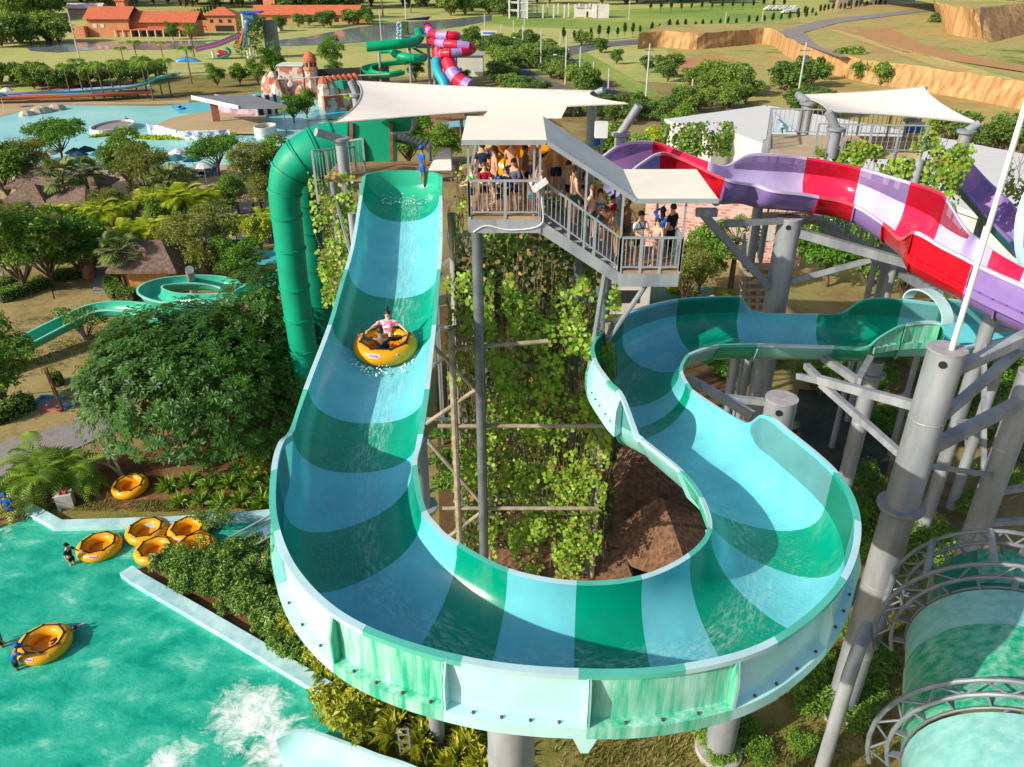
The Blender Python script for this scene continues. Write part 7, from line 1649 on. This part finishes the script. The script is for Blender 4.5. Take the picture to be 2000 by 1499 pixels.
p=at(1092,1100,0); bf=thing('bamboo_fence','orange bamboo fence panel behind the creeper curtain','fence',p)
part(bf,'panel',BAMB,lambda b:[b.tube([(p.x-.9+i*.06,p.y+.02*math.sin(i),0),(p.x-.9+i*.06,p.y,1.25+.1*math.sin(i*3))],.028,6) for i in range(34)])
part(bf,'rail',BAMB,lambda b:b.bar((p.x-.95,p.y-.05,.8),(p.x+1.15,p.y-.05,.8),.06))
p=at(1098,1062,0); p=V((atY(1098,1062,25).x,25.4,0)); dr=thing('water_canister','pale blue canister standing behind the bamboo fence','canister',p)
part(dr,'body',mat('pale_blue_plastic',(.35,.55,.68),.4,.1),lambda b:b.lathe(p,[(.2,.6),(.2,1.9),(.12,2.1),(.05,2.15)],14)); part(dr,'stand',WOOD,lambda b:b.box(p+V((0,0,.3)),(.45,.45,.6)))
fb=thing('bamboo_fence','low bamboo fence around the blue pool among the palms','fence',at(165,495,0)); part(fb,'panel',BAMB,lambda b:b.bar(at(155,500,.5),at(205,497,.5),.2,1.0)); part(fb,'cap_rail',BAMB,lambda b:b.bar(at(155,500,1.05),at(205,497,1.05),.3,.1))
area('plunge_pool_water',[(142,478),(190,478),(195,490),(142,492)],.09,LAGB); area('garden_pool_water',[(295,488),(350,480),(350,500),(300,500)],.09,LAGB)
# picnic table, bins, small shelter
def box_on(b,p,x,y,z,w_,d_,h_): b.box(p+V((x,y,z)),(w_,d_,h_))
p=at(92,424,0); pt=thing('picnic_table','orange wooden picnic table under the round thatched shelter','table',p)
part(pt,'table_top',BAMB,lambda b:box_on(b,p,0,0,.75,2,.9,.08)); 
for s_ in (-1,1): part(pt,'bench',BAMB,lambda b:box_on(b,p,0,s_*.8,.45,2,.35,.07)); part(pt,'leg',BAMB,lambda b:box_on(b,p,s_*.8,0,.37,.12,1.6,.08)); part(pt,'trestle',BAMB,lambda b:box_on(b,p,s_*.8,0,.37,.1,.6,.74))
p=at(132,990,0); lb_=thing('storage_bin','white box bin with a blue front on the soil bank','bin',p); Mz=Matrix.Rotation(.35,3,'Z')
part(lb_,'body',mat('dirty_white',(.55,.52,.48),.7,.15,3),lambda b:b.box(p+V((0,0,.42)),(.72,.62,.84),rz=.35))
part(lb_,'front_panel',mat('bin_blue',(.03,.25,.62),.5,.1),lambda b:b.box(p+V((-.36*math.cos(.35)-.01,-.36*math.sin(.35)-.0,.42)),(.03,.58,.78),rz=.35))
part(lb_,'contents',mat('red_scraps',(.5,.06,.08),.8,.6,9),lambda b:[b.ball(p+V((.15*math.cos(i*2),.15*math.sin(i*2),.88)),.1,6) for i in range(4)])
p=at(177,543,0); bn=thing('litter_bin','brown barrel shaped litter bin beside the garden path','bin',p); part(bn,'barrel',mat('brown_bin',(.32,.14,.09),.7),lambda b:b.lathe(p,[(.42,0),(.5,.6),(.42,1.2),(.3,1.35)],14)); part(bn,'lid',STEELD,lambda b:b.ball(p+V((0,0,1.5)),.3,10,sz=.8))
p=at(110,792,0); sh=thing('wooden_frame','dark post and blue rimmed sand box on the lawn','play frame',p)
part(sh,'post',RUST,lambda b:b.bar(at(122,802,0),at(122,802,0)+V((-.2,0,2.9)),.16)); part(sh,'blue_edge',mat('blue_edge',(.05,.28,.45),.6),lambda b:(b.bar(at(60,795,.1),at(82,775,.1),.2),b.bar(at(82,775,.1),at(125,778,.1),.2),b.bar(at(125,800,.1),at(152,785,.1),.2)))
part(sh,'red_edge',mat('red_edge',(.5,.12,.1),.6),lambda b:(b.bar(at(78,800,.1),at(120,803,.1),.2),b.bar(at(90,792,.6),at(112,778,.6),.1)))
part(sh,'floor_tiles',PAVE,lambda b:b.poly([at(62,798,.09),at(118,802,.09),at(150,785,.09),at(85,776,.09)]))
stp=thing('pool_steps','brown wooden steps leading into the pool at the left edge','steps',at(20,1000,0))
for i in range(3): part(stp,'step',WOOD,lambda b:b.bar(at(-40,1012+i*12,.42-.13*i),at(46,985+i*12,.42-.13*i),.5,.2))
cv=thing('raft_conveyor','raft conveyor with metal rails climbing from the pool behind the shrub','conveyor',at(500,1040,0))
for o_ in ((440,1072),(470,1098)):
    a=at(o_[0],o_[1]-6,.3); e=a+V((5.0,3.0,1.5)); part(cv,'side_rail',STEEL,lambda b:b.tube([a,e],.07,8)); part(cv,'upper_rail',STEEL,lambda b:b.tube([a+V((0,0,.3)),e+V((0,0,.3))],.05,8))
a=at(440,1072,.25);e=at(470,1092,.25); part(cv,'belt',mat('blue_belt',(.10,.18,.30),.6,.2),lambda b:b.add([a,e,e+V((5,3,1.5)),a+V((5,3,1.5))],[(0,1,2,3)]))
ld_=thing('ladder','small grey ladder standing among the golden spiky plants','ladder',at(795,1500,0)); p=at(795,1500,0)
for s_ in (-.17,.17): part(ld_,'rail',STEEL,lambda b:b.bar(p+V((s_,0,0)),p+V((s_-.1,.4,1.5)),.05))
part(ld_,'rungs',STEEL,lambda b:[b.bar(p+V((-.17-.1*f,.4*f,1.5*f)),p+V((.17-.1*f,.4*f,1.5*f)),.035) for f in (.15,.32,.49,.66,.83,.97)])
ns=thing('warning_sign','small white prohibition sign on the pool curb near the rafts','sign',at(304,1098,.4)); p=at(304,1098,.4)
part(ns,'panel',WHITE,lambda b:b.box(p+V((0,0,.3)),(.30,.03,.34))); part(ns,'ring_mark',mat('sign_red',(.6,.03,.03),.5),lambda b:b.torus(p+V((0,-.025,.34)),.09,.016,16,6,M=Matrix.Rotation(PI/2,3,'X'))); part(ns,'post',STEEL,lambda b:b.bar(p+V((0,.03,-.1)),p+V((0,.03,.3)),.03))
# --- white roofs and brick wall on the right ---
WR=mat('white_roof_sheet',(.66,.65,.63),.7,.05,.4,stretch=(1,5,1))
def roof_at(lbl,pts,z,wallz=0.0):
    t=thing('white_roofed_building',lbl,'building',at(*pts[0],0)); Pp=[at(x,y,z) for x,y in pts]; n_=len(Pp)
    part(t,'roof',WR,lambda b:b.add(Pp+[p+V((0,0,-.4)) for p in Pp],[tuple(range(n_)),tuple(range(2*n_-1,n_-1,-1))]+[((i+1)%n_,i,n_+i,n_+(i+1)%n_) for i in range(n_)]))
    ct=sum(Pp,V((0,0,0)))/n_; Q=[ct+(p-ct)*.94 for p in Pp]
    part(t,'wall',PALEW,lambda b:b.add([V((p.x,p.y,0)) for p in Q]+[p+V((0,0,-.42)) for p in Q],[(i,(i+1)%n_,n_+(i+1)%n_,n_+i) for i in range(n_)]))
    part(t,'door',WIN,lambda b:b.box(V((Q[-1].x*.5+Q[0].x*.5,Q[-1].y*.5+Q[0].y*.5,1.1)),(1.2,1.2,2.2)))
    return t
roof_at('white tent roofed building above the red slide',[(1298,233),(1390,268),(1430,258),(1500,285),(1560,262),(1495,206)],7.5)
roof_at('long white roofed building stretching along the right edge',[(1500,206),(1500,300),(1620,330),(1800,380),(2150,500),(2150,330),(1800,262)],6.5)
bw_=thing('brick_wall','tall pink brick patterned wall behind the lower landing','wall',at(1400,505,0))
a=at(1255,488,0); e=at(1560,525,0); part(bw_,'wall',BRK2,lambda b:b.bar(a+V((0,0,2.9)),e+V((0,0,2.9)),.6,5.8)); part(bw_,'coping',PALEW,lambda b:b.bar(a+V((0,0,5.9)),e+V((0,0,5.9)),.9,.3))
for f in (.45,.62,.8): part(bw_,'niche',PALEW,lambda b:b.bar(a.lerp(e,f)+V((-.8,-.33,3.4)),a.lerp(e,f)+V((.8,-.33,3.4)),.06,2.2))
kb=thing('kiosk','small white topped kiosk below the lower landing','kiosk',at(1225,590,0)); p=at(1218,600,0); part(kb,'wall',PALEW,lambda b:box3(b,(p.x,p.y,0),3.4,3,2.6)); part(kb,'roof',mat('pale_roof',(.62,.55,.50),.8),lambda b:b.box((p.x,p.y,2.7),(3.8,3.4,.2))); part(kb,'hatch',WIN,lambda b:b.box((p.x,p.y-1.52,1.5),(1.8,.08,1.0)))
b=MB(); q=V((1.15,8.03,13.6-.28)); b.add([q+V((-.22,0,0)),q+V((.22,0,0)),q+V((.06,.0,-.42)),q+V((-.06,.0,-.42)),q+V((-.22,.12,0)),q+V((.22,.12,0)),q+V((.06,.12,-.42)),q+V((-.06,.12,-.42))],[(0,1,2,3),(7,6,5,4),(0,3,7,4),(1,5,6,2),(3,2,6,7),(4,5,1,0)]); b.build('joint_fin',M_AQW,slide,smooth=0)
# --- poles ---
def pole(lb,px,py,h_,arm=0,r=.14):
    p=at(px,py,0); t=thing('utility_pole',lb,'pole',p,'poles along the roads'); part(t,'shaft',mat('pole_concrete',(.50,.48,.45),.8,.1),lambda b:b.tube([p+V((0,0,-.1)),p+V((0,0,h_))],[r*1.3,r],8))
    if arm==1: part(t,'lamp_arm',STEEL,lambda b:b.bar(p+V((0,0,h_*.55)),p+V((-2.2,-.4,h_*.55+.5)),.12)); part(t,'lamp_head',WHITE,lambda b:b.box(p+V((-2.4,-.4,h_*.55+.55)),(.7,.35,.2)))
    if arm==2: part(t,'crossarm',STEELD,lambda b:b.bar(p+V((-.9,0,h_*.88)),p+V((.9,0,h_*.88)),.16)); part(t,'transformer',STEELD,lambda b:b.box(p+V((.3,-.3,h_*.75)),(.5,.5,.9)))
for px,py,h_,arm,lb in [(1021,112,8,1,'lamp pole at the far end of the wooded road'),(1024,78,9,0,'tall pole at the road bend behind the sail'),(1003,78,6,0,'short pole beside the white block on the horizon'),(1056,140,9,2,'pole with a crossarm halfway along the wooded road'),(1104,166,10,1,'lamp pole in the trees above the sail end'),(1131,174,8,0,'pole by the white speed posts above the sail'),(1261,196,10,2,'pole with a transformer in front of the dark trees'),(1349,198,4,0,'short pole at the edge of the scrubland'),(1554,212,11,2,'pole with a transformer behind the smaller sail'),(1094,93,4,0,'slim post beside the green roadside lawn'),(1110,124,3.5,0,'white painted post above the roadside lawn'),(1158,160,4,0,'white painted post at the roadside lawn corner'),(1188,174,4,0,'white painted post below the roadside lawn'),(1228,40,9,0,'lone thin pole in the green meadow'),(1415,58,6,0,'white pole on the country road'),(1487,50,6,0,'white pole near the bend of the country road'),(947,80,8,2,'pole behind the far slide tower'),(797,105,24,0,'tall thin mast of the far slide tower'),(979,80,5,0,'lamp post right of the far tubes'),(162,142,13,0,'leaning pole among the shore palms'),(745,80,9,0,'thin pole on the bank of the long pond')]:
    pole(lb,px,py,h_,arm)
# guardrail stones along terrace tracks
for o in list(bpy.data.objects):
    if o.get('label')=='x': bpy.data.objects.remove(o)
print('objects',len(bpy.data.objects))
